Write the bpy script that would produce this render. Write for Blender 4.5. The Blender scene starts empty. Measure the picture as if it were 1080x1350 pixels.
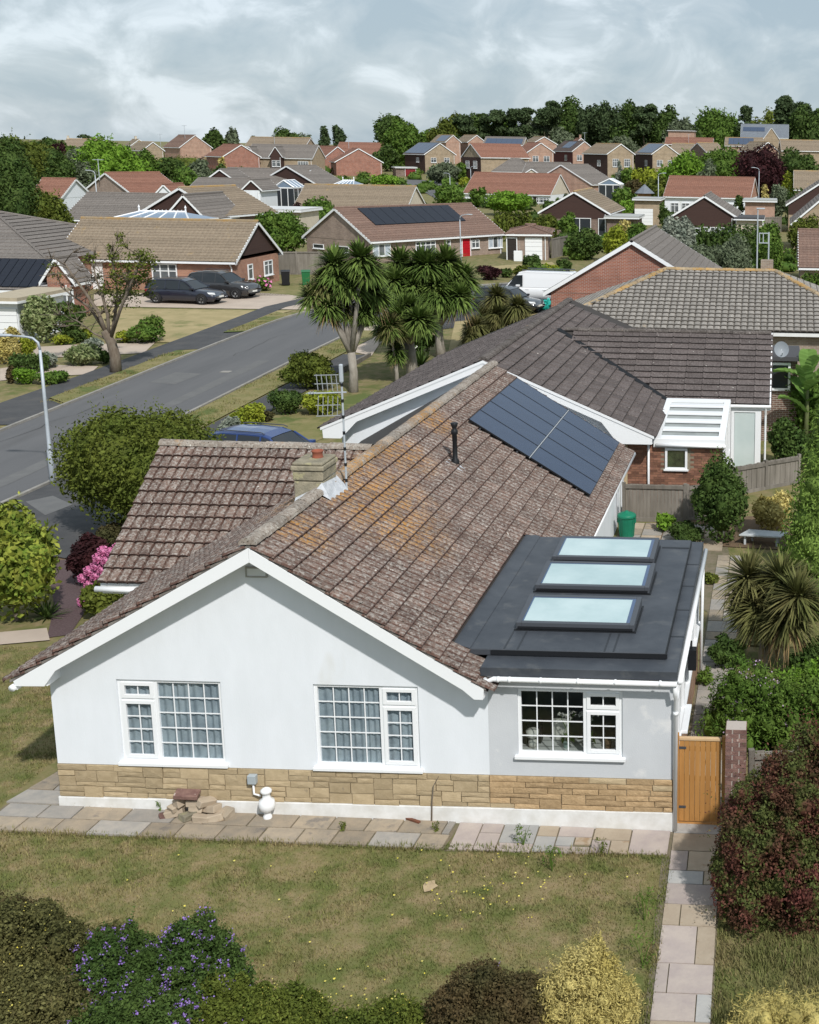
import bpy, bmesh, math, random
import numpy as np
from mathutils import Vector, Matrix

SC = bpy.context.scene
COL = SC.collection
R_ = math.radians

# ------------------------------------------------------------------ camera
CAM = np.array([11.7831, -19.2878, 10.8741])
YAW, PITCH, ROLL, FPX, CX, CY = R_(-1.0993), R_(-11.5961), R_(1.0), 1680.0, 990.9, 544.5
FW = np.array([math.sin(YAW)*math.cos(PITCH), math.cos(YAW)*math.cos(PITCH), math.sin(PITCH)])
_r = np.array([math.cos(YAW), -math.sin(YAW), 0.0]); _u = np.cross(_r, FW)
RT = _r*math.cos(ROLL) + _u*math.sin(ROLL); UP = _u*math.cos(ROLL) - _r*math.sin(ROLL)
cd = bpy.data.cameras.new('camera'); cam = bpy.data.objects.new('camera', cd); COL.objects.link(cam)
cam.matrix_world = Matrix(((RT[0], UP[0], -FW[0], CAM[0]), (RT[1], UP[1], -FW[1], CAM[1]), (RT[2], UP[2], -FW[2], CAM[2]), (0, 0, 0, 1)))
cd.sensor_width = 36.0; cd.lens = 36.0*FPX/1350.0
cd.shift_x = (540.0-CX)/1350.0; cd.shift_y = (CY-675.0)/1350.0
cd.clip_start = 0.1; cd.clip_end = 6000.0
SC.camera = cam

# ------------------------------------------------------------------ sky, sun, exposure
SUN_DIR = Vector((-0.37, 0.60, -0.71)).normalized()          # the way the light travels
SUN_EL = math.asin(-SUN_DIR.z); SUN_AZ = math.atan2(-SUN_DIR.x, -SUN_DIR.y)
SKY_STRENGTH, CLOUD, SUN_STRENGTH = 0.085, 0.53, 2.75
w = bpy.data.worlds.new('World'); SC.world = w; w.use_nodes = True
nt = w.node_tree; nt.nodes.clear()
def wn(t, **kw):
    n = nt.nodes.new(t)
    for k, v in kw.items(): setattr(n, k, v)
    return n
sky = wn('ShaderNodeTexSky', sky_type='NISHITA', sun_disc=False); sky.sun_elevation = SUN_EL; sky.sun_rotation = SUN_AZ
tc = wn('ShaderNodeTexCoord'); sep = wn('ShaderNodeSeparateXYZ'); nt.links.new(tc.outputs['Generated'], sep.inputs[0])
def wm(op, a, b=None, c=None):
    n = wn('ShaderNodeMath', operation=op)
    for i, v in enumerate((a, b, c)):
        if v is None: continue
        if isinstance(v, (int, float)): n.inputs[i].default_value = v
        else: nt.links.new(v, n.inputs[i])
    return n.outputs[0]
cmb = wn('ShaderNodeMapping'); cmb.inputs['Scale'].default_value = (7.0, 7.0, 11.0); nt.links.new(tc.outputs['Generated'], cmb.inputs[0])   # clouds a little flattened
n1 = wn('ShaderNodeTexNoise'); n1.inputs['Scale'].default_value = 2.2; n1.inputs['Detail'].default_value = 8; n1.inputs['Roughness'].default_value = 0.56; n1.inputs['Distortion'].default_value = 0.5
n2 = wn('ShaderNodeTexNoise'); n2.inputs['Scale'].default_value = 0.6; n2.inputs['Detail'].default_value = 4
nt.links.new(cmb.outputs[0], n1.inputs['Vector']); nt.links.new(cmb.outputs[0], n2.inputs['Vector'])
cm = wm('ADD', wm('MULTIPLY', n1.outputs['Fac'], 0.65), wm('MULTIPLY', n2.outputs['Fac'], 0.35))
ramp = wn('ShaderNodeValToRGB'); nt.links.new(cm, ramp.inputs[0])
e = ramp.color_ramp.elements; e[0].position = 0.41; e[0].color = (0.58, 0.72, 0.83, 1); e[1].position = 0.60; e[1].color = (1.08, 1.20, 1.30, 1)
m_ = ramp.color_ramp.elements.new(0.51); m_.color = (0.75, 0.87, 0.96, 1)
bgs = wn('ShaderNodeBackground'); bgs.inputs['Strength'].default_value = SKY_STRENGTH; nt.links.new(sky.outputs[0], bgs.inputs[0])
bgc = wn('ShaderNodeBackground'); bgc.inputs['Strength'].default_value = CLOUD; nt.links.new(ramp.outputs[0], bgc.inputs[0])
mx = wn('ShaderNodeMixShader'); mx.inputs[0].default_value = 0.86      # mostly clouded over
out = wn('ShaderNodeOutputWorld')
nt.links.new(bgs.outputs[0], mx.inputs[1]); nt.links.new(bgc.outputs[0], mx.inputs[2]); nt.links.new(mx.outputs[0], out.inputs[0])
sl = bpy.data.lights.new('sun', 'SUN'); sl.energy = SUN_STRENGTH; sl.angle = R_(1.6); sl.color = (1.0, 0.965, 0.915)
so = bpy.data.objects.new('sun', sl); COL.objects.link(so); so.rotation_euler = SUN_DIR.to_track_quat('-Z', 'Y').to_euler(); so.location = (20, -30, 60)
SC.view_settings.view_transform = 'Standard'; SC.view_settings.look = 'None'; SC.view_settings.gamma = 1.0
SC.view_settings.use_curve_mapping = False; SC.view_settings.exposure = 0.47
SC.cycles.max_bounces = 6; SC.cycles.transparent_max_bounces = 12; SC.cycles.use_denoising = True

# ------------------------------------------------------------------ ground height and picking points on it
GK = [(-60, -.6), (-6, -.25), (0, -.11), (5, -.08), (20, 0), (58, 1.0), (92, 1.1), (140, 1.1), (200, 1.2), (260, 2.8), (300, 4), (380, 6), (500, 8), (3000, 10)]
GY = [k[0] for k in GK]; GZ = [k[1] for k in GK]
def gh(x, y):
    b = float(np.interp(y, GY, GZ)); wt = float(np.interp(y, [5, 20], [1, 0]))
    return b - .0147*(min(13, max(-3, x))-5)*wt
def ray(px, py): return FW + RT*(px-CX)/FPX - UP*(py-CY)/FPX
def aty(px, py, y):
    d = ray(px, py); return CAM + d*((y-CAM[1])/d[1])
def atz(px, py, z):
    d = ray(px, py); return CAM + d*((z-CAM[2])/d[2])
def gp(px, py, h=0.0):
    """the point h above the ground that the picture shows at px, py"""
    d = ray(px, py); t = 4.0
    while t < 2500:
        P = CAM + d*t
        if P[2] <= gh(P[0], P[1]) + h: return P
        t += max(.05, .0015*t)
    return CAM + d*2500
def depth(P): return float((np.array(P)-CAM) @ FW)
def mpp(P): return depth(P)/FPX            # metres per photograph pixel there

# ------------------------------------------------------------------ materials
MATS = {}
def mat(name, c1, c2=None, rough=.75, scale=6.0, detail=4, bump=0.0, bscale=None, c3=None, s3=1.0, t3=.55, rnd=.0, spec=.3, metal=0.0, coat=0.0, island=0.0, world=False, stretch=None, trans=0.0, w3=.08):
    """noise between c1 and c2, patches of c3, per-object (rnd) and per-piece (island) brightness"""
    if name in MATS: return MATS[name]
    m = bpy.data.materials.new(name); MATS[name] = m; m.use_nodes = True
    t = m.node_tree; N = t.nodes; L = t.links; b = N['Principled BSDF']
    b.inputs['Roughness'].default_value = rough; b.inputs['Metallic'].default_value = metal
    b.inputs['Specular IOR Level'].default_value = spec
    if coat: b.inputs['Coat Weight'].default_value = coat; b.inputs['Coat Roughness'].default_value = .05
    if world: vec = N.new('ShaderNodeNewGeometry').outputs['Position']
    else: vec = N.new('ShaderNodeTexCoord').outputs['Object']
    if rnd and not world:                       # alike pieces must not share one pattern
        oi = N.new('ShaderNodeObjectInfo'); va = N.new('ShaderNodeVectorMath'); va.operation = 'ADD'
        mu = N.new('ShaderNodeMath'); mu.operation = 'MULTIPLY'; mu.inputs[1].default_value = 57.0
        L.new(oi.outputs['Random'], mu.inputs[0]); L.new(vec, va.inputs[0]); L.new(mu.outputs[0], va.inputs[1]); vec = va.outputs[0]
    if stretch:
        mp = N.new('ShaderNodeMapping'); mp.inputs['Scale'].default_value = stretch; L.new(vec, mp.inputs[0]); vec = mp.outputs[0]
    def noise(sc, de=detail, ro=.6):
        n = N.new('ShaderNodeTexNoise'); n.inputs['Scale'].default_value = sc; n.inputs['Detail'].default_value = de; n.inputs['Roughness'].default_value = ro
        L.new(vec, n.inputs['Vector']); return n.outputs['Fac']
    def mix(f, a, c):
        x = N.new('ShaderNodeMix'); x.data_type = 'RGBA'
        for s, v in ((0, f), (6, a), (7, c)):
            if isinstance(v, (tuple, float, int)): x.inputs[s].default_value = (*v, 1) if isinstance(v, tuple) else v
            else: L.new(v, x.inputs[s])
        return x.outputs[2]
    def rampf(f, a, c):
        x = N.new('ShaderNodeMapRange'); L.new(f, x.inputs[0]); x.inputs[1].default_value = a; x.inputs[2].default_value = c; return x.outputs[0]
    colr = c1
    if c2 is not None: colr = mix(rampf(noise(scale), .36, .64), c1, c2)
    if c3 is not None: colr = mix(rampf(noise(s3), t3, t3+w3), colr, c3)
    if rnd or island:
        f = None
        if rnd: f = N.new('ShaderNodeObjectInfo').outputs['Random']; amt = rnd
        if island: f = N.new('ShaderNodeNewGeometry').outputs['Random Per Island']; amt = island
        mr = N.new('ShaderNodeMapRange'); L.new(f, mr.inputs[0]); mr.inputs[3].default_value = 1-amt; mr.inputs[4].default_value = 1+amt
        hv = N.new('ShaderNodeHueSaturation'); L.new(mr.outputs[0], hv.inputs['Value'])
        if isinstance(colr, tuple): hv.inputs['Color'].default_value = (*colr, 1)
        else: L.new(colr, hv.inputs['Color'])
        colr = hv.outputs[0]
    if isinstance(colr, tuple): b.inputs['Base Color'].default_value = (*colr, 1)
    else: L.new(colr, b.inputs['Base Color'])
    if bump:
        bp = N.new('ShaderNodeBump'); bp.inputs['Strength'].default_value = bump; bp.inputs['Distance'].default_value = .02
        L.new(noise(bscale or scale*4, 5), bp.inputs['Height']); L.new(bp.outputs[0], b.inputs['Normal'])
    if trans:
        tr = N.new('ShaderNodeBsdfTranslucent'); ms = N.new('ShaderNodeMixShader'); ms.inputs[0].default_value = trans
        if isinstance(colr, tuple): tr.inputs[0].default_value = (*colr, 1)
        else: L.new(colr, tr.inputs[0])
        o = [n for n in N if n.type == 'OUTPUT_MATERIAL'][0]
        L.new(b.outputs[0], ms.inputs[1]); L.new(tr.outputs[0], ms.inputs[2]); L.new(ms.outputs[0], o.inputs[0])
    return m

def glass(name, tint=(.9, .95, .95), clear=.8, refl=None):
    if name in MATS: return MATS[name]
    m = bpy.data.materials.new(name); MATS[name] = m; m.use_nodes = True
    t = m.node_tree; N = t.nodes; L = t.links; N.remove(N['Principled BSDF'])
    tr = N.new('ShaderNodeBsdfTransparent'); tr.inputs[0].default_value = (*[v*clear for v in tint], 1)
    gl = N.new('ShaderNodeBsdfGlossy'); gl.inputs['Roughness'].default_value = .02
    lw = N.new('ShaderNodeLayerWeight'); lw.inputs[0].default_value = .5
    pw_ = N.new('ShaderNodeMath'); pw_.operation = 'POWER'; L.new(lw.outputs['Facing'], pw_.inputs[0]); pw_.inputs[1].default_value = 4.0
    fr = N.new('ShaderNodeMath'); fr.operation = 'MULTIPLY_ADD'; L.new(pw_.outputs[0], fr.inputs[0]); fr.inputs[1].default_value = .85; fr.inputs[2].default_value = .09
    ms = N.new('ShaderNodeMixShader'); L.new(fr.outputs[0], ms.inputs[0]); L.new(tr.outputs[0], ms.inputs[1]); L.new(gl.outputs[0], ms.inputs[2])
    L.new(ms.outputs[0], [n for n in N if n.type == 'OUTPUT_MATERIAL'][0].inputs[0])
    return m

def tilemat(name, base, dark, crust, specks=(.03, .025, .02), lichen=(.40, .205, .055), lich=.66, cols=None, rnd=.16, axis=0, lich_near=None, lscale=.9):
    """weathered concrete roof tile: crust, black specks and orange lichen laid over the base colour (world space so it runs on from tile to tile)"""
    if name in MATS: return MATS[name]
    m = bpy.data.materials.new(name); MATS[name] = m; m.use_nodes = True
    t = m.node_tree; N = t.nodes; L = t.links; b = N['Principled BSDF']; b.inputs['Roughness'].default_value = .9; b.inputs['Specular IOR Level'].default_value = .15
    pos = N.new('ShaderNodeNewGeometry').outputs['Position']
    def noise(sc, de=5, ro=.65):
        n = N.new('ShaderNodeTexNoise'); n.inputs['Scale'].default_value = sc; n.inputs['Detail'].default_value = de; n.inputs['Roughness'].default_value = ro
        L.new(pos, n.inputs['Vector']); return n.outputs['Fac']
    def mr(f, a, c, lo=0., hi=1.):
        x = N.new('ShaderNodeMapRange'); L.new(f, x.inputs[0])
        for i, v in ((1, a), (2, c), (3, lo), (4, hi)): x.inputs[i].default_value = v
        return x.outputs[0]
    def mix(f, a, c):
        x = N.new('ShaderNodeMix'); x.data_type = 'RGBA'; L.new(f, x.inputs[0])
        for s, v in ((6, a), (7, c)):
            if isinstance(v, tuple): x.inputs[s].default_value = (*v, 1)
            else: L.new(v, x.inputs[s])
        return x.outputs[2]
    def mul(a, c):
        x = N.new('ShaderNodeMath'); x.operation = 'MULTIPLY'; L.new(a, x.inputs[0])
        if isinstance(c, float): x.inputs[1].default_value = c
        else: L.new(c, x.inputs[1])
        return x.outputs[0]
    col = mix(mr(noise(2.2), .35, .65), base, dark)
    col = mix(mr(noise(17.0), .47, .62), col, crust)
    col = mix(mr(noise(30.0, 3), .585, .65), col, specks)
    li = mr(noise(lscale, 6, .7), lich, lich+.1)
    if lich_near:
        gsum = None
        for (p, rad) in lich_near:
            dd = N.new('ShaderNodeVectorMath'); dd.operation = 'DISTANCE'; L.new(pos, dd.inputs[0]); dd.inputs[1].default_value = p
            f = mr(dd.outputs['Value'], rad*.4, rad, 1., 0.)
            if gsum is None: gsum = f
            else:
                mm = N.new('ShaderNodeMath'); mm.operation = 'MAXIMUM'; L.new(gsum, mm.inputs[0]); L.new(f, mm.inputs[1]); gsum = mm.outputs[0]
        li2 = mul(gsum, mr(noise(4.0, 5, .75), .38, .54))
        mm = N.new('ShaderNodeMath'); mm.operation = 'MAXIMUM'; L.new(li, mm.inputs[0]); L.new(li2, mm.inputs[1]); li = mm.outputs[0]
    col = mix(mul(li, mr(noise(19.0, 3), .38, .6)), col, lichen)
    col = mix(mr(noise(7.3, 2), .735, .755), col, (.55, .53, .48))      # pale lichen spots
    if cols:
        tcn = N.new('ShaderNodeTexCoord'); sp = N.new('ShaderNodeSeparateXYZ'); L.new(tcn.outputs['Object'], sp.inputs[0])
        x = N.new('ShaderNodeMath'); x.operation = 'MULTIPLY'; L.new(sp.outputs[axis], x.inputs[0]); x.inputs[1].default_value = 1.0/cols
        fr = N.new('ShaderNodeMath'); fr.operation = 'FRACT'; L.new(x.outputs[0], fr.inputs[0])
        pp = N.new('ShaderNodeMath'); pp.operation = 'PINGPONG'; L.new(fr.outputs[0], pp.inputs[0]); pp.inputs[1].default_value = .5
        bp0 = N.new('ShaderNodeBump'); bp0.inputs['Strength'].default_value = .5; bp0.inputs['Distance'].default_value = .08; L.new(pp.outputs[0], bp0.inputs['Height'])
    if rnd:
        oi = N.new('ShaderNodeObjectInfo').outputs['Random'] if not cols else N.new('ShaderNodeNewGeometry').outputs['Random Per Island']
        if not cols:
            isl = N.new('ShaderNodeNewGeometry').outputs['Random Per Island']; ad = N.new('ShaderNodeMath'); ad.operation = 'ADD'; L.new(oi, ad.inputs[0]); L.new(isl, ad.inputs[1])
            fr2 = N.new('ShaderNodeMath'); fr2.operation = 'FRACT'; L.new(ad.outputs[0], fr2.inputs[0]); oi = fr2.outputs[0]
        hv = N.new('ShaderNodeHueSaturation'); L.new(mr(oi, 0, 1, 1-rnd, 1+rnd), hv.inputs['Value']); L.new(col, hv.inputs['Color']); col = hv.outputs[0]
    L.new(col, b.inputs['Base Color'])
    bp = N.new('ShaderNodeBump'); bp.inputs['Strength'].default_value = .5; bp.inputs['Distance'].default_value = .015; L.new(noise(30.0, 4), bp.inputs['Height'])
    if cols: L.new(bp0.outputs[0], bp.inputs['Normal'])
    L.new(bp.outputs[0], b.inputs['Normal'])
    return m

def brickmat(name, c1, c2, mortar=(.36, .33, .29), size=(.225, .075), dirt=.16):
    """far brickwork: bricks too small in the picture to build one by one"""
    if name in MATS: return MATS[name]
    m = bpy.data.materials.new(name); MATS[name] = m; m.use_nodes = True
    t = m.node_tree; N = t.nodes; L = t.links; b = N['Principled BSDF']; b.inputs['Roughness'].default_value = .9; b.inputs['Specular IOR Level'].default_value = .15
    tcn = N.new('ShaderNodeTexCoord'); sp = N.new('ShaderNodeSeparateXYZ'); L.new(tcn.outputs['Object'], sp.inputs[0])
    ad = N.new('ShaderNodeMath'); ad.operation = 'ADD'; L.new(sp.outputs[0], ad.inputs[0]); L.new(sp.outputs[1], ad.inputs[1])
    cb = N.new('ShaderNodeCombineXYZ'); L.new(ad.outputs[0], cb.inputs[0]); L.new(sp.outputs[2], cb.inputs[1])
    br = N.new('ShaderNodeTexBrick'); L.new(cb.outputs[0], br.inputs['Vector']); br.inputs['Scale'].default_value = 1.0
    br.inputs['Brick Width'].default_value = size[0]; br.inputs['Row Height'].default_value = size[1]; br.inputs['Mortar Size'].default_value = .008
    br.inputs['Color1'].default_value = (*c1, 1); br.inputs['Color2'].default_value = (*c2, 1); br.inputs['Mortar'].default_value = (*mortar, 1)
    nz = N.new('ShaderNodeTexNoise'); nz.inputs['Scale'].default_value = 1.3; nz.inputs['Detail'].default_value = 6; L.new(tcn.outputs['Object'], nz.inputs['Vector'])
    hv = N.new('ShaderNodeHueSaturation'); mr = N.new('ShaderNodeMapRange'); L.new(nz.outputs['Fac'], mr.inputs[0]); mr.inputs[1].default_value = .3; mr.inputs[2].default_value = .7; mr.inputs[3].default_value = 1-dirt; mr.inputs[4].default_value = 1+dirt
    L.new(mr.outputs[0], hv.inputs['Value']); L.new(br.outputs['Color'], hv.inputs['Color']); L.new(hv.outputs[0], b.inputs['Base Color'])
    return m

WHITE = mat('white_upvc', (.80, .815, .83), rough=.35, spec=.4)
WHITE2 = mat('white_painted_timber', (.76, .77, .77), (.70, .71, .70), rough=.6, scale=3)
RENDER = mat('white_render', (.745, .775, .815), (.71, .74, .775), rough=.85, scale=2.6, stretch=(1, 1, .35), bump=.12, bscale=60, c3=(.66, .67, .66), s3=.7, t3=.66)
RENDER_G = mat('bare_grey_render', (.56, .58, .605), (.52, .54, .565), rough=.9, scale=1.6, bump=.2, bscale=50, c3=(.65, .655, .66), s3=1.4, t3=.58)
PLINTH = mat('white_plinth_paint', (.74, .74, .73), (.62, .61, .58), rough=.8, scale=3.5, bump=.15, c3=(.40, .37, .31), s3=6, t3=.70)
STONE = mat('reconstituted_stone', (.45, .355, .225), (.38, .295, .18), rough=.9, scale=7, bump=.5, bscale=40, rnd=.17, c3=(.30, .24, .16), s3=9, t3=.66)
STONE_N = mat('new_ochre_stone', (.46, .325, .185), (.37, .255, .14), rough=.9, scale=9, bump=.8, bscale=26, rnd=.17)
MORTAR = mat('mortar', (.27, .23, .17), (.20, .17, .12), rough=.95, scale=14)
RUBBER = mat('roof_membrane', (.040, .046, .056), (.062, .069, .080), rough=.5, scale=1.6, detail=8, bump=.12, bscale=7, c3=(.105, .108, .11), s3=2.2, t3=.57, spec=.4, w3=.2)
BLACK = mat('black_trim', (.012, .013, .015), rough=.45)
ALU = mat('grey_aluminium', (.085, .092, .105), rough=.4, metal=.3)
DARKIN = mat('dim_interior', (.075, .08, .08), rough=.9)
CURTAIN = mat('curtain_cloth', (.50, .56, .62), (.34, .39, .45), rough=.9, scale=4)
GLASS = glass('window_glass'); GLASS_D = mat('far_window_glass', (.035, .041, .047), rough=.08, spec=.5)
LEAD = mat('lead_flashing', (.40, .42, .45), (.55, .57, .60), rough=.6, scale=9, bump=.4)
PANE_F = mat('netted_far_pane', (.15, .165, .175), (.06, .068, .075), rough=.1, scale=.8, spec=.5)
PANEL = mat('solar_glass', (.011, .025, .062), (.015, .031, .072), rough=.22, scale=2, spec=.42)
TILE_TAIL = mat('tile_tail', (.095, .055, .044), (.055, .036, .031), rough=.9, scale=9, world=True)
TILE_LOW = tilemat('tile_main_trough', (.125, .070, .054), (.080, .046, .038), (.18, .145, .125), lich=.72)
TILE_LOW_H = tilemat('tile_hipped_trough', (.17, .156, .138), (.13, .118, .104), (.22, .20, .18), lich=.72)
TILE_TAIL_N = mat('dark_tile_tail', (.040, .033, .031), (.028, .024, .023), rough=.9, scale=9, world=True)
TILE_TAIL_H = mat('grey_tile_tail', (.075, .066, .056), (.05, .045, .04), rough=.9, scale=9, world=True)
TILE_M = tilemat('tile_main_roof', (.208, .148, .122), (.118, .083, .070), (.325, .295, .266), lich=.70, lich_near=[((3.9, 3.9, 4.6), 2.1), ((3.75, 6.5, 4.75), 1.3), ((4.7, 3.2, 4.1), 1.5), ((3.9, 0.9, 4.6), .8), ((3.7, 9.5, 4.7), 1.0)])
TILE_N = tilemat('tile_dark_roof', (.118, .098, .094), (.088, .073, .070), (.155, .135, .128), lichen=(.16, .11, .06), lich=.72)
TILE_H = tilemat('tile_hipped_roof', (.27, .25, .226), (.21, .194, .174), (.35, .328, .30), lichen=(.42, .26, .09), lich=.67, rnd=.12, lscale=.5)
# ------------------------------------------------------------------ mesh helpers
class MB:
    def __init__(s): s.v = []; s.f = []
    def add(s, vs, fs):
        o = len(s.v); s.v += [tuple(float(c) for c in v) for v in vs]; s.f += [tuple(i+o for i in f) for f in fs]; return s
    def box(s, x0, x1, y0, y1, z0, z1):
        return s.add([(x0, y0, z0), (x1, y0, z0), (x1, y1, z0), (x0, y1, z0), (x0, y0, z1), (x1, y0, z1), (x1, y1, z1), (x0, y1, z1)],
                     [(0, 3, 2, 1), (4, 5, 6, 7), (0, 1, 5, 4), (1, 2, 6, 5), (2, 3, 7, 6), (3, 0, 4, 7)])
    def poly(s, pts): return s.add(pts, [tuple(range(len(pts)))])
    def prism(s, pts, d):
        """a flat outline pushed along the vector d"""
        n = len(pts); d = np.array(d, float); q = [tuple(np.array(p)+d) for p in pts]
        return s.add(list(pts)+q, [tuple(range(n))[::-1], tuple(range(n, 2*n))] + [(i, (i+1) % n, n+(i+1) % n, n+i) for i in range(n)])
    def tube(s, path, rad, n=8, cap=True):
        P = [np.array(p, float) for p in path]; r = rad if isinstance(rad, (list, tuple)) else [rad]*len(P); o = len(s.v); pv = None
        for i, p in enumerate(P):
            t = P[min(i+1, len(P)-1)] - P[max(i-1, 0)]; t = t/(np.linalg.norm(t)+1e-9)
            a = pv if pv is not None else (np.array([0, 0, 1.]) if abs(t[2]) < .9 else np.array([1., 0, 0]))
            a = a - t*(a@t); a = a/(np.linalg.norm(a)+1e-9); pv = a; b = np.cross(t, a)
            for k in range(n):
                th = 2*math.pi*k/n; s.v.append(tuple(p + (a*math.cos(th)+b*math.sin(th))*r[i]))
        for i in range(len(P)-1):
            for k in range(n): s.f.append((o+i*n+k, o+i*n+(k+1) % n, o+(i+1)*n+(k+1) % n, o+(i+1)*n+k))
        if cap: s.f.append(tuple(o+k for k in range(n))[::-1]); s.f.append(tuple(o+(len(P)-1)*n+k for k in range(n)))
        return s
    def lathe(s, prof, n=16, c=(0, 0, 0)):
        o = len(s.v)
        for r, z in prof:
            for k in range(n): th = 2*math.pi*k/n; s.v.append((c[0]+r*math.cos(th), c[1]+r*math.sin(th), c[2]+z))
        for i in range(len(prof)-1):
            for k in range(n): s.f.append((o+i*n+k, o+i*n+(k+1) % n, o+(i+1)*n+(k+1) % n, o+(i+1)*n+k))
        s.f.append(tuple(o+k for k in range(n))[::-1]); s.f.append(tuple(o+(len(prof)-1)*n+k for k in range(n))); return s
    def grid(s, fn, nu, nv):
        o = len(s.v)
        for j in range(nv+1):
            for i in range(nu+1): s.v.append(tuple(fn(i/nu, j/nv)))
        for j in range(nv):
            for i in range(nu): a = o+j*(nu+1)+i; s.f.append((a, a+1, a+nu+2, a+nu+1))
        return s
    def xf(s, fn): s.v = [tuple(fn(v)) for v in s.v]; return s
    def mesh(s, name, m=None, smooth=False):
        me = bpy.data.meshes.new(name); me.from_pydata(s.v, [], s.f); me.update()
        if m: me.materials.append(m)
        if smooth: me.polygons.foreach_set('use_smooth', [True]*len(me.polygons))
        return me
    def build(s, name, m, parent=None, smooth=False, bevel=0, **kw):
        return link(name, s.mesh(name, m, smooth), parent, bevel=bevel, **kw)
def link(name, me, parent=None, loc=None, rotz=None, mw=None, bevel=0, **kw):
    o = bpy.data.objects.new(name, me); COL.objects.link(o)
    if parent is not None: o.parent = parent
    if loc is not None: o.location = loc
    if rotz is not None: o.rotation_euler = (0, 0, rotz)
    if mw is not None: o.matrix_local = mw
    if bevel:
        bm = o.modifiers.new('edge', 'BEVEL'); bm.width = bevel; bm.segments = 2; bm.limit_method = 'ANGLE'; bm.angle_limit = R_(40)
    for k, v in kw.items(): o[k] = v
    return o
def thing(name, label, cat, loc=(0, 0, 0), rotz=0, group=None):
    o = bpy.data.objects.new(name, None); COL.objects.link(o); o.location = loc; o.rotation_euler = (0, 0, rotz)
    o['label'] = label; o['category'] = cat
    if group: o['group'] = group
    return o
def tag(o, label, cat, group=None):
    o['label'] = label; o['category'] = cat
    if group: o['group'] = group
    return o
def np_mesh(name, V, F, m, smooth=False):
    """a mesh from arrays: V (n,3), F list of index arrays of one width each"""
    me = bpy.data.meshes.new(name); F = [np.asarray(f, np.int32) for f in F if len(f)]
    me.vertices.add(len(V)); me.vertices.foreach_set('co', np.asarray(V, np.float32).ravel())
    nl = sum(f.size for f in F); npol = sum(len(f) for f in F)
    me.loops.add(nl); me.loops.foreach_set('vertex_index', np.concatenate([f.ravel() for f in F]))
    me.polygons.add(npol); tot = np.concatenate([np.full(len(f), f.shape[1], np.int32) for f in F])
    st = np.zeros(npol, np.int32); st[1:] = np.cumsum(tot)[:-1]
    me.polygons.foreach_set('loop_start', st); me.polygons.foreach_set('loop_total', tot)
    if smooth: me.polygons.foreach_set('use_smooth', np.ones(npol, bool))
    me.materials.append(m); me.update(calc_edges=True); me.validate()
    return me
def structure(o): o['kind'] = 'structure'; return o

def drape(name, pts, dz, m, **kw):
    """a sheet with the given outline laid on the ground dz above it"""
    bm = bmesh.new(); bm.faces.new([bm.verts.new((p[0], p[1], 0)) for p in pts]); bmesh.ops.triangulate(bm, faces=bm.faces[:])
    for yy in GY + [20, 5]:
        bmesh.ops.bisect_plane(bm, geom=bm.verts[:]+bm.edges[:]+bm.faces[:], plane_co=(0, yy, 0), plane_no=(0, 1, 0))
    for xx in (-3, 13):
        bmesh.ops.bisect_plane(bm, geom=bm.verts[:]+bm.edges[:]+bm.faces[:], plane_co=(xx, 0, 0), plane_no=(1, 0, 0))
    for yy in (8, 11, 14, 17):
        bmesh.ops.bisect_plane(bm, geom=bm.verts[:]+bm.edges[:]+bm.faces[:], plane_co=(0, yy, 0), plane_no=(0, 1, 0))
    for v in bm.verts: v.co.z = gh(v.co.x, v.co.y) + dz
    bmesh.ops.recalc_face_normals(bm, faces=bm.faces[:])
    if sum(f.normal.z for f in bm.faces) < 0: bmesh.ops.reverse_faces(bm, faces=bm.faces[:])
    me = bpy.data.meshes.new(name); bm.to_mesh(me); bm.free(); me.materials.append(m)
    return structure(link(name, me, **kw))

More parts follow.
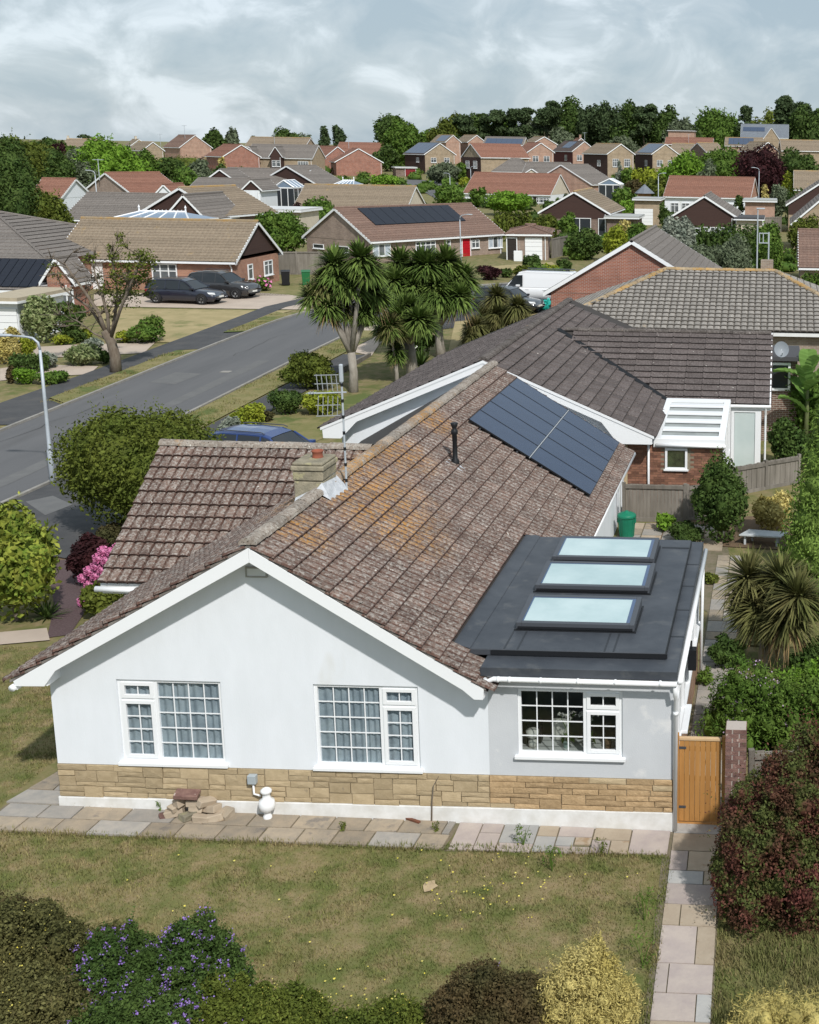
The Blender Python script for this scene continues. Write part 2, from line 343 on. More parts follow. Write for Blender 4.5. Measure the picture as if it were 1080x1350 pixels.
# ------------------------------------------------------------------ foliage
ICO = None
def ico():
    global ICO
    if ICO is None:
        bm = bmesh.new(); bmesh.ops.create_icosphere(bm, subdivisions=2, radius=1); bm.verts.ensure_lookup_table()
        ICO = (np.array([v.co[:] for v in bm.verts]), np.array([[v.index for v in f.verts] for f in bm.faces])); bm.free()
    return ICO
def crown_arrays(seed, lumps, n, leaf, up=.25, aspect=.55, shell=.42, core=.72, ragged=.07, droop=0.0):
    """leaves spread through lumps (centre xyz, radii xyz): V, quads, core triangles"""
    rg = np.random.default_rng(seed); Lm = np.array(lumps, float); c, r = Lm[:, :3], Lm[:, 3:6]
    wt = (r.prod(1))**(2/3); k = rg.choice(len(Lm), size=int(n*1.7), p=wt/wt.sum())
    d = rg.normal(size=(len(k), 3)); d[:, 2] += .25; d /= np.linalg.norm(d, axis=1)[:, None]
    rr = 1 - shell*rg.random(len(k))**1.6 + ragged*np.minimum(np.abs(rg.normal(size=len(k))), 1.7)**2
    P = c[k] + d*r[k]*rr[:, None]
    keep = np.ones(len(P), bool)
    for j in range(len(Lm)):
        q = (P-c[j])/r[j]; keep &= ~(((q*q).sum(1) < .55) & (k != j))
    P, d = P[keep][:n], d[keep][:n]; m = len(P)
    nr = d*(.5) + rg.normal(size=(m, 3))*.72 + np.array([0, 0, up]); nr /= np.linalg.norm(nr, axis=1)[:, None]
    t = rg.normal(size=(m, 3)); t[:, 2] -= droop; t -= nr*(t*nr).sum(1)[:, None]; t /= np.linalg.norm(t, axis=1)[:, None]; b = np.cross(nr, t)
    s = leaf*(.6+.8*rg.random(m))[:, None]
    fold = nr*s*.18
    V = np.stack([P-t*s, P+b*s*aspect+fold, P+t*s, P-b*s*aspect+fold], 1).reshape(-1, 3)
    F4 = np.arange(4*m).reshape(-1, 4)
    F3 = np.zeros((0, 3), int)
    if core:
        iv, it = ico(); cv = []; cf = []
        for j in range(len(Lm)):
            cv.append(c[j]+iv*r[j]*core*(.92+.16*rg.random((len(iv), 1)))); cf.append(it+4*m+j*len(iv))
        V = np.concatenate([V]+cv); F3 = np.concatenate(cf)
    return V, F4, F3
def lumps_for(seed, w_, d_, h_, k=14, shape='bush', base=0.0):
    """lumpy outlines: a body and smaller clumps over it"""
    rg = random.Random(seed); L = []
    if shape == 'bush': L.append((0, 0, base+h_*.43, w_*.36, d_*.36, h_*.40))
    elif shape == 'flat': L.append((0, 0, base+h_*.42, w_*.46, d_*.46, h_*.42))
    elif shape == 'cone':
        for i in range(k):
            f = (i+.5)/k; a = i*2.4; rr = (1-f)**.8*.30
            L.append((math.cos(a)*w_*rr*.7, math.sin(a)*d_*rr*.7, base+h_*f, w_*(.10+.26*(1-f)), d_*(.10+.26*(1-f)), h_*.12))
        L.append((0, 0, base+h_*.3, w_*.36, d_*.36, h_*.3)); return L
    elif shape == 'column':
        for i in range(k):
            f = (i+.5)/k; a = rg.uniform(0, 6.28)
            L.append((math.cos(a)*w_*.14, math.sin(a)*d_*.14, base+h_*f*.94, w_*(.30+.1*rg.random()), d_*(.30+.1*rg.random()), h_*.11))
        return L
    elif shape == 'hedge':
        for i in range(k):
            L.append(((i+.5)/k*w_-w_/2, rg.uniform(-.1, .1)*d_, base+h_*(.48+.06*rg.random()), w_/k*.8, d_*.5, h_*(.46+.08*rg.random())))
        return L
    elif shape == 'pine':           # flat tiers on a bare stem
        for i in range(k):
            f = rg.random()**.7; a = rg.uniform(0, 6.28); rr = (.12+.32*(1-f*.6))*rg.uniform(.5, 1)
            L.append((math.cos(a)*w_*rr, math.sin(a)*d_*rr, base+h_*(.30+.66*f), w_*rg.uniform(.13, .22), d_*rg.uniform(.13, .22), h_*rg.uniform(.05, .09)))
        return L
    for i in range(k):
        a = 2.399*i + rg.uniform(-.4, .4); e = rg.uniform(-.25, 1.0); ce = math.sqrt(max(.05, 1-e*e*.9)); q = rg.uniform(.62, 1.12)
        s = rg.uniform(.15, .34)
        hh = {'bush': .47, 'flat': .4}.get(shape, .47)
        L.append((math.cos(a)*ce*w_*.34*q, math.sin(a)*ce*d_*.34*q, max(base+h_*s*.9, base+h_*hh+e*h_*.36*q), w_*s*.72, d_*s*.72, h_*s*.8))
    return L
def sprawl_lumps(seed, w_, d_, h_, k=60):
    """a loose mass of many small clumps of uneven height"""
    rg = random.Random(seed); L = []
    for i in range(k):
        a = 2.399*i; q = math.sqrt((i+.5)/k); x, y = math.cos(a)*q*w_*.46, math.sin(a)*q*d_*.46; top = h_*(1-.55*q**2.2)*rg.uniform(.62, 1.05); r = rg.uniform(.075, .15)*w_
        L.append((x+rg.uniform(-.04, .04)*w_, y+rg.uniform(-.04, .04)*d_, max(.05, top-r*.9), r*rg.uniform(.7, 1.2), r*rg.uniform(.7, 1.2), r*rg.uniform(.8, 1.5)))
        if i % 2 == 0: L.append((x, y, top*.42, r*1.3, r*1.3, top*.42))
    return L
def crown_mesh(seed, w_, d_, h_, n, leaf, m, k=14, shape='bush', base=0.0, lumps=None, sprigs=0, **kw):
    L = lumps or (sprawl_lumps(seed, w_, d_, h_, k) if shape == 'sprawl' else lumps_for(seed, w_, d_, h_, k, shape, base))
    V, F4, F3 = crown_arrays(seed, L, n, leaf, **kw)
    if sprigs:                        # stray shoots that break the outline
        rg = np.random.default_rng(seed+77); Lm = np.array(L)[:, :]; hi = np.argsort(-(Lm[:, 2]+Lm[:, 5]))[:max(6, int(len(Lm)*.7))]; S = []
        for i in range(sprigs):
            c = Lm[rg.choice(hi)]; d = rg.normal(size=3)*[.8, .8, .5]+[0, 0, .8]; d /= np.linalg.norm(d); p = c[:3]+d*c[3:6]*.9; ln = rg.uniform(.10, .24)*h_
            for k in range(7):
                q = p+d*ln*(k+1)/7+np.array([0, 0, -.04*h_*(k/7)**2]); t = rg.normal(size=3)*.8+d*.6; t /= np.linalg.norm(t); b = np.cross(t, rg.normal(size=3)); b /= np.linalg.norm(b); s_ = leaf*rg.uniform(.7, 1.3)*(1.1-k*.09)
                S += [q-t*s_*.2, q+t*s_*.8+b*s_*kw.get('aspect', .5), q+t*s_*1.8, q+t*s_*.8-b*s_*kw.get('aspect', .5)]
        S = np.array(S); o = len(V); V = np.concatenate([V, S]); F4 = np.concatenate([F4, np.arange(o, o+len(S)).reshape(-1, 4)])
    V[:, 2] = np.maximum(V[:, 2], base*.0+.0)
    return np_mesh('crown', V, [F4, F3], m)
def leafm(name, c1, c2, c3=None, t3=.62, scale=1.1, isl=.32, trans=.18, s3=.6, rough=.7):
    return mat(name, c1, c2, rough=rough, scale=scale, detail=3, island=isl, world=True, c3=c3, s3=s3, t3=t3, trans=trans, spec=.12)
# foliage colours
G_DARK = leafm('foliage_dark_green', (0.048, 0.087, 0.021), (0.081, 0.124, 0.030))
G_MID = leafm('foliage_mid_green', (0.071, 0.136, 0.023), (0.113, 0.178, 0.032))
G_OLIVE = leafm('foliage_olive', (0.078, 0.106, 0.018), (0.132, 0.155, 0.028), c3=(0.132, 0.115, 0.034), t3=.70)
G_BRIGHT = leafm('foliage_bright_green', (0.109, 0.213, 0.023), (0.161, 0.276, 0.032))
G_LIME = leafm('foliage_lime', (0.184, 0.230, 0.025), (0.276, 0.310, 0.034))
G_GOLD = leafm('foliage_golden', (.42, .35, .11), (.52, .44, .17), c3=(.24, .23, .06), t3=.62)
G_SILVER = leafm('foliage_silver', (0.184, 0.218, 0.172), (0.265, 0.287, 0.230))
G_GREY = leafm('foliage_grey_green', (0.103, 0.132, 0.075), (0.149, 0.178, 0.109))
G_PINE = leafm('foliage_pine', (0.046, 0.074, 0.030), (0.074, 0.106, 0.046))
G_PURPLE = leafm('foliage_purple', (.030, .012, .014), (.055, .018, .020))
G_RED = leafm('foliage_red', (0.132, 0.046, 0.037), (0.086, 0.052, 0.028), c3=(0.081, 0.098, 0.028), t3=.47, s3=2.6, isl=.45)
G_VARI = leafm('foliage_variegated', (.11, .16, .05), (.32, .35, .17), scale=5)
G_EDGED = leafm('foliage_yellow_edged', (.10, .155, .022), (.27, .29, .05), scale=4, isl=.45)
G_HEBE = leafm('foliage_hebe', (0.086, 0.090, 0.032), (0.132, 0.124, 0.046), c3=(0.115, 0.086, 0.046), t3=.60, s3=1.5, isl=.42)
G_BROWN = leafm('foliage_browned', (0.098, 0.069, 0.032), (0.069, 0.069, 0.028))
BARK = mat('bark', (.13, .10, .075), (.19, .16, .125), rough=.95, scale=9, bump=.6, bscale=25, stretch=(1, 1, .3))
BARK_P = mat('pale_bark', (.24, .215, .18), (.33, .30, .26), rough=.95, scale=8, bump=.5, bscale=22, stretch=(1, 1, .35))
USED = {}
def plant(px, py, wpx, hpx, m, label, cat='shrub', name='shrub', shape='bush', k=14, Y=None, seed=None, leafpx=2.1, dens=1.0, group=None, dscale=1.0, trunk=None, base_f=0.0, cap=26000, P=None, flowers=None, **kw):
    """a shrub or tree whose foot is at px, py in the photograph; wpx, hpx its size there"""
    if P is None: P = gp(px, py) if Y is None else aty(px, py, Y)
    if Y is not None: P = np.array([P[0], Y, gh(P[0], Y)])
    s = mpp(P); W, H = wpx*s, hpx*s*1.03
    if Y is not None: H = max(.5, float(aty(px, py-hpx, Y)[2])-P[2])*1.02
    seed = seed if seed is not None else int(px*7+py*13+wpx)
    leaf = max(.022, leafpx*s)
    n = int(min(cap, max(260, wpx*hpx*1.05*dens/(leafpx/2.1)**2)))
    t = thing(name, label, cat, tuple(P), random.Random(seed).uniform(-.3, .3), group)
    if shape == 'sprawl': kw.setdefault('core', .5); kw.setdefault('sprigs', int(60+wpx*.6))
    elif wpx > 60 and shape == 'bush': kw.setdefault('sprigs', int(wpx*.5))
    link('crown' if name.endswith('tree') else 'foliage', crown_mesh(seed, W, W*dscale, H*(1-base_f), n, leaf, m, k=k, shape=shape, base=H*base_f, **kw), t)
    mb = MB(); r0 = max(.03, W*.035) if trunk is None else trunk; rg = random.Random(seed+5)
    top = H*(base_f+.35*(1-base_f))
    mb.tube([(0, 0, -.15), (rg.uniform(-.05, .05)*W, 0, top*.5), (rg.uniform(-.08, .08)*W, rg.uniform(-.05, .05)*W, top)], [r0*1.25, r0, r0*.7], 7)
    for i in range(4):
        a = i*1.6+rg.random(); mb.tube([(0, 0, top*.45), (math.cos(a)*W*.12, math.sin(a)*W*.12, top*.8), (math.cos(a)*W*.26, math.sin(a)*W*.26, top*1.15)], [r0*.55, r0*.4, r0*.2], 5)
    mb.build('trunk' if name.endswith('tree') else 'stem', BARK, t)
    if flowers:
        fm, fn, fs = flowers[:3]; rg2 = np.random.default_rng(seed+9)
        L = sprawl_lumps(seed, W, W*dscale, H, k) if shape == 'sprawl' else lumps_for(seed, W, W*dscale, H, k, shape)
        V, F4, F3 = crown_arrays(seed+3, L, fn, fs, core=0, shell=.06, up=.6, aspect=.9)
        if len(flowers) > 3:            # clusters of florets
            c_ = V.reshape(-1, 4, 3).mean(1); c_ = c_[c_[:, 2] > H*.35]; q_ = flowers[3]; off = rg2.normal(size=(len(c_), q_, 3))*flowers[4]*(.5+rg2.random((len(c_), 1, 1)))
            cc = (c_[:, None, :]+off).reshape(-1, 3); a_ = rg2.normal(size=(len(cc), 3)); a_ /= np.linalg.norm(a_, axis=1)[:, None]; b_ = np.cross(a_, rg2.normal(size=(len(cc), 3))); b_ /= np.linalg.norm(b_, axis=1)[:, None]
            V = np.stack([cc-a_*fs, cc+b_*fs, cc+a_*fs, cc-b_*fs], 1).reshape(-1, 3); F4 = np.arange(len(V)).reshape(-1, 4)
        link('blossom', np_mesh('blossom', V+np.array([0, 0, .01]), [F4], fm), t, kind='stuff')
    return t
# ------------------------------------------------------------------ the ground, the road, paths and drives
GRASS_G = mat('dry_ground', (.16, .15, .055), (.24, .185, .10), rough=.95, scale=3.2, detail=7, bump=.5, bscale=14, world=True, c3=(.11, .125, .036), s3=1.9, t3=.44, w3=.2)
STRAW = mat('straw_lawn', (.36, .29, .155), (.28, .235, .115), rough=.95, scale=.9, detail=7, bump=.5, bscale=14, world=True, c3=(.20, .19, .08), s3=.5, t3=.56)
VERGE = mat('verge_grass', (.23, .195, .09), (.15, .15, .05), rough=.95, scale=1.2, detail=7, bump=.6, bscale=14, world=True, c3=(.10, .125, .035), s3=.6, t3=.53)
ASPH = mat('road_asphalt', (.105, .106, .110), (.125, .125, .128), rough=.9, scale=.8, detail=8, bump=.25, bscale=40, world=True, c3=(.10, .10, .102), s3=.22, t3=.56, stretch=(1, .12, 1))
ASPH_D = mat('path_asphalt', (.060, .061, .064), (.078, .078, .080), rough=.92, scale=1.4, detail=7, bump=.3, bscale=40, world=True, c3=(.085, .082, .08), s3=.7, t3=.58)
PINKC = mat('pinkish_concrete', (.47, .39, .32), (.41, .34, .28), rough=.9, scale=.9, detail=6, bump=.15, world=True)
GRAVEL = mat('purple_slate_chips', (.085, .055, .058), (.12, .085, .085), rough=.95, scale=22, bump=.7, bscale=60, world=True)
SOIL = mat('bare_soil', (.17, .115, .07), (.12, .085, .055), rough=.95, scale=3, bump=.7, bscale=25, world=True)
KERB = mat('kerb_concrete', (.30, .285, .26), (.23, .22, .20), rough=.9, scale=4, bump=.3, rnd=.1)

xs = [-3000, -900, -300, -100, -40, -12, -3, 1, 5, 9, 13, 25, 60, 200, 900, 3000]
ys = sorted(set([-60, -30, -6, -3, 0, 2.5, 5, 8, 11, 14, 17, 20, 30, 40, 58, 75, 92, 115, 140, 170, 200, 230, 260, 300, 340, 380, 440, 500, 900, 1800, 3000]))
V = [(x, y, gh(x, y)) for y in ys for x in xs]; nx = len(xs)
F = [(j*nx+i, j*nx+i+1, (j+1)*nx+i+1, (j+1)*nx+i) for j in range(len(ys)-1) for i in range(nx-1)]
structure(MB().add(V, F).build('ground', GRASS_G))

gpx0 = lambda L: [tuple(gp(*p)[:2]) for p in L]
def strip(line, wd, off=0.0):
    """outline of a band of width wd along a centre line"""
    P = [np.array(p, float) for p in line]; a = []; b = []
    for i, p in enumerate(P):
        t = P[min(i+1, len(P)-1)]-P[max(i-1, 0)]; t /= np.linalg.norm(t); n = np.array([t[1], -t[0]])
        a.append(p+n*(off+wd/2)); b.append(p+n*(off-wd/2))
    return a+b[::-1]
def curve(pts, n=8):
    P = [np.array(p, float) for p in pts]; o = []
    for i in range(len(P)-1):
        p0, p1, p2, p3 = P[max(i-1, 0)], P[i], P[i+1], P[min(i+2, len(P)-1)]
        for k in range(n):
            t = k/n; o.append(.5*((2*p1)+(-p0+p2)*t+(2*p0-5*p1+4*p2-p3)*t*t+(-p0+3*p1-3*p2+p3)*t**3))
    return o+[P[-1]]
ROADC = curve([(-14.3, -45), (-14.3, 0), (-14.3, 30), (-14.3, 46), (-13.9, 55), (-11.6, 64), (-6, 72), (4, 77.5), (20, 80), (60, 82), (140, 84)], 7)
drape('road', strip(ROADC, 5.4), .02, ASPH)
PATCH = mat('road_patch', (.125, .125, .125), (.145, .145, .143), rough=.92, scale=2, detail=7, world=True, bump=.3, bscale=30); CRACK = mat('road_crack', (.060, .060, .060), rough=.95)
drape('road_repair', [(-13.3, 18), (-12.75, 18), (-12.7, 41), (-13.25, 41)], .026, PATCH)
drape('road_repair', [(-15.9, 35.5), (-14.6, 35.2), (-14.5, 37.6), (-15.8, 37.8)], .026, PATCH)
drape('apron_repair', gpx0([(34, 664), (70, 656), (96, 668), (60, 682)]), .052, PATCH)
rk = random.Random(5)
for x0, y0, n_ in ((-16.2, 24, 9), (-14.9, 42, 7)):
    a = [(x0, y0)]
    for i in range(n_): a.append((a[-1][0]+rk.uniform(-.22, .22), a[-1][1]+rk.uniform(.5, 1.1)))
    drape('road_crack', [(x-.012, y) for x, y in a]+[(x+rk.uniform(.005, .018), y+.03) for x, y in a[::-1]], .030, CRACK)
def kerb_line(off, name, i0=0, i1=None):
    pts = strip(ROADC, .12, off); n = len(ROADC); a, b = pts[:n], pts[n:][::-1]
    t = structure(bpy.data.objects.new(name, None)); COL.objects.link(t)
    M_ = {}
    for i in range(n-1):
        if not (8 < (a[i][1]+a[i+1][1])/2 < 82 and a[i][0] < 30): continue
        L_ = np.linalg.norm(a[i+1]-a[i]); ks = max(1, int(L_/.92))
        for k in range(ks):
            f0, f1 = k/ks, (k+1)/ks-.012/L_*1.0
            q = [a[i]+(a[i+1]-a[i])*f0, a[i]+(a[i+1]-a[i])*f1, b[i]+(b[i+1]-b[i])*f1, b[i]+(b[i+1]-b[i])*f0]
            lo = [(p[0], p[1], gh(*p)-.1) for p in q]; hi = [(p[0], p[1], gh(*p)+.105) for p in q]
            MB().add(lo+hi, [(4, 5, 6, 7), (0, 1, 5, 4), (1, 2, 6, 5), (2, 3, 7, 6), (3, 0, 4, 7)]).build('kerbstone', KERB, t)
kerb_line(2.76, 'near_kerb'); kerb_line(-2.76, 'far_kerb')
drape('far_pavement', [(-19.9, -40), (-18.35, -40), (-18.35, 28), (-18.3, 37), (-18.15, 48), (-18.4, 58), (-17, 66), (-18.6, 67), (-19.7, 58), (-19.6, 48), (-19.6, 37), (-19.9, 28)], .035, ASPH_D)
drape('far_verge', [(-18.35, 32), (-17.12, 31), (-17.12, 42.5), (-17.12, 43.5), (-18.2, 43)], .055, VERGE)
drape('far_verge_end', [(-18.2, 48.5), (-17.12, 49), (-16.9, 55), (-18.2, 56)], .055, VERGE)
drape('far_verge_near', [(-18.35, 8), (-17.12, 8), (-17.12, 27.2), (-18.35, 27)], .055, VERGE)
drape('crossover', [(-18.2, 43.2), (-17.12, 43.7), (-17.12, 48.8), (-18.2, 48.3)], .04, ASPH_D)
drape('crossover_near', [(-18.35, 27.2), (-17.12, 27.4), (-17.12, 30.8), (-18.35, 31.8)], .04, ASPH_D)
drape('near_verge', [(-11.48, 27), (-10.0, 27), (-9.8, 50), (-11.4, 50)], .055, VERGE)
drape('near_pavement', [(-10.0, 10), (-8.6, 10), (-8.5, 43), (-9.8, 43)], .035, ASPH_D)
drape('garage_drive', [(-11.45, 14.5), (-8.6, 13), (-4.2, 11.6), (-4.2, 14.2), (-8.6, 20.5), (-11.45, 22.5)], .045, ASPH_D)
gpx = lambda L: [tuple(gp(*p)[:2]) for p in L]
drape('pink_drive', gpx([(124, 389), (300, 384), (380, 389), (428, 396), (406, 409), (330, 408), (210, 406), (124, 404)]), .03, PINKC)
drape('straw_lawn', gpx([(120, 406), (210, 408), (330, 410), (386, 410), (318, 428), (232, 452), (150, 452)]), .03, STRAW)
drape('second_drive', gpx([(0, 461), (90, 456), (205, 452), (190, 466), (100, 471), (0, 474)]), .03, PINKC)
drape('garden_path', gpx([(0, 487), (40, 481), (130, 484), (118, 494), (40, 499), (0, 503)]), .03, PINKC)
drape('green_corner', gpx([(300, 391), (360, 378), (425, 376), (424, 396), (385, 390)]), .03, VERGE)
drape('apron_drive', gpx([(455, 441), (510, 424), (540, 426), (500, 455), (490, 470), (462, 464)]), .03, PINKC)
drape('front_lawn_beyond', gpx([(600, 425), (700, 415), (735, 410), (720, 424), (640, 452), (590, 470)]), .03, STRAW)
drape('solar_front_lawn', gpx([(640, 352), (728, 346), (735, 352), (660, 362)]), .03, STRAW)
drape('slate_bed', gpx([(62, 742), (118, 735), (118, 800), (92, 838), (62, 842), (72, 800)]), .02, GRAVEL)
drape('side_path', gpx([(0, 836), (62, 830), (66, 846), (0, 852)]), .03, PINKC)
drape('flower_bed', gpx([(70, 742), (85, 705), (140, 680), (170, 700), (150, 760), (110, 812)]), .01, SOIL)
drape('neighbour_garden', gpx([(330, 560), (420, 530), (470, 520), (560, 505), (470, 560), (400, 590)]), .02, VERGE)
drape('back_lawn', [(11.1, 8), (13.5, 8), (13.5, 13.5), (10.9, 13.5)], .03, VERGE)
drape('shade_bed', [(8.5, 15.2), (14, 14.8), (14, 19), (8.5, 17.2)], .03, SOIL)

# ------------------------------------------------------------------ paving slabs round the house
SLAB_O = mat('old_riven_slab', (.35, .285, .21), (.27, .23, .18), rough=.95, scale=4, bump=.7, bscale=16, rnd=.16, c3=(.20, .175, .15), s3=2.5, t3=.60)
SLAB_G = mat('grey_slab', (.27, .255, .235), (.33, .30, .265), rough=.95, scale=5, bump=.6, bscale=18, rnd=.14)
SLAB_P = mat('plum_sandstone', (.36, .305, .285), (.42, .36, .32), rough=.9, scale=3.2, bump=.45, bscale=13, rnd=.12)
SLAB_B = mat('buff_sandstone', (.42, .35, .265), (.37, .30, .225), rough=.9, scale=3.2, bump=.45, bscale=13, rnd=.12, c3=(.30, .21, .13), s3=2.2, t3=.62)
SLAB_S = mat('grey_sandstone', (.33, .325, .315), (.38, .37, .35), rough=.9, scale=3.2, bump=.45, bscale=13, rnd=.10)
JOINT = mat('joint_sand', (.19, .155, .11), (.13, .12, .07), rough=.95, scale=6, world=True)
def slab(parent, pts, m, h=.035, sink=.0, g=.012, rg=random.Random(3)):
    c = np.mean(pts, 0); q = []
    for p in pts:
        d = np.array(p)-c; q.append(c+d*(1-g/max(.05, np.linalg.norm(d))))
    t_ = [rg.uniform(-.004, .004) for _ in q]
    lo = [(p[0], p[1], gh(*p)-.02) for p in q]; hi = [(p[0], p[1], gh(*p)+h+t_[i]) for i, p in enumerate(q)]
    n = len(q)
    return MB().add(lo+hi, [tuple(range(n, 2*n))]+[(i, (i+1) % n, n+(i+1) % n, n+i) for i in range(n)]).build('paving_slab', m, parent)
rp = random.Random(11)
pav = drape('old_pavement', [(-1.05, -.86), (6.62, -.86), (6.72, -.02), (.0, -.02), (-.02, 1.7), (-.62, 1.7)], .008, JOINT)
for row, (y0, y1) in enumerate(((-.84, -.44), (-.43, -.04))):
    x = -1.0 + row*.12
    while x < 6.5:
        w_ = rp.uniform(.52, .86); x1 = min(x+w_, 6.60)
        slab(pav, [(x, y0), (x1, y0), (x1+.03, y1), (x+.03, y1)], rp.choice([SLAB_O, SLAB_O, SLAB_O, SLAB_O, SLAB_O, SLAB_G]), rg=rp); x = x1+.008
y = 0.0
while y < 1.6:
    y1 = y+rp.uniform(.4, .6); x0 = -.95+.25*y; x0b = -.95+.25*y1
    slab(pav, [(x0, y), (-.03, y), (-.03, y1-.01), (x0b, y1-.01)] if rp.random() < .5 else [(x0, y), (-.4, y), (-.4, y1-.01), (x0b, y1-.01)], rp.choice([SLAB_O, SLAB_G]), rg=rp)
    slab(pav, [(-.39, y), (-.04, y), (-.04, y1-.01), (-.39, y1-.01)], rp.choice([SLAB_O, SLAB_G]), h=.030, rg=rp) ; y = y1
path = drape('sandstone_path', [(6.64, -.88), (10.12, -.72), (10.36, -9), (11.22, -9), (11.04, .22), (10.26, .22), (10.22, -.02), (6.74, -.02)], .008, JOINT)
S3 = [SLAB_P, SLAB_P, SLAB_B, SLAB_S]
def cell(x0, x1, y0, y1, m): slab(path, [(x0, y0), (x1, y0), (x1, y1), (x0, y1)], m, h=.03, g=.009, rg=rp)
for c_ in [(6.70, 7.08, -.84, -.05, SLAB_P), (7.09, 7.44, -.84, -.34, SLAB_P), (7.09, 7.44, -.33, -.05, SLAB_P), (7.45, 8.02, -.60, -.05, SLAB_S), (7.45, 8.02, -.83, -.61, SLAB_P), (8.03, 8.36, -.36, -.05, SLAB_B), (8.03, 8.36, -.80, -.37, SLAB_S), (8.37, 8.94, -.34, -.05, SLAB_P), (8.37, 8.66, -.62, -.35, SLAB_S), (8.67, 8.94, -.56, -.35, SLAB_B), (8.37, 8.94, -.80, -.63, SLAB_P), (8.95, 9.56, -.40, -.05, SLAB_B), (8.95, 9.25, -.76, -.41, SLAB_P), (9.26, 9.56, -.76, -.41, SLAB_B), (9.57, 10.2, -.74, -.05, SLAB_P)]: cell(*c_)
yy = .2; k = 0
PAT = [((0, 1), 'S', .30), ((0, 1), 'B', .52), ((0, .36, 1), 'PB', .55), ((0, .70, 1), 'SB', .36), ((0, 1), 'P', .52), ((0, .32, 1), 'BB', .52), ((0, .66, 1), 'PB', .86), ((0, .22, 1), 'PP', .62), ((0, .74, 1), 'PS', .55), ((0, 1), 'B', .5), ((0, .4, 1), 'PB', .6)]
MM = dict(S=SLAB_S, B=SLAB_B, P=SLAB_P)
while yy > -8.5:
    fr, ms, hh = PAT[k % len(PAT)]; k += 1
    for a_, b_, c_ in zip(fr[:-1], fr[1:], ms):
        xl = lambda f, q: (10.24 - q*.0145+ (.0 if q > -.8 else .0)) + f*(.80+.0)
        slab(path, [(xl(a_, yy-hh)+.004, yy-hh+.004), (xl(b_, yy-hh)-.004, yy-hh+.004), (xl(b_, yy)-.004, yy-.004), (xl(a_, yy)+.004, yy-.004)], MM[c_], h=.03, g=.008, rg=rp)
    yy -= hh
back = drape('side_passage', [(10.24, .5), (11.1, .5), (11.0, 10.8), (10.35, 16.6), (7.3, 17.1), (7.3, 14.6), (9.6, 14.6), (10.24, 10)], .008, JOINT)
yy = .55
while yy < 14:
    hh = rp.uniform(.45, .75)
    if rp.random() < .5:
        slab(back, [(10.28, yy), (11.0, yy), (11.0, yy+hh-.01), (10.28, yy+hh-.01)], rp.choice([SLAB_G, SLAB_G, SLAB_O]), rg=rp)
    else:
        for a_, b_ in ((10.28, 10.62), (10.63, 11.0)): slab(back, [(a_, yy), (b_, yy), (b_, yy+hh-.01), (a_, yy+hh-.01)], rp.choice([SLAB_G, SLAB_O]), rg=rp)
    yy += hh
for ix in range(5):
    for iy in range(4):
        slab(back, [(7.4+ix*.6, 14.7+iy*.6), (7.98+ix*.6, 14.7+iy*.6), (7.98+ix*.6, 15.28+iy*.6), (7.4+ix*.6, 15.28+iy*.6)], rp.choice([SLAB_O, SLAB_B, SLAB_G]), rg=rp)

# ------------------------------------------------------------------ grass blades on the lawns near the camera
def grass(name, areas, n, m, hmin=.035, hmax=.10, seed=1, wd=.010):
    rg = np.random.default_rng(seed); A = np.array([(b-a)*(d-c) for a, b, c, d in areas]); P = []
    for (a, b, c, d), ar in zip(areas, A):
        q = int(n*ar/A.sum()); P.append(np.stack([rg.uniform(a, b, q), rg.uniform(c, d, q)], 1))
    P = np.concatenate(P); z = np.array([gh(x, y) for x, y in P])
    # tufts: taller where a slow wave of chance says so
    tuft = np.sin(P[:, 0]*2.1+np.sin(P[:, 1]*1.7)*2)*np.sin(P[:, 1]*2.6+np.cos(P[:, 0]*1.3)*2)
    h = rg.uniform(hmin, hmax, len(P))*(1+.45*np.clip(tuft, -1, 1)); a = rg.uniform(0, 6.283, len(P)); lean = rg.uniform(.1, 1.0, len(P))*h
    dx, dy = np.cos(a), np.sin(a); ww = wd*rg.uniform(.6, 1.3, len(P))
    B = np.stack([P[:, 0], P[:, 1], z-.005], 1); sd = np.stack([-dy*ww, dx*ww, 0*ww], 1)
    T = B + np.stack([dx*lean, dy*lean, h], 1)
    V = np.stack([B-sd, B+sd, T], 1).reshape(-1, 3)
    o = link(name, np_mesh(name, V, [np.arange(len(V)).reshape(-1, 3)], m)); o['kind'] = 'stuff'; return o
BLADE = mat('grass_blades', (.285, .225, .115), (.185, .185, .060), rough=.8, scale=3.8, detail=6, island=.35, world=True, c3=(.135, .16, .046), s3=1.9, t3=.44, spec=.15, w3=.22, trans=.2)
BLADE2 = mat('long_grass_blades', (.20, .17, .075), (.13, .15, .045), rough=.8, scale=1.6, detail=6, island=.35, world=True, spec=.2, trans=.15)
grass('grass', [(-4.5, 10.25, -7.5, -.83), (-9, -.98, -.86, 6.5)], 270000, BLADE, .018, .055, seed=4, wd=.0085)
grass('edge_grass', [(-4.5, 6.6, -.93, -.78), (6.6, 10.2, -.86, -.70), (10.16, 10.32, -7.5, -.8), (11.1, 11.26, -7.5, -.6)], 9000, BLADE, .03, .10, seed=14, wd=.009)
grass('joint_weeds', [(-.9, 6.6, -.455, -.415), (-.9, 6.6, -.06, -.0), (.9, .95, -.8, -.1), (2.2, 2.25, -.8, -.1), (3.6, 3.68, -.8, -.1), (5.1, 5.15, -.8, -.1)], 1500, BLADE, .015, .05, seed=15, wd=.008)
grass('verge_blades', [(-18.33, -17.14, 31, 42.4), (-18.3, -17.14, 9, 27), (-11.46, -10.02, 27.2, 49), (-18.2, -17.14, 49, 55)], 22000, BLADE, .04, .13, seed=16, wd=.022)
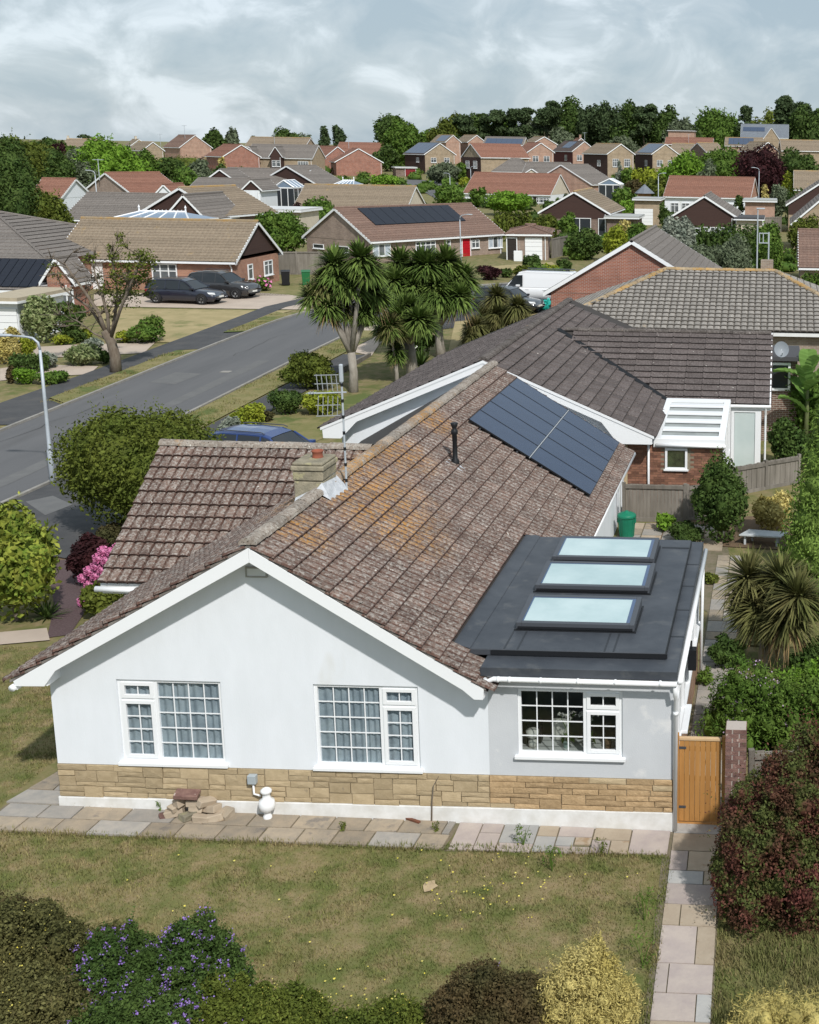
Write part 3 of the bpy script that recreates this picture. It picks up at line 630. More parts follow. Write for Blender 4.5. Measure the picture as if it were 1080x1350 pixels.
grass('rough_grass', [(11.15, 16.5, -7.5, -1.0)], 45000, BLADE2, .05, .16, seed=6, wd=.010)
grass('back_grass', [(11.1, 13.4, 8, 13.4)], 9000, BLADE2, .05, .12, seed=7, wd=.012)
# ------------------------------------------------------------------ roof tiles
def tile_mesh(name, m, wd=.30, ln=.40, rolls=2, h=.055, seg=5, t0=.070, t1=.008, drop=.058, tail=None, lip=.016, low=None, prof=None):
    prof = prof or [(0, 0), (.12, .74), (.34, 1), (.66, 1), (.88, .74), (1, 0)]; seg = len(prof)-1
    n = rolls*seg; v = []; f = []
    for i in range(n+1):
        k_, j_ = divmod(i, seg)
        if i == n: k_, j_ = rolls-1, seg
        x = wd*(k_+prof[j_][0])/rolls; c = prof[j_][1]*h
        v += [(x, 0, t0+c-drop), (x, 0, t0+c), (x, lip, t0-(t0-t1)*lip/ln+c), (x, ln, t1+c)]
    for i in range(n):
        a = 4*i; f += [(a, a+4, a+5, a+1), (a+1, a+5, a+6, a+2), (a+2, a+6, a+7, a+3)]
    me = MB().add(v, f).mesh(name, m)
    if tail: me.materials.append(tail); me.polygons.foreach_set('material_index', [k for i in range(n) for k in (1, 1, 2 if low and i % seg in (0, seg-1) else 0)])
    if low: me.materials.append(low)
    return me
def slope_tiles(org, X, Y, nu, nv, gu, gv, keep, jit=0.0, seed=0):
    """4x4 matrices of the tiles of one slope: org at its low corner, X along the eaves, Y up the slope"""
    X, Y, Zn = (np.array(a, float) for a in (X, Y, np.cross(X, Y))); out = []; rg = random.Random(seed)
    for j in range(nv):
        for i in range(nu):
            p = np.array(org)+X*(i*gu)+Y*(j*gv+rg.uniform(-jit, jit)); c = p+X*gu*.5+Y*gv*.5
            if keep(c): out.append((np.column_stack([X, Y, Zn, p+Zn*rg.uniform(-.2, 1)*jit]), c, Zn))
    return out
def lay_tiles(parent, tiles, me, m, limit=300):
    def size(t):
        d = CAM-t[1]; r = np.linalg.norm(d); return max(0, (d/r) @ t[2])/r**2
    # tiles off the picture come last
    def inview(t):
        d = t[1]-CAM; z = d @ FW; x = CX+FPX*(d @ RT)/z; y = CY-FPX*(d @ UP)/z; return -20 < x < 1100 and -20 < y < 1370
    tiles = sorted(tiles, key=lambda t: -size(t)*(1 if inview(t) else .01))
    for M_, c, n in tiles[:limit]:
        link('tile', me, parent, mw=Matrix([[*M_[0]], [*M_[1]], [*M_[2]], [0, 0, 0, 1]]))
    rest = tiles[limit:]
    if rest:
        v0 = np.array([v.co[:] for v in me.vertices]); f0 = np.array([p.vertices[:] for p in me.polygons])
        Vv = np.concatenate([v0 @ M_[:, :3].T + M_[:, 3] for M_, _, _ in rest]); Ff = np.concatenate([f0+i*len(v0) for i in range(len(rest))])
        jm = np_mesh('roof_tiles', Vv, [Ff], m)
        for q in me.materials[1:]: jm.materials.append(q)
        jm.polygons.foreach_set('material_index', np.tile(np.array([p.material_index for p in me.polygons], np.int32), len(rest)))
        link('roof_tiles', jm, parent, kind='stuff')
def ridge_caps(parent, p0, p1, m, r=.135, step=.45, name='ridge_tile', flat=.75):
    p0, p1 = np.array(p0, float), np.array(p1, float); L_ = np.linalg.norm(p1-p0); n = max(1, int(L_/step)); d = (p1-p0)/L_; sd = np.cross(d, [0, 0, 1]); sd /= np.linalg.norm(sd); u = np.cross(sd, d)
    mb = MB(); q = 6
    for e_, rr in ((0, r*1.08), (step*.985, r)):
        for k in range(q+1):
            a = math.pi*k/q; mb.v.append((e_, math.cos(a)*rr, math.sin(a)*rr*flat))
    for k in range(q): mb.f.append((k, q+1+k, q+2+k, k+1))
    mb.f.append(tuple(range(q+1)))
    me = mb.mesh(name, m)
    for i in range(n):
        p = p0+d*(L_*i/n)+u*random.Random(i*7).uniform(-.008, .008)
        s = L_/n/step
        link(name, me, parent, mw=Matrix([[d[0]*s, sd[0], u[0], p[0]], [d[1]*s, sd[1], u[1], p[1]], [d[2]*s, sd[2], u[2], p[2]], [0, 0, 0, 1]]))

# ------------------------------------------------------------------ walls with openings
def holed(mb, P, U, Vv, u0, u1, v0, v1, holes, d, n):
    """a wall face in the plane P + u U + v V with openings (u0,u1,v0,v1) and reveals d deep along n"""
    us = sorted({u0, u1, *[h[0] for h in holes], *[h[1] for h in holes]}); vs = sorted({v0, v1, *[h[2] for h in holes], *[h[3] for h in holes]})
    pt = lambda u, v, k=0: tuple(np.array(P)+np.array(U)*u+np.array(Vv)*v+np.array(n)*k)
    for a, b in zip(us[:-1], us[1:]):
        for c, e_ in zip(vs[:-1], vs[1:]):
            cu, cv = (a+b)/2, (c+e_)/2
            if any(h[0] < cu < h[1] and h[2] < cv < h[3] for h in holes): continue
            mb.poly([pt(a, c), pt(b, c), pt(b, e_), pt(a, e_)])
    for a, b, c, e_ in holes:
        for q in (((a, c), (b, c)), ((b, c), (b, e_)), ((b, e_), (a, e_)), ((a, e_), (a, c))):
            mb.poly([pt(*q[0]), pt(*q[1]), pt(*q[1], d), pt(*q[0], d)])
    return mb
def frame_boxes(mb, x0, x1, z0, z1, y0, y1, t):
    mb.box(x0, x0+t, y0, y1, z0, z1); mb.box(x1-t, x1, y0, y1, z0, z1); mb.box(x0+t, x1-t, y0, y1, z0, z0+t); mb.box(x0+t, x1-t, y0, y1, z1-t, z1)

home = thing('bungalow', 'white rendered bungalow with mossy brown tiled roof, solar panels and black flat roofed extension', 'house')
WM, WT, LEN = 7.2, 10.22, 16.75
SL = math.tan(R_(32.0)); CS, SN = math.cos(R_(32.0)), math.sin(R_(32.0)); RX, RZ = 3.6, 4.70
SLL = .590; aL = math.atan(SLL); CSL, SNL = math.cos(aL), math.sin(aL)
rz = lambda x: RZ-(SL if x > RX else SLL)*abs(x-RX)
zp = -.30
Z1 = 2.28
# front wall
W1 = (1.10, 2.82, .80, 2.25); W2 = (4.34, 6.06, .80, 2.25); W3 = (7.68, 9.40, 1.10, 2.265)
mb = MB(); holed(mb, (0, 0, 0), (1, 0, 0), (0, 0, 1), 0, WM, .735, Z1, [W1, W2], .12, (0, 1, 0))
ga = [(0, 0, Z1)]; mb.poly([(0, 0, Z1), (WM, 0, Z1), (RX, 0, rz(RX)-.07)] if False else [(0, 0, Z1), (WM, 0, Z1), (WM, 0, rz(WM)-.05), (RX, 0, RZ-.05), (0, 0, rz(0)-.05)])
mb.box(0, .02, .001, LEN, zp, rz(0)-.05); mb.box(WM-.02, WM, .001, LEN, zp, rz(WM)-.05)
mb.poly([(0, LEN, zp), (WM, LEN, zp), (WM, LEN, rz(WM)-.05), (RX, LEN, RZ-.05), (0, LEN, rz(0)-.05)])
mb.build('wall', RENDER, home)
mb = MB(); holed(mb, (0, 0, 0), (1, 0, 0), (0, 0, 1), WM, WT, .735, 2.60, [W3], .12, (0, 1, 0))
mb.build('extension_wall', RENDER_G, home)
mb = MB(); mb.box(-.02, WT+.02, -.05, .22, zp, .155); mb.box(-.02, .22, .22, 4, zp, .155); mb.build('plinth', PLINTH, home, bevel=.01)
back_ = MB().box(-.004, WT+.004, -.006, .10, .155, .735).build('stone_band', MORTAR, home)
MB().box(WM-.6, WM-.02, 7, 16.6, zp, 2.3).build('side_wall', brickmat('brown_brick', (.22, .13, .09), (.28, .17, .12)), home)
# stone courses: uneven blocks, one or two courses high
rs = random.Random(21)
def lay_stones(x0, x1, m, long_=False, seed=1):
    rs = random.Random(seed); rows = [.155, .245, .345, .43, .535, .63, .733]
    occ = {}
    for r in range(6):
        x = x0
        while x < x1-.02:
            blk = [o for o in occ.get(r, []) if o[0] <= x+.001 < o[1]]
            if blk: x = blk[0][1]; continue
            nxt = min([o[0] for o in occ.get(r, []) if o[0] > x+.001] + [x1])
            wd = rs.uniform(.26, .52) if not long_ else rs.uniform(.3, .75)
            tall = r < 5 and rs.random() < (.34 if not long_ else .1) and wd > .22
            if tall: wd = min(wd, .40)
            xe = min(x+wd, nxt)
            if nxt-xe < .13: xe = nxt
            hi = r+2 if tall else r+1
            if tall: occ.setdefault(r+1, []).append((x, xe))
            z0, z1 = rows[r]+.006, rows[hi]-.006; pr = rs.uniform(.016, .042)
            n = 3; q = lambda: rs.uniform(-.006, .006)
            a, b = x+.006, xe-.006
            front = [(a+q(), -pr+q()*.6, z0+q()), (b+q(), -pr+q()*.6, z0+q()), (b+q(), -pr+q()*.6, z1+q()), (a+q(), -pr+q()*.6, z1+q())]
            mid = ((a+b)/2, -pr-rs.uniform(.002, .012), (z0+z1)/2)
            bk = [(a, -.004, z0), (b, -.004, z0), (b, -.004, z1), (a, -.004, z1)]
            MB().add(front+bk+[mid], [(0, 1, 8), (1, 2, 8), (2, 3, 8), (3, 0, 8), (4, 5, 1, 0), (5, 6, 2, 1), (6, 7, 3, 2), (7, 4, 0, 3)]).build('stone', m if rs.random() > .12 else (STONE if m is STONE_N else m), back_)
            x = xe
lay_stones(0, WM, STONE, seed=5); lay_stones(WM, WT, STONE_N, True, seed=8)
# windows
PANE = GLASS
def front_window(W, opener, rows, cols, curtain):
    x0, x1, z0, z1 = W; y0, y1 = .035, .10
    xs_ = x0+.62 if opener == 'l' else x1-.62
    mb = MB(); frame_boxes(mb, x0, x1, z0, z1, y0, y1, .055); mb.box(xs_-.03, xs_+.03, y0, y1, z0+.055, z1-.055)
    fr = mb.build('window', WHITE, home, bevel=.004)
    fx = (xs_+.03, x1-.055) if opener == 'l' else (x0+.055, xs_-.03); ox = (x0+.055, xs_-.03) if opener == 'l' else (xs_+.03, x1-.055)
    zt = z1-.055; zb = z0+.055; zs = zt-.30
    MB().box(x0-.05, x1+.05, -.07, .06, z0-.05, z0+.004).build('sill', WHITE, fr, bevel=.006)
    bars = MB()
    def panes(a, b, c, d, nc, nr, yb):
        for i in range(nc):
            for j in range(nr):
                px0, px1 = a+(b-a)*i/nc, a+(b-a)*(i+1)/nc; pz0, pz1 = c+(d-c)*j/nr, c+(d-c)*(j+1)/nr
                MB().poly([(px0+.008, yb+.012, pz0+.008), (px1-.008, yb+.012, pz0+.008), (px1-.008, yb+.012, pz1-.008), (px0+.008, yb+.012, pz1-.008)]).build('pane', PANE, fr)
        for i in range(1, nc): bars.box(a+(b-a)*i/nc-.009, a+(b-a)*i/nc+.009, yb, yb+.008, c, d)
        for j in range(1, nr): bars.box(a, b, yb-.001, yb+.009, c+(d-c)*j/nr-.009, c+(d-c)*j/nr+.009)
    panes(*fx, zb, zt, cols, rows, .06)
    for (c, d, nr) in ((zs+.02, zt, 1), (zb, zs-.02, rows-1)):
        s = MB(); frame_boxes(s, ox[0], ox[1], c, d, y0-.018, y0+.03, .06); s.build('sash', WHITE, fr, bevel=.004)
        panes(ox[0]+.06, ox[1]-.06, c+.06, d-.06, 2, nr, .045)
    MB().box(ox[0], ox[1], y0, y1, zs-.02, zs+.02).build('transom', WHITE, fr)
    bars.build('glazing_bars', WHITE, fr)
    if curtain:
        for (a, b, ph) in ((x0-.27, (x0+x1)/2, 0), ((x0+x1)/2-.02, x1+.27, 2)):
            MB().grid(lambda u, v: (a+(b-a)*u, .102+.017*math.sin(u*58+ph+math.sin(u*9)*1.6+v*.4)+.007*math.sin(u*13+ph), z0-.1+(z1-z0+.2)*v), 150, 6).build('curtain', CURTAIN, fr, smooth=True)
    # the room behind
    rm = MB(); D = 1.5 if not curtain else .6; a, b, c, d = x0-.3, x1+.3, z0-.4, z1+.15
    rm.poly([(a, .13+D, c), (b, .13+D, c), (b, .13+D, d), (a, .13+D, d)]); rm.poly([(a, .13, c), (a, .13+D, c), (a, .13+D, d), (a, .13, d)]); rm.poly([(b, .13+D, c), (b, .13, c), (b, .13, d), (b, .13+D, d)])
    rm.poly([(a, .13, c), (b, .13, c), (b, .13+D, c), (a, .13+D, c)]); rm.poly([(a, .13+D, d), (b, .13+D, d), (b, .13, d), (a, .13, d)])
    rm.build('room', DARKIN if curtain else mat('kitchen_interior', (.26, .28, .265), (.16, .17, .165), rough=.9, scale=1.5), fr)
    return fr
front_window(W1, 'l', 5, 4, True); front_window(W2, 'r', 5, 4, True); fr3 = front_window(W3, 'r', 4, 4, False)
# things on the kitchen sill, seen through the panes
CREAM = mat('cream_ware', (.62, .60, .54), rough=.5); POTG = mat('sage_ware', (.22, .30, .27), (.30, .38, .34), rough=.5, scale=8)
wt_ = MB().box(7.55, 9.5, .16, .75, 1.02, 1.10).build('worktop', mat('worktop', (.55, .55, .53), rough=.4), fr3)
o = MB().lathe([(.05, 0), (.075, .05), (.07, .12), (.03, .16), (.10, .20), (.11, .30), (.05, .33)], 14, (7.86, .30, 1.10)).build('table_lamp', CREAM, smooth=True); tag(o, 'small cream lamp on the worktop behind the extension window, in the left panes', 'lamp')
o = MB().box(7.74, 7.98, .42, .60, 1.10, 1.40).build('speaker', BLACK, bevel=.01); tag(o, 'small black box standing behind the cream lamp in the extension window', 'box')
def orchid(x, y, label):
    t = thing('orchid', label, 'plant', (x, y, 1.10))
    MB().lathe([(.05, 0), (.065, .10), (.07, .11)], 12).build('pot', POTG, t)
    s = MB()
    for a in (0, .5): s.tube([(0, 0, .1), (.03*math.cos(a*9), .03, .32), (.10*math.cos(a*7), .0, .55), (.16*math.cos(a*7+.3), -.02, .62)], .006, 5)
    s.build('stem', G_MID, t)
    rg = np.random.default_rng(int(x*100)); L = [(.12, 0, .60, .08, .03, .05), (.02, 0, .52, .06, .03, .05), (-.08, .0, .58, .06, .03, .04)]
    V, F4, _ = crown_arrays(int(x*90), L, 40, .03, core=0, aspect=.9); link('blossom', np_mesh('blossom', V, [F4], CREAM), t)
    V, F4, _ = crown_arrays(int(x*70), [(0, 0, .16, .13, .08, .07)], 14, .09, core=0, aspect=.3); link('leaves', np_mesh('leaves', V, [F4], G_DARK), t)
orchid(8.42, .32, 'white orchid in a pot behind the middle panes of the extension window'); orchid(8.78, .34, 'white orchid beside the mullion of the extension window, with darker leaves')
o = MB().box(8.15, 8.42, .55, .58, 1.10, 1.50).build('picture_frame', CREAM, bevel=.005); tag(o, 'pale board leaning behind the worktop in the extension window', 'board')
o = MB().lathe([(.05, 0), (.06, .12), (.055, .16)], 12, (9.12, .30, 1.10)).build('jar', mat('brown_ware', (.16, .10, .06), rough=.5)); tag(o, 'brown jar behind the lower opening pane of the extension window', 'jar')

# bargeboard with boxed eaves, soffit, vent
by = -.42
lft = [(-.33, 2.37), (-.31, 2.29), (.22, 2.31), (.40, 2.62), (.74, 2.80)]
mb = MB(); T = .045
pts = [(RX, RZ-.02), (-.34, rz(-.34)-.02), (-.31, 2.27), (.16, 2.28), (.36, rz(.36)-.24), (RX, RZ-.26)]
mb.prism([(p[0], by, p[1]) for p in pts], (0, T, 0)); mb.build('bargeboard', WHITE, home, bevel=.006)
xr = 7.22
pts = [(RX+.003, RZ-.02), (RX+.003, RZ-.26), (6.90, rz(6.90)-.24), (7.08, 2.24), (xr, 2.24), (xr+.02, rz(xr)-.02)]
mb = MB(); mb.prism([(p[0], by, p[1]) for p in pts], (0, T, 0)); mb.build('bargeboard', WHITE, home, bevel=.006)
mb = MB()
for sgn, xe in ((-1, .0), (1, WM)):
    mb.poly([(RX, by+.02, RZ-.20), (xe, by+.02, rz(xe)-.20), (xe, .02, rz(xe)-.20), (RX, .02, RZ-.20)])
mb.box(-.30, .0, by+T, LEN, 2.265, 2.28); mb.box(-.335, -.31, by+T, LEN, 2.19, rz(-.33)); mb.box(WM, xr, by+T, .0, 2.245, 2.26); mb.box(xr-.01, xr+.012, by+T, .2, 2.25, rz(xr))
mb.box(.16, .19, by+T, .0, 2.27, 2.5); mb.build('soffit', WHITE, home)
P = aty(326, 748, 0); Q = aty(352, 759, 0)
v = MB(); v.box(P[0], Q[0], -.035, -.002, Q[2], P[2]); vo = v.build('gable_vent', mat('old_vent_plastic', (.70, .72, .72), rough=.6), home, bevel=.008)
vb = MB(); frame_boxes(vb, P[0]-.02, Q[0]+.02, Q[2]-.02, P[2]+.02, -.05, -.012, .025); vb.build('vent_frame', mat('stained_plastic', (.36, .36, .33), rough=.7), vo, bevel=.006)
# left gutter
mb = MB(); mb.tube([(-.36, by-.02, 2.24), (-.34, 3.9, 2.20)], .055, 10); mb.build('gutter', WHITE, home, smooth=True)

# roof deck and tiles
mb = MB()
mb.add([(RX, by, RZ-.01), (RX, LEN+.2, RZ-.01), (-.42, LEN+.2, rz(-.42)-.01), (-.42, by, rz(-.42)-.01)], [(0, 1, 2, 3)])
mb.add([(RX, by, RZ-.01), (7.30, by, rz(7.30)-.01), (7.30, .30, rz(7.30)-.01), (6.66, .30, rz(6.66)-.01), (6.66, 6.4, rz(6.66)-.01), (7.62, 6.4, rz(7.62)-.01), (7.62, LEN+.2, rz(7.62)-.01), (RX, LEN+.2, RZ-.01)], [tuple(range(8))])
roof = mb.build('roof', mat('roof_underlay', (.05, .045, .042), rough=.95), home)
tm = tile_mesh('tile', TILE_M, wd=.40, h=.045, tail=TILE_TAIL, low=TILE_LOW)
RL = 4.02/CS; nv = 14; gv = (RL-.06)/nv
tiles = slope_tiles((RX+4.06, by-.02, rz(RX+4.06)), (0, 1, 0), (-CS, 0, SN), 43, nv, .402, gv, lambda c: not (.36 < c[1] < 6.4 and c[0] > 6.63) and not (c[1] <= .36 and c[0] > 7.28), .003, 1)
tiles += slope_tiles((RX-4.06, by-.02+.402*15, rz(RX-4.06)), (0, -1, 0), (CSL, 0, SNL), 15, nv, .402, (4.02/CSL-.06)/nv, lambda c: True, .003, 2)
# garage wing: ridge along x
WX0, EY, EZ, RY, RWZ = -1.41, 4.28, 2.36, 7.2, 4.46
wa = math.atan2(RWZ-EZ, RY-EY); wl = math.hypot(RWZ-EZ, RY-EY); wv = 11
wing_deck = MB(); wing_deck.add([(WX0, EY, EZ-.01), (3.2, EY, EZ-.01), (3.2, RY, RWZ-.01), (WX0, RY, RWZ-.01), (WX0, 2*RY-EY, EZ-.01), (3.2, 2*RY-EY, EZ-.01)], [(0, 1, 2, 3), (3, 2, 5, 4)]); wing_deck.build('wing_deck', MATS['roof_underlay'], roof)
tiles += slope_tiles((WX0-.03, EY-.04, EZ-.02), (1, 0, 0), (0, math.cos(wa), math.sin(wa)), 12, wv, .402, (wl)/wv, lambda c: c[2] > rz(c[0])-.25, .003, 3)
lay_tiles(roof, tiles, tm, TILE_M, 300)
RIDGE = tilemat('ridge_tile_cement', (.30, .26, .22), (.22, .18, .15), (.36, .33, .29), lich=.64, lich_near=[((3.7, 5, 4.7), 2.0), ((3.7, 9.5, 4.7), 1.5)])
ridge_caps(home, (RX, by-.02, RZ+.035), (RX, LEN+.22, RZ+.035), RIDGE)
ridge_caps(home, (WX0-.03, RY, RWZ+.02), (3.15, RY, RWZ+.02), RIDGE)
# mortar under the verge tiles
mb = MB()
for xe in (-.40, 7.27): mb.prism([(RX, by+.01, RZ-.02), (xe, by+.01, rz(xe)-.02), (xe, by+.01, rz(xe)+.035), (RX, by+.01, RZ+.035)], (0, .06, 0))
mb.build('verge_mortar', mat('verge_mortar', (.27, .25, .23), (.17, .155, .14), rough=.95, scale=9, bump=.6), home)
# eaves on the right flank, behind the flat roof
mb = MB(); mb.box(7.56, 7.60, 6.6, LEN+.2, 2.02, rz(7.6)); mb.box(WM, 7.56, 6.6, LEN+.2, 2.02, 2.04); mb.build('fascia', WHITE2, home)
mb = MB(); mb.tube([(7.66, 6.6, 2.17), (7.66, LEN+.25, 2.13)], .06, 10); mb.tube([(7.66, LEN-.3, 2.12), (7.45, LEN-.3, 1.9), (7.3, LEN-.3, 1.75), (7.3, LEN-.3, -.1)], .035, 8); mb.build('gutter', WHITE, home, smooth=True)
# wing walls and gutter
mb = MB(); mb.box(-1.15, .02, EY+.35, EY+.45, zp, EZ); mb.box(-1.15, -1.05, EY+.45, 2*RY-EY-.4, zp, EZ)
mb.prism([(-1.15, EY+.4, EZ), (-1.15, 2*RY-EY-.4, EZ), (-1.15, RY, RWZ-.1)], (.1, 0, 0)); mb.build('wing_wall', brickmat('buff_brick', (.33, .26, .20), (.25, .19, .15)), home)
mb = MB(); mb.tube([(WX0-.05, EY-.1, EZ-.10), (-.25, EY-.1, EZ-.11)], .06, 10); mb.build('gutter', WHITE, home, smooth=True)
mb = MB(); mb.box(WX0+.03, -.05, EY+.0, EY+.03, EZ-.22, EZ-.01); mb.box(WX0+.03, -.05, EY+.03, EY+.35, EZ-.22, EZ-.2); mb.prism([(WX0, EY, EZ-.2), (WX0, RY, RWZ-.2), (WX0, 2*RY-EY, EZ-.2), (WX0, 2*RY-EY, EZ-.02), (WX0, RY, RWZ-.02), (WX0, EY, EZ-.02)], (.03, 0, 0)); mb.build('fascia', WHITE2, home)

# flat roof extension
mb = MB(); mb.box(7.14, 10.30, -.20, 6.75, 2.58, 2.70); mb.box(10.30, 10.31, -.20, 6.75, 2.56, 2.71); mb.box(7.14, 10.31, -.215, -.20, 2.56, 2.71)
lowr = mb.build('flat_roof', RUBBER, home, bevel=.01)
mb = MB(); mb.box(6.62, 10.06, .30, 6.50, 2.70, 2.815); mb.prism([(6.60, .34, 2.80), (6.60, 6.5, 2.80), (6.60, 6.5, 3.0), (6.60, .34, 3.0)], (.0, 0, 0)) if False else None
mb.build('upper_deck', RUBBER, home, bevel=.015)
mb = MB(); mb.add([(6.58, .32, rz(6.58)+.05), (6.86, .28, 2.825), (6.86, 6.52, 2.825), (6.58, 6.48, rz(6.58)+.05)], [(0, 1, 2, 3)]); mb.build('flashing_apron', RUBBER, home)
mb = MB(); mb.box(7.2, 10.1, .285, .299, 2.72, 2.80); mb.box(10.061, 10.075, .30, 6.5, 2.72, 2.80); mb.build('drip_trim', BLACK, home)
mb = MB()
for y in (1.3, 2.6, 3.9, 5.2): mb.box(10.076, 10.30, y, y+.05, 2.7, 2.706)
for x in (7.4, 7.62, 9.05, 9.2): mb.box(x, x+.03, .31, 1.1, 2.815, 2.819)
mb.box(9.5, 10.055, 5.9, 5.96, 2.815, 2.83); mb.build('membrane_seams', mat('seam', (.032, .036, .042), rough=.5), home)
SKYGL = mat('rooflight_glass', (.36, .48, .49), (.47, .585, .59), rough=.05, scale=.8, spec=.6)
for i, (x0, x1, y0, y1) in enumerate(((7.44, 9.46, 1.16, 2.40), (7.40, 9.52, 3.08, 4.32), (7.42, 9.44, 4.78, 5.98))):
    f = MB(); z0, z1 = 2.815, 2.955; tl = .05
    for (a, b, c, d) in ((x0, x0+.09, y0, y1), (x1-.09, x1, y0, y1), (x0+.09, x1-.09, y0, y0+.09), (x0+.09, x1-.09, y1-.09, y1)): f.box(a, b, c, d, z0+.02, z1)
    f.xf(lambda v: (v[0], v[1], v[2]+(.05*(v[1]-y0) if v[2] > z0+.05 else 0)))
    so_ = f.build('rooflight', ALU, home, bevel=.008)
    g = MB(); g.add([(x0+.09, y0+.09, z1-.012+.05*.09), (x1-.09, y0+.09, z1-.012+.05*.09), (x1-.09, y1-.09, z1-.012+.05*(y1-y0-.09)), (x0+.09, y1-.09, z1-.012+.05*(y1-y0-.09))], [(0, 1, 2, 3)]); g.build('pane', SKYGL, so_)
    q = MB(); zr_ = lambda y: z1-.008+.05*(y-y0)
    for (a, b, c, d) in ((x1-.15, x1-.09, y0+.09, y1-.09), (x0+.09, x0+.115, y0+.09, y1-.09), (x0+.115, x1-.15, y1-.125, y1-.09)): q.add([(a, c, zr_(c)), (b, c, zr_(c)), (b, d, zr_(d)), (a, d, zr_(d))], [(0, 1, 2, 3)])
    q.build('glass_border', mat('glass_border', (.045, .085, .17), rough=.1, spec=.6), so_)
    MB().box(x0-.03, x1+.03, y0-.03, y1+.03, z0, z0+.02).build('curb', BLACK, so_)
    b = MB(); b.box(x0+.03, x1-.03, y0-.012, y0-.002, z0+.03, z0+.07); b.build('drip_edge', BLACK, so_)
# front gutter, right flank
mb = MB(); mb.tube([(7.20, -.20, 2.50), (7.26, -.24, 2.47), (7.36, -.26, 2.535), (10.30, -.27, 2.525)], .043, 10)
for x in (7.42, 7.6, 8.1, 8.7, 9.3, 10.02): mb.tube([(x, -.27, 2.535), (x+.035, -.27, 2.535)], .050, 10)
gu = mb.build('gutter', WHITE, home, smooth=True)
mb = MB(); mb.box(7.2, 10.25, -.16, -.002, 2.50, 2.555); mb.build('fascia', WHITE2, home)
mb = MB(); mb.tube([(10.27, -.24, 2.50), (10.27, -.20, 2.3), (10.27, -.06, 2.18), (10.27, -.06, -.15)], .036, 8); mb.tube([(10.27, -.06, 1.9), (10.27, -.06, 1.96)], .046, 8); mb.build('downpipe', WHITE, home, smooth=True)
mb = MB(); mb.box(10.15, WT, .02, 6.6, zp, .95); mb.build('flank_wall', brickmat('orange_brick', (.33, .18, .10), (.27, .14, .08)), home)
mb = MB(); mb.box(10.12, WT-.03, .02, 6.6, .95, 2.56); mb.build('flank_infill', GLASS_D, home)
fl = MB()
for y in (.02, 1.15, 2.25, 3.35, 4.45, 5.55, 6.5): fl.box(10.16, WT+.02, y, y+.11, .95, 2.42)
fl.box(10.16, WT+.03, .02, 6.61, 2.38, 2.56); fl.box(10.16, WT+.05, .02, 6.61, .90, .97); fl.box(10.16, WT+.02, .02, 6.61, 1.72, 1.77); fl.build('flank_frames', WHITE, home, bevel=.004)
mb = MB(); mb.tube([(10.34, -.2, 2.53), (10.36, 6.7, 2.53)], .05, 8); mb.tube([(10.33, 6.3, 2.5), (10.30, 6.3, -.1)], .034, 8); mb.build('gutter', WHITE, home, smooth=True)
mb = MB(); mb.box(10.25, 10.40, 3.05, 3.25, 1.35, 1.75); mb.tube([(10.3, 3.15, 1.75), (10.3, 3.15, 1.9)], .02, 6); mb.build('wall_lantern', BLACK, home)
mb = MB(); mb.box(10.25, 10.37, 1.3, 2.4, .92, .98); mb.build('flank_sill', WHITE, home, bevel=.01)

# solar panels: two down the slope, five along it
pan = Matrix(((0, -CS, SN, 0), (1, 0, 0, 0), (0, SN, CS, 0), (0, 0, 0, 1)))
s0 = .80; ztop = 4.70; y0 = 10.75; pw, pl = 1.134, 1.722
for r in range(2):
    for c in range(5):
        sm = s0+r*(pl+.02)+pl; x = RX+sm*CS; z = RZ-sm*SN
        m4 = Matrix(((0, -CS, SN, x+SN*.15), (1, 0, 0, y0+c*(pw+.02)), (0, SN, CS, z+CS*.15), (0, 0, 0, 1)))
        if r+c == 0 or True:
            b = MB(); frame_boxes(b, 0, pw, 0, pl, -.018, .018, .014); b.xf(lambda v: (v[0], v[2], -v[1])); o = b.build('solar_panel', BLACK, home); o.matrix_local = m4
            MB().poly([(.014, .014, .014), (pw-.014, .014, .014), (pw-.014, pl-.014, .014), (.014, pl-.014, .014)]).build('glass', PANEL, o)
mb = MB()
for sdist in (s0+.35, s0+1.4, s0+2.1, s0+3.1):
    mb.box(0, 5.75, -.02, .02, 0, .09); n = len(mb.v)
    for i in range(n-8, n):
        v = mb.v[i]; x = RX+(sdist-v[1])*CS; z = RZ-(sdist-v[1])*SN; mb.v[i] = (x+SN*(.03+v[2]), y0+v[0], z+CS*(.03+v[2]))
mb.build('panel_rail', ALU, home)
sm = s0+pl+.01; mb = MB().box(0, 5*(pw+.02)-.02, -.014, .014, .135, .168)
mb.xf(lambda v: (RX+(sm-v[1])*CS+SN*v[2], y0+v[0], RZ-(sm-v[1])*SN+CS*v[2])); mb.build('panel_joint', mat('bright_aluminium', (.34, .36, .38), rough=.4), home)

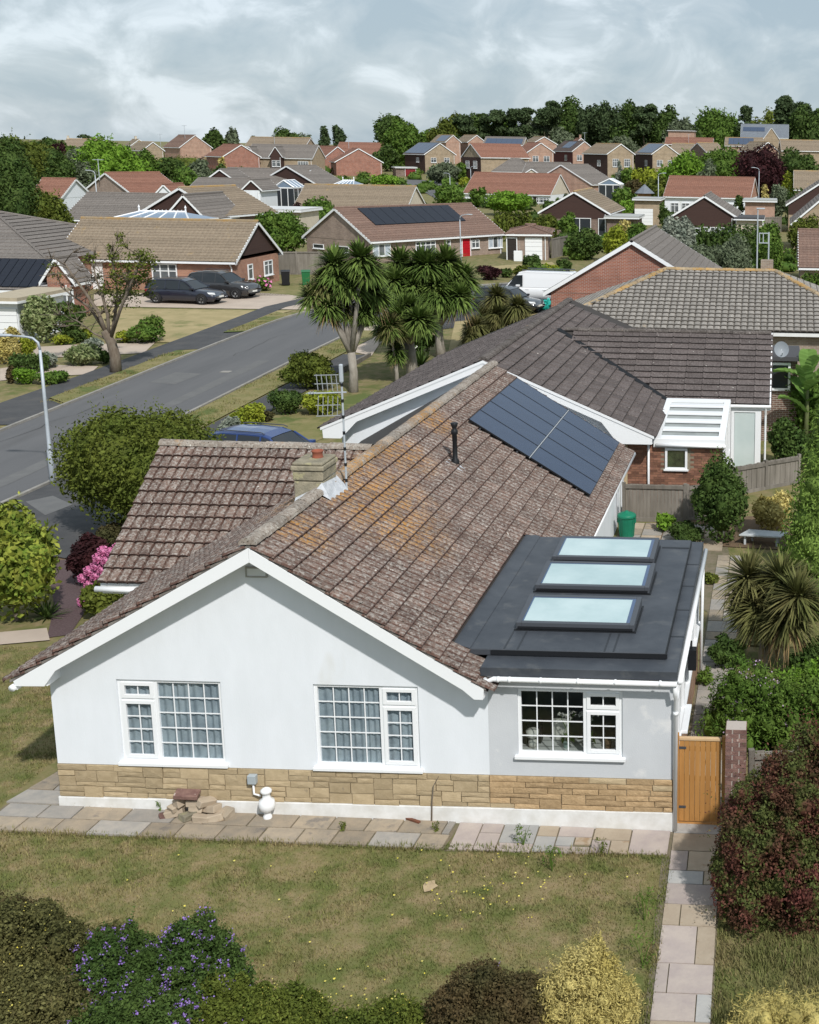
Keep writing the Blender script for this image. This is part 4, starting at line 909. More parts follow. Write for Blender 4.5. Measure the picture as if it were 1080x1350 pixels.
# chimney
CHS = mat('chimney_stone', (.31, .275, .20), (.21, .19, .14), rough=.95, scale=6, bump=.7, bscale=22, c3=(.36, .33, .20), s3=4, t3=.57, rnd=.1)
chim = MB().box(3.16, 3.68, 2.70, 3.40, 4.3, 4.93).build('chimney', CHS, home, bevel=.015)
MB().box(3.145, 3.695, 2.685, 3.415, 4.945, 5.12).build('stone', CHS, chim, bevel=.02)
MB().box(3.12, 3.72, 2.66, 3.44, 5.13, 5.22).build('coping', CHS, chim, bevel=.02)
MB().prism([(3.14, 2.68, 5.22), (3.70, 2.68, 5.22), (3.70, 3.42, 5.22), (3.14, 3.42, 5.22)], (0, 0, .06)).build('mortar_cap', CHS, chim, bevel=.03)
MB().lathe([(.095, 0), (.10, .03), (.09, .05), (.095, .12), (.105, .13), (.105, .155), (.08, .155), (.075, .1)], 14, (3.46, 3.12, 5.26)).build('chimney_pot', mat('terracotta', (.30, .09, .05), (.24, .08, .05), rough=.8, scale=6), chim, smooth=True)
lf = MB(); lf.add([(3.18, 2.55, rz(3.18)+.07), (3.6, 2.52, RZ+.10), (3.6, 2.69, RZ+.14), (3.18, 2.69, rz(3.18)+.18)], [(0, 1, 2, 3)])
lf.add([(3.6, 2.52, RZ+.11), (3.86, 2.58, rz(3.86)+.09), (3.9, 3.46, rz(3.9)+.09), (3.67, 3.46, RZ+.16), (3.672, 2.68, RZ+.22)], [(0, 1, 4), (1, 2, 3, 4)]); lf.add([(3.673, 2.69, RZ-.1), (3.673, 3.4, RZ-.1), (3.673, 3.4, RZ+.30), (3.673, 2.69, RZ+.16)], [(0, 1, 2, 3)])
lf.build('flashing', LEAD, chim)
# vent pipe
vp = MB().lathe([(.09, -.1), (.09, .12), (.055, .17), (.05, .55), (.055, .56), (.055, .70), (.075, .73), (.075, .80), (.045, .83), (.06, .88), (.085, .95), (.07, .97)], 14, (4.78, 7.75, 4.0)).build('vent_pipe', BLACK, home, smooth=True)
MB().prism([(4.62, 7.55, rz(4.62)+.055), (5.0, 7.55, rz(5.0)+.055), (5.0, 7.95, rz(5.0)+.055), (4.62, 7.95, rz(4.62)+.055)], (0, 0, .02)).build('flashing', LEAD, vp)
# fixings on the front wall
GREYB = mat('grey_box', (.36, .40, .42), rough=.5)
P = aty(335, 1026, -.04)
mb = MB(); mb.box(P[0]-.08, P[0]+.06, -.13, -.03, P[2]-.07, P[2]+.08); mb.build('junction_box', GREYB, home, bevel=.008)
mb = MB(); mb.tube([(P[0], -.08, P[2]-.07), (P[0], -.08, P[2]-.26), (P[0]+.12, -.10, P[2]-.28)], .018, 8); mb.build('conduit', WHITE, home, smooth=True)
P = aty(353, 1075, -.16)
o = MB().lathe([(.07, 0), (.07, .10), (.055, .12), (.06, .18), (.12, .22), (.135, .30), (.12, .38), (.065, .42), (.06, .50), (.09, .52), (.09, .56), (.06, .585), (.02, .60)], 20, (P[0], -.16, -.12)).build('bottle_urn', WHITE, smooth=True); tag(o, 'white bulbous pipe fitting standing by the stone band below the gable', 'pipe fitting')
# ------------------------------------------------------------------ the neighbour's house, dark tiles
FENCE = mat('weathered_fence', (.21, .19, .165), (.15, .135, .115), rough=.95, scale=5, bump=.5, bscale=20, rnd=.18, stretch=(1, 1, .15))
BRICK = mat('mixed_brick', (.27, .135, .085), (.20, .10, .07), rough=.95, scale=5, bump=.4, bscale=40, rnd=.38)
nb = thing('neighbour_house', 'white gabled house with dark brown tiled roof behind the bungalow, with a glazed lean-to', 'house')
NX, NY, NZ, NSL = 3.10, 17.75, 4.66, math.tan(R_(23.5)); nz = lambda x: NZ-NSL*abs(x-NX)
NL, NR = -1.80, 8.13
mb = MB(); mb.prism([(-1.35, 18.15, zp), (7.2, 18.15, zp), (7.2, 18.15, nz(7.2)-.08), (NX, 18.15, NZ-.08), (-1.35, 18.15, nz(-1.35)-.08)], (0, .2, 0)); mb.build('wall', RENDER, nb)
mb = MB(); mb.box(-1.35, -1.15, 18.35, 34, zp, 2.4); mb.box(7.7, 7.9, 18.75, 23.2, zp, 2.4); mb.box(7.9, 11.25, 23.2, 23.4, zp, 2.35); mb.box(11.05, 11.25, 23.4, 30, zp, 2.35); mb.prism([(11.05, 23.3, 2.35), (11.05, 29.8, 2.35), (11.05, 26.5, 4.2)], (.2, 0, 0)); mb.build('rear_wall', RENDER, nb)
mb = MB(); mb.prism([(NX, NY, NZ), (NL, NY, nz(NL)), (NL+.02, NY, 2.22), (-1.25, NY, 2.22), (-.75, NY, nz(-.75)-.24), (NX, NY, NZ-.25)], (0, .045, 0)); mb.build('bargeboard', WHITE, nb, bevel=.006)
mb = MB(); mb.prism([(NX+.003, NY, NZ), (NX+.003, NY, NZ-.25), (6.6, NY, nz(6.6)-.25), (7.1, NY, 2.24), (NR-.02, NY, 2.24), (NR, NY, nz(NR))], (0, .045, 0)); mb.build('bargeboard', WHITE, nb, bevel=.006)
mb = MB(); mb.prism([(NX, NY-.02, NZ+.03), (NL-.05, NY-.02, nz(NL)+.02), (NL-.05, NY-.02, nz(NL)-.06), (NX, NY-.02, NZ-.06), (NR+.05, NY-.02, nz(NR)-.06), (NR+.05, NY-.02, nz(NR)+.02)], (0, .03, 0)); mb.poly([(NL, NY+.03, 2.24), (-1.2, NY+.03, 2.24), (-1.2, 18.2, 2.24), (NL, 18.2, 2.24)]); mb.poly([(NR, NY+.03, 2.26), (7.0, NY+.03, 2.26), (7.0, 18.4, 2.26), (NR, 18.4, 2.26)])
for xe in (NL+.3, NR-.3): mb.poly([(NX, NY+.04, NZ-.14), (xe, NY+.04, nz(xe)-.14), (xe, 18.16, nz(xe)-.14), (NX, 18.16, NZ-.14)])
mb.build('soffit', WHITE, nb)
# roof deck, tiles
mb = MB(); mb.add([(NX, NY, NZ), (NX, 34, NZ), (NL-.1, 34, nz(NL-.1)), (NL-.1, NY, nz(NL-.1)), (NR+.08, 34, nz(NR+.08)), (NR+.08, NY, nz(NR+.08))], [(0, 1, 2, 3), (0, 5, 4, 1)])
CE, CR, CZE, CZR = 23.1, 26.5, 2.47, 4.40; CX1 = 11.58
mb.add([(4.2, CE, CZE), (CX1, CE, CZE), (CX1, CR, CZR), (3.4, CR, CZR), (CX1, 2*CR-CE, CZE), (4.2, 2*CR-CE, CZE)], [(0, 1, 2, 3), (3, 2, 4, 5)])
nroof = mb.build('roof', MATS['roof_underlay'], nb)
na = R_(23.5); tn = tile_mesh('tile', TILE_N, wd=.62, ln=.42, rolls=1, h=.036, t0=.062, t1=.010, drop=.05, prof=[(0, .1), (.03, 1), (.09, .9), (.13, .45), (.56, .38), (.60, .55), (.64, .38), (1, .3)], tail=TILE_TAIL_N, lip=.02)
rl = (NR+.08-NX)/math.cos(na); nvn = 15; gvn = rl/nvn
tl = slope_tiles((NR+.10, NY-.02, nz(NR+.10)), (0, 1, 0), (-math.cos(na), 0, math.sin(na)), 24, nvn, .622, gvn, lambda c: c[1] < 33.5, .003, 5)
tl += slope_tiles((NL-.12, NY-.02+.622*22, nz(NL-.12)), (0, -1, 0), (math.cos(na), 0, math.sin(na)), 22, nvn, .622, gvn, lambda c: True, .003, 6)
ca = math.atan2(CZR-CZE, CR-CE); cl = math.hypot(CZR-CZE, CR-CE)
tl += slope_tiles((4.4, CE-.05, CZE-.02), (1, 0, 0), (0, math.cos(ca), math.sin(ca)), 12, 12, .602, cl/12, lambda c: c[2] > nz(c[0])-.06, .003, 7)
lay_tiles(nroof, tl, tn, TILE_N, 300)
RIDGE_N = tilemat('dark_ridge_tile', (.11, .095, .085), (.08, .07, .065), (.17, .15, .14), lich=.62)
ridge_caps(nb, (NX, NY, NZ+.03), (NX, 33.5, NZ+.03), RIDGE_N, r=.14); ridge_caps(nb, (4.1, CR, CZR+.02), (CX1, CR, CZR+.02), RIDGE_N, r=.13)
mb = MB(); va = (NR-.1, CE-.05, nz(NR-.1)+.05); vb_ = (NX+.6, CR, CZR+.02); mb.add([va, (va[0]+.22, va[1], va[2]-.0), (vb_[0]+.22, vb_[1], vb_[2]+.05), (vb_[0], vb_[1], vb_[2]+.05)], [(0, 1, 2, 3)]); mb.build('valley', BLACK, nb)
mb = MB(); mb.box(CX1, CX1+.03, CE-.05, CR, 2.3, 2.4); mb.prism([(CX1, CE-.08, CZE-.16), (CX1, CR, CZR-.16), (CX1, CR, CZR+.05), (CX1, CE-.08, CZE+.05)], (.04, 0, 0)); mb.box(8.1, CX1, CE-.05, CE-.02, 2.28, CZE-.02); mb.tube([(10.2, CE-.1, 2.42), (CX1+.05, CE-.1, 2.42)], .055, 8); mb.build('fascia', WHITE, nb)
mb = MB(); mb.box(10.28, 11.30, CE+.03, CE+.07, .10, 2.32); mb.build('door_frame', WHITE, nb); 
MB().box(10.40, 11.10, CE+.01, CE+.028, .2, 2.2).build('door_glass', mat('obscure_glass', (.50, .58, .57), (.56, .63, .62), rough=.15, scale=1.5, spec=.6), nb)
mb = MB()
for x in (10.28, 11.10, 11.2): mb.box(x, x+.1, CE-.02, CE+.02, .1, 2.3)
mb.box(10.38, 11.1, CE-.02, CE+.02, .1, .2); mb.box(10.38, 11.1, CE-.02, CE+.02, 2.2, 2.3); mb.tube([(11.45, CE-.1, 2.4), (11.45, CE, 2.1), (11.45, CE, 0)], .035, 8); mb.build('door_posts', WHITE, nb)
# lean-to with real bricks
LX0, LX1, LY, LZ = 7.16, 10.20, 18.42, 2.18
lw = MB().box(LX0, LX1, LY, LY+.2, zp, LZ-.05).build('brick_wall', MORTAR, nb); MB().box(LX1-.05, LX1, LY+.2, 23.15, zp, .9).build('flank_wall', MORTAR, nb)
WN = (8.45, 9.13, 1.33, 2.0)
bm_ = MB().box(.004, .221, -.012, .05, .004, .071).mesh('brick', BRICK); hf = MB().box(.004, .108, -.012, .05, .004, .071).mesh('brick', BRICK)
bl = []; rowsn = int((LZ-.05-.2)/.075)
for r in range(rowsn):
    z = LZ-.05-(r+1)*.075
    x = LX0+.15-(0 if r % 2 else .1125)
    while x < LX1-.1:
        if not (WN[0]-.21 < x < WN[1]-.01 and WN[2]-.06 < z < WN[3]): bl.append((x, z))
        x += .225
for x, z in bl[:300]: link('brick', bm_, lw, loc=(max(x, LX0-.0), LY, z))
if len(bl) > 300:
    mb = MB()
    for x, z in bl[300:]: mb.box(x+.004, x+.221, LY-.012, LY+.05, z+.004, z+.071)
    mb.build('bricks', BRICK, lw, kind='stuff')
mb = MB(); mb.box(LX0-.0, LX0+.14, LY-.03, LY+.1, zp, 2.2); mb.build('corner_stone', STONE, nb)
f = MB(); frame_boxes(f, WN[0], WN[1], WN[2], WN[3], LY-.05, LY+.02, .07); f.box(WN[0]-.04, WN[1]+.04, LY-.09, LY-.045, WN[2]-.04, WN[2]+.02); wf = f.build('window', WHITE, nb, bevel=.005)
MB().box(WN[0]+.07, WN[1]-.07, LY-.03, LY-.018, WN[2]+.07, WN[3]-.07).build('pane', GLASS, wf)
MB().box(WN[0]+.07, WN[1]-.07, LY-.016, LY-.013, WN[2]+.07, WN[3]-.07).build('room', mat('lime_room', (.22, .24, .12), (.05, .05, .04), rough=.9, scale=3.5), wf)
rz0, rz1, ry1 = 2.32, 2.66, 22.95; rzl = lambda y: rz0+(rz1-rz0)*(y-LY)/(ry1-LY)
f = MB(); f.box(LX0+.95, LX1+.08, LY-.12, LY-.02, 1.98+.06, 2.30)
for a, b in ((LY-.10, LY+.25), (ry1-.35, ry1)): f.add([(8.1, a, rzl(a)), (LX1+.06, a, rzl(a)), (LX1+.06, b, rzl(b)), (8.1, b, rzl(b)), (8.1, a, rzl(a)-.08), (LX1+.06, a, rzl(a)-.08), (LX1+.06, b, rzl(b)-.08), (8.1, b, rzl(b)-.08)], [(0, 1, 2, 3), (0, 1, 5, 4), (1, 2, 6, 5), (3, 0, 4, 7), (2, 3, 7, 6)])
for x0 in (8.1, LX1-.14): f.add([(x0, LY+.25, rzl(LY+.25)), (x0+.2, LY+.25, rzl(LY+.25)), (x0+.2, ry1-.35, rzl(ry1-.35)), (x0, ry1-.35, rzl(ry1-.35)), (x0, LY+.25, rzl(LY)-.08), (x0+.2, LY+.25, rzl(LY)-.08), (x0+.2, ry1-.35, rzl(ry1)-.08), (x0, ry1-.35, rzl(ry1)-.08)], [(0, 1, 2, 3), (0, 3, 7, 4), (1, 2, 6, 5), (0, 1, 5, 4)])
f.build('lean_to_roof', WHITE, nb)
for i in range(4):
    y = LY+.75+i*.92; MB().box(8.3, LX1-.1, y, y+.42, rzl(y)-.03, rzl(y)+.035).build('roof_bar', WHITE, nb, bevel=.01)
MB().add([(8.2, LY, rzl(LY)-.05), (LX1, LY, rzl(LY)-.05), (LX1, ry1, rzl(ry1)-.05), (8.2, ry1, rzl(ry1)-.05)], [(0, 1, 2, 3)]).build('roof_glass', mat('dusty_glass', (.30, .32, .31), (.22, .24, .235), rough=.3, scale=2), nb)
f = MB(); 
for y in (LY, LY+1.5, LY+3.0, ry1-.1): f.box(LX1, LX1+.07, y, y+.1, zp, rzl(y)-.05)
f.box(LX1, LX1+.06, LY, ry1, .85, .95); f.build('flank_frame', WHITE, nb); MB().box(LX1+.01, LX1+.03, LY+.1, ry1-.1, .95, 2.25).build('flank_glass', GLASS, nb)
f = MB(); f.tube([(7.95, LY-.06, 2.2), (7.95, LY-.06, zp)], .036, 8); f.tube([(8.18, LY-.16, 2.12), (LX1+.1, LY-.16, 2.10)], .05, 8); f.build('downpipe', WHITE, nb, smooth=True)

# ------------------------------------------------------------------ the hipped roof beyond it
hp = thing('hipped_house', 'house under a broad hipped roof with orange lichen on its ridge, beyond the dark roof', 'house')
A0 = aty(878, 356, 42.5); A1 = aty(1022, 359, 42.5); hz_ = float(A0[2]); EZ_ = 2.95; HF = 37.4; HB = 47.6; hx0, hx1 = A0[0]-5.2, A1[0]+5.2
ha = math.atan2(hz_-EZ_, 42.5-HF); hl = math.hypot(hz_-EZ_, 42.5-HF)
mb = MB(); mb.add([(hx0, HF, EZ_), (hx1, HF, EZ_), (hx1, HB, EZ_), (hx0, HB, EZ_), (A0[0], 42.5, hz_), (A1[0], 42.5, hz_)], [(0, 1, 5, 4), (1, 2, 5), (2, 3, 4, 5), (3, 0, 4)]); hroof = mb.build('roof', MATS['roof_underlay'], hp)
MB().box(hx0+.4, hx1-.4, HF+.4, HB-.4, .2, EZ_-.1).build('wall', brickmat('buff_brick', (.33, .26, .20), (.25, .19, .15)), hp)
MB().box(hx0+.02, hx1-.02, HF+.02, HF+.05, EZ_-.18, EZ_-.02).build('fascia', WHITE2, hp)
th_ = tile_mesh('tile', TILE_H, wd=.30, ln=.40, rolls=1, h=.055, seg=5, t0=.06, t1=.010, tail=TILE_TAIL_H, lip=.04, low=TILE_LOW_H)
inF = lambda c: (hx0+(c[1]-HF)*1.02-.1) < c[0] < (hx1-(c[1]-HF)*1.02+.1)
tl = slope_tiles((hx0, HF, EZ_), (1, 0, 0), (0, math.cos(ha), math.sin(ha)), int((hx1-hx0)/.30)+1, 16, .30, hl/16, inF, .003, 9)
tl += slope_tiles((hx1, HF, EZ_), (0, 1, 0), (-math.cos(ha), 0, math.sin(ha)), int((HB-HF)/.30)+1, 16, .30, hl/16, lambda c: (HF+(hx1-c[0])*.98-.1) < c[1] < (HB-(hx1-c[0])*.98+.1), .003, 10)
tl += slope_tiles((hx0, HB, EZ_), (0, -1, 0), (math.cos(ha), 0, math.sin(ha)), int((HB-HF)/.30)+1, 16, .30, hl/16, lambda c: (HF+(c[0]-hx0)*.98-.1) < c[1] < (HB-(c[0]-hx0)*.98+.1), .003, 12)
lay_tiles(hroof, tl, th_, TILE_H, 0)
RIDGE_H = tilemat('lichened_ridge', (.34, .27, .18), (.28, .22, .16), (.40, .30, .17), lich=.45, lichen=(.42, .24, .06))
for a, b in (((A0[0], 42.5, hz_), (A1[0], 42.5, hz_)), ((hx0, HF, EZ_), (A0[0], 42.5, hz_)), ((hx1, HF, EZ_), (A1[0], 42.5, hz_))): ridge_caps(hp, np.array(a)+[0, 0, .04], np.array(b)+[0, 0, .04], RIDGE_H, r=.15)
MB().box(A1[0]-.7, A1[0]-.1, 42.6, 43.2, hz_-.5, hz_+.55).build('chimney', brickmat('buff_brick', (0, 0, 0), (0, 0, 0)), hp)

# ------------------------------------------------------------------ houses of the estate
TAN = tilemat('roof_tan', (.235, .185, .135), (.19, .15, .11), (.30, .245, .18), cols=.3, lichen=(.36, .24, .09), lich=.62, rnd=.10)
GRY = tilemat('roof_grey', (.18, .16, .145), (.145, .128, .118), (.225, .205, .185), cols=.3, lichen=(.30, .22, .11), lich=.68, rnd=.10)
RED = tilemat('roof_red', (.24, .115, .08), (.19, .088, .062), (.28, .16, .12), cols=.3, lichen=(.30, .19, .09), lich=.70, rnd=.10)
DRK = tilemat('roof_dark', (.105, .082, .075), (.085, .068, .064), (.14, .115, .105), cols=.3, lich=.72, rnd=.10)
MIX = tilemat('roof_mixed', (.19, .12, .095), (.15, .095, .078), (.235, .165, .13), cols=.3, lichen=(.33, .15, .07), lich=.54, rnd=.12, lscale=.11)
B_RED = brickmat('red_brick', (.33, .12, .075), (.26, .09, .06)); B_ORG = brickmat('orange_red_brick', (.38, .175, .105), (.31, .13, .08)); B_OCH = brickmat('ochre_brick', (.36, .27, .17), (.29, .21, .13)); B_BRN = brickmat('dark_brown_brick', (.17, .10, .075), (.12, .075, .06)); B_PNK = brickmat('pink_brick', (.42, .25, .18), (.36, .20, .14)); B_MIX = brickmat('mottled_brick', (.33, .24, .19), (.24, .17, .14)); B_FRO = MATS['mixed_brick']
CLAD = mat('brown_cladding', (.062, .034, .028), (.05, .028, .024), rough=.8, scale=2, stretch=(.2, .2, 6)); CREAMW = mat('cream_wall', (.58, .52, .42), (.53, .47, .38), rough=.9, scale=1.5); WHW = RENDER
DOOR_R = mat('red_door_paint', (.42, .012, .022), rough=.35, coat=.3); DOOR_B = mat('dark_door', (.03, .025, .022), rough=.5); DOOR_DR = mat('dark_red_garage_door', (.20, .02, .025), rough=.5)
SOLF = mat('far_solar', (.010, .012, .020), (.014, .017, .026), rough=.35, spec=.3); SOLB = mat('far_solar_blue', (.045, .065, .11), rough=.15, spec=.6)
def window_on(root, T, u, z0, w_, h_, style, n=None):
    """T maps (u along the wall, d out of the wall, z)"""
    fr = MB(); t = .07 if h_ > .5 else .05
    if style == 'door' or style in MATS:
        m = MATS.get(style, DOOR_B); b = MB().box(u, u+w_, .0, .05, z0, z0+h_); b.xf(T); d_ = b.build('door', m, root)
        b = MB()
        for k in range(3): b.box(u+.12, u+w_-.12, .05, .065, z0+.25+k*h_*.29, z0+.25+k*h_*.29+h_*.18)
        b.xf(T); b.build('door_panel', m, d_)
        b = MB(); b.box(u-.08, u, .0, .09, z0, z0+h_+.08); b.box(u+w_, u+w_+.08, 0, .09, z0, z0+h_+.08); b.box(u, u+w_, 0, .09, z0+h_, z0+h_+.08); b.xf(T); b.build('frame', WHITE, d_); return d_
    if style == 'garage':
        b = MB()
        for k in range(5): b.box(u, u+w_, .0, .05+(k % 2)*.012, z0+h_*k/5, z0+h_*(k+1)/5-.02)
        b.xf(T); d_ = b.build('garage_door', WHITE, root); return d_
    frame_boxes(fr, u, u+w_, z0, z0+h_, 0, .07, t); k = n or max(1, round(w_/(.62 if style != 'p' else 1.3)))
    for i in range(1, k): fr.box(u+w_*i/k-.035, u+w_*i/k+.035, .0, .065, z0+t, z0+h_-t)
    if style == 'w': fr.box(u+t, u+w_-t, .005, .06, z0+h_*.66, z0+h_*.66+.06)
    fr.box(u-.05, u+w_+.05, .0, .12, z0-.06, z0); fr.xf(T); f_ = fr.build('window', WHITE, root)
    for i in range(k):
        p = MB().box(u+w_*i/k+.03, u+w_*(i+1)/k-.03, .015, .03, z0+t, z0+h_-t); p.xf(T); p.build('pane', PANE_F if style != 'p' else GLASS_D, f_)
    if style == 'c':
        for s in (0, 1):
            p = MB().box(u+t+s*(w_*.62), u+w_*.36+s*(w_*.6), .031, .034, z0+t, z0+h_-t); p.xf(T); p.build('curtain', CURTAIN, f_)
    return f_
def H(label, x0, x1, ye, yr, Y, D, rot=0, ridge='x', roof=TAN, wall=B_ORG, gable=None, gz=None, wins=(), root=None, name='house', hip=0, solar=None, ov=.38, vg=.22, nc=None, chim=None, upper=None, group=None, flat=False, trim=WHITE, flank=None):
    """a house whose front eaves run from x0 to x1 in the photograph (eaves at ye, ridge at yr), standing Y away"""
    P0 = aty(x0, ye, Y); ph = R_(rot) + (math.atan((CX-x0)/FPX)+R_(1.1) if rot and root is None else 0); ux = np.array([math.cos(ph), math.sin(ph), 0]); d = ray(x1, ye)
    A = np.array([[ux[0], -d[0]], [ux[1], -d[1]]]); sol = np.linalg.solve(A, (CAM-P0)[:2]); W = float(sol[0])
    g0 = min(gh(P0[0], P0[1]), gh(*(P0+ux*W)[:2])) ; he = float(P0[2])-g0
    vy = np.array([-math.sin(ph), math.cos(ph), 0])
    if ridge == 'x': mid = P0+ux*W*.5+vy*D*.5
    else: mid = P0+ux*W*.5
    dm = ray((x0+x1)/2, yr); hr = float((CAM+dm*((mid[1]-CAM[1])/dm[1]))[2])-g0
    own = root is None
    if own: root = thing(name, label, 'house' if name != 'garage' else 'garage', (P0[0], P0[1], g0), ph, group); off = np.zeros(3)
    else:
        rl_ = np.array(root.location); r0 = root.rotation_euler[2]; c_, s_ = math.cos(-r0), math.sin(-r0); q = P0-rl_; off = np.array([c_*q[0]-s_*q[1], s_*q[0]+c_*q[1], g0-rl_[2]])
    dr = (0 if own else ph-root.rotation_euler[2]); cr, sr = math.cos(dr), math.sin(dr)
    G = lambda p: (off[0]+cr*p[0]-sr*p[1], off[1]+sr*p[0]+cr*p[1], off[2]+p[2])
    if ridge == 'x': LA, LB = W, D; ab = lambda a, b, z: G((a, b, z))
    else: LA, LB = D, W; ab = lambda a, b, z: G((b, a, z))
    # walls
    o2 = ov; mb = MB(); a0, a1, b0, b1 = vg, LA-vg, o2, LB-o2
    if hip: a0, a1 = o2, LA-o2
    zg = gz if gz is not None else he
    sl_ = (hr-he)/(LB/2); zw = lambda b: he+sl_*min(b, LB-b)
    base = MB().box(a0, a1, b0, b1, -.6, he+.02); base.xf(lambda v: ab(*v)); base.build('wall', wall, root)
    if upper:
        ub = MB().box(a0-.03, a1+.03, b0-.03, b1+.03, upper[1], he+.015); ub.xf(lambda v: ab(*v)); ub.build('upper_wall', upper[0], root)
    if flank:
        fb = MB().box(*((a0-.04, a0+.02, b0+.05, b1-.05) if ridge == 'x' else (a0+.05, a1-.05, b0-.04, b0+.02)), -.5, he); fb.xf(lambda v: ab(*v)); fb.build('flank_cladding', flank, root)
    if not flat:
        dp = MB()
        for b, a in ((b0-.06, a1-.25), (b0-.06, a0+.25)) if ridge == 'x' else ((b1-.25, a0-.06),):
            if ridge == 'x': dp.tube([ab(a, b-.3, he-.12), ab(a, b, he-.45), ab(a, b, -.4)], .045, 5)
            else: dp.tube([ab(a, b, he-.1), ab(a, b, -.4)], .045, 5)
            break
        dp.build('downpipe', WHITE, root)
    if not hip and not flat:
        gm = gable or wall
        for a in (a0, a1):
            s_ = -1 if a == a0 else 1
            pts = [(a+s_*.02, b0, zg), (a+s_*.02, b1, zg), (a+s_*.02, b1, zw(b1)-.06), (a+s_*.02, LB/2, hr-.06), (a+s_*.02, b0, zw(b0)-.06)]
            mb = MB().prism(pts, (-s_*.06, 0, 0)); mb.xf(lambda v: ab(*v)); mb.build('gable', gm, root)
    # roof
    rm = MB(); sl_len = math.hypot(LB/2, hr-he); n = nc or max(6, min(15, int(sl_len/.34)))
    if flat:
        b = MB().box(-.05, LA+.05, -.05, LB+.05, he+.02, he+.2); b.xf(lambda v: ab(*v)); ro = b.build('roof', roof, root)
    else:
        for side in (0, 1):
            for j in range(n):
                f0, f1 = j/n, (j+1)/n; bb0, bb1 = f0*LB/2, f1*LB/2
                e0, e1 = hip*f0, hip*f1; z0, z1 = he+(hr-he)*f0, he+(hr-he)*f1; th = .045
                B = (lambda b: b) if side == 0 else (lambda b: LB-b)
                rm.add([ab(e0, B(bb0), z0+th), ab(LA-e0, B(bb0), z0+th), ab(LA-e1, B(bb1), z1+.006), ab(e1, B(bb1), z1+.006), ab(e0, B(bb0), z0-.02), ab(LA-e0, B(bb0), z0-.02)], [(0, 1, 2, 3), (4, 5, 1, 0)])
            if hip:
                for j in range(n):
                    f0, f1 = j/n, (j+1)/n; z0, z1 = he+(hr-he)*f0, he+(hr-he)*f1
                    E = (lambda a: a) if side == 0 else (lambda a: LA-a)
                    rm.add([ab(E(hip*f0), LB/2*f0, z0+.045), ab(E(hip*f0), LB-LB/2*f0, z0+.045), ab(E(hip*f1), LB-LB/2*f1, z1+.006), ab(E(hip*f1), LB/2*f1, z1+.006)], [(0, 1, 2, 3)])
        ro = rm.build('roof', roof, root)
        cap = MB(); cap.tube([ab(hip, LB/2, hr+.0), ab(LA-hip, LB/2, hr+.0)], .12, 6)
        if hip:
            for ea in (0, LA):
                for eb in (0, LB): cap.tube([ab(ea, eb, he+.02), ab(hip if ea == 0 else LA-hip, LB/2, hr+.02)], .10, 6)
        cap.build('ridge_tiles', RIDGE_H if roof is TAN else roof, ro)
    # trim
    tb = MB(); hb = .2
    if not flat:
        for b in (0, LB): tb.add([ab(*p) for p in [(0, b, he-.16), (LA, b, he-.16), (LA, b, he+.03), (0, b, he+.03), (0, b+(.04 if b == 0 else -.04), he-.16), (LA, b+(.04 if b == 0 else -.04), he-.16)]], [(0, 1, 2, 3), (0, 1, 5, 4)])
        for b in (0, LB): tb.add([ab(*p) for p in [(0, b, he-.15), (LA, b, he-.15), (LA, b0 if b == 0 else b1, he-.15), (0, b0 if b == 0 else b1, he-.15)]], [(0, 1, 2, 3)])
        if not hip:
            for a in (0, LA):
                s_ = 1 if a == 0 else -1; bb = MB()
                for q in ((0, LB/2), (LB, LB/2)):
                    z = lambda b: zw(b)
                    pts = [(a, q[0], he-hb), (a, q[1], hr-hb), (a, q[1], hr+.02), (a, q[0], he+.02)]
                    bb.prism(pts, (s_*.05, 0, 0))
                bb.xf(lambda v: ab(*v)); bb.build('bargeboard', trim, root)
    else:
        m2 = MB().box(-.08, LA+.08, -.08, LB+.08, he-.1, he+.02); m2.xf(lambda v: ab(*v)); o_ = len(tb.v); tb.v += m2.v; tb.f += [tuple(i+o_ for i in f) for f in m2.f]
    tb.build('fascia', trim, root)
    # openings: (wall letter, place along it 0..1, z0, width, height, style)
    zsc = min(1.15, he/(2.42 if he < 3.5 else 4.95))
    for w_ in wins:
        fc, u, z0, ww, hh, st = w_[:6]; z0 *= zsc; hh *= zsc
        if ridge == 'x': ex = {'f': (a0, a1, b0), 'l': (b0, b1, a0), 'r': (b0, b1, a1)}[fc]
        else: ex = {'f': (b0, b1, a0), 'l': (a0, a1, b0), 'r': (a0, a1, b1)}[fc]
        uu = ex[0]+(ex[1]-ex[0])*u-ww/2; c0 = ex[2]; ex_ = .035 if (upper and z0 > upper[1]) or fc else 0
        if fc == 'f': T = lambda v: G((v[0], c0-v[1]-ex_, v[2]))
        elif fc == 'l': T = lambda v: G((c0-v[1]-ex_, v[0], v[2]))
        else: T = lambda v: G((c0+v[1]+ex_, v[0], v[2]))
        window_on(root, T, uu, z0, ww, hh, st)
    if solar:
        a_, b_, c_, d_, nn, sm = solar[:6]         # along 0..1, up the slope 0..1 (front slope, or left slope when the ridge runs back)
        for i in range(nn):
            A_, B_ = LA*(a_+(b_-a_)*i/nn)+.02, LA*(a_+(b_-a_)*(i+1)/nn)-.02
            pp = [(A_, LB/2*c_, he+(hr-he)*c_+.12), (B_, LB/2*c_, he+(hr-he)*c_+.12), (B_, LB/2*d_, he+(hr-he)*d_+.12), (A_, LB/2*d_, he+(hr-he)*d_+.12)]
            m2 = MB().prism(pp, (0, 0, -.05)); m2.xf(lambda v: ab(*v)); m2.build('solar_panel', sm, root)
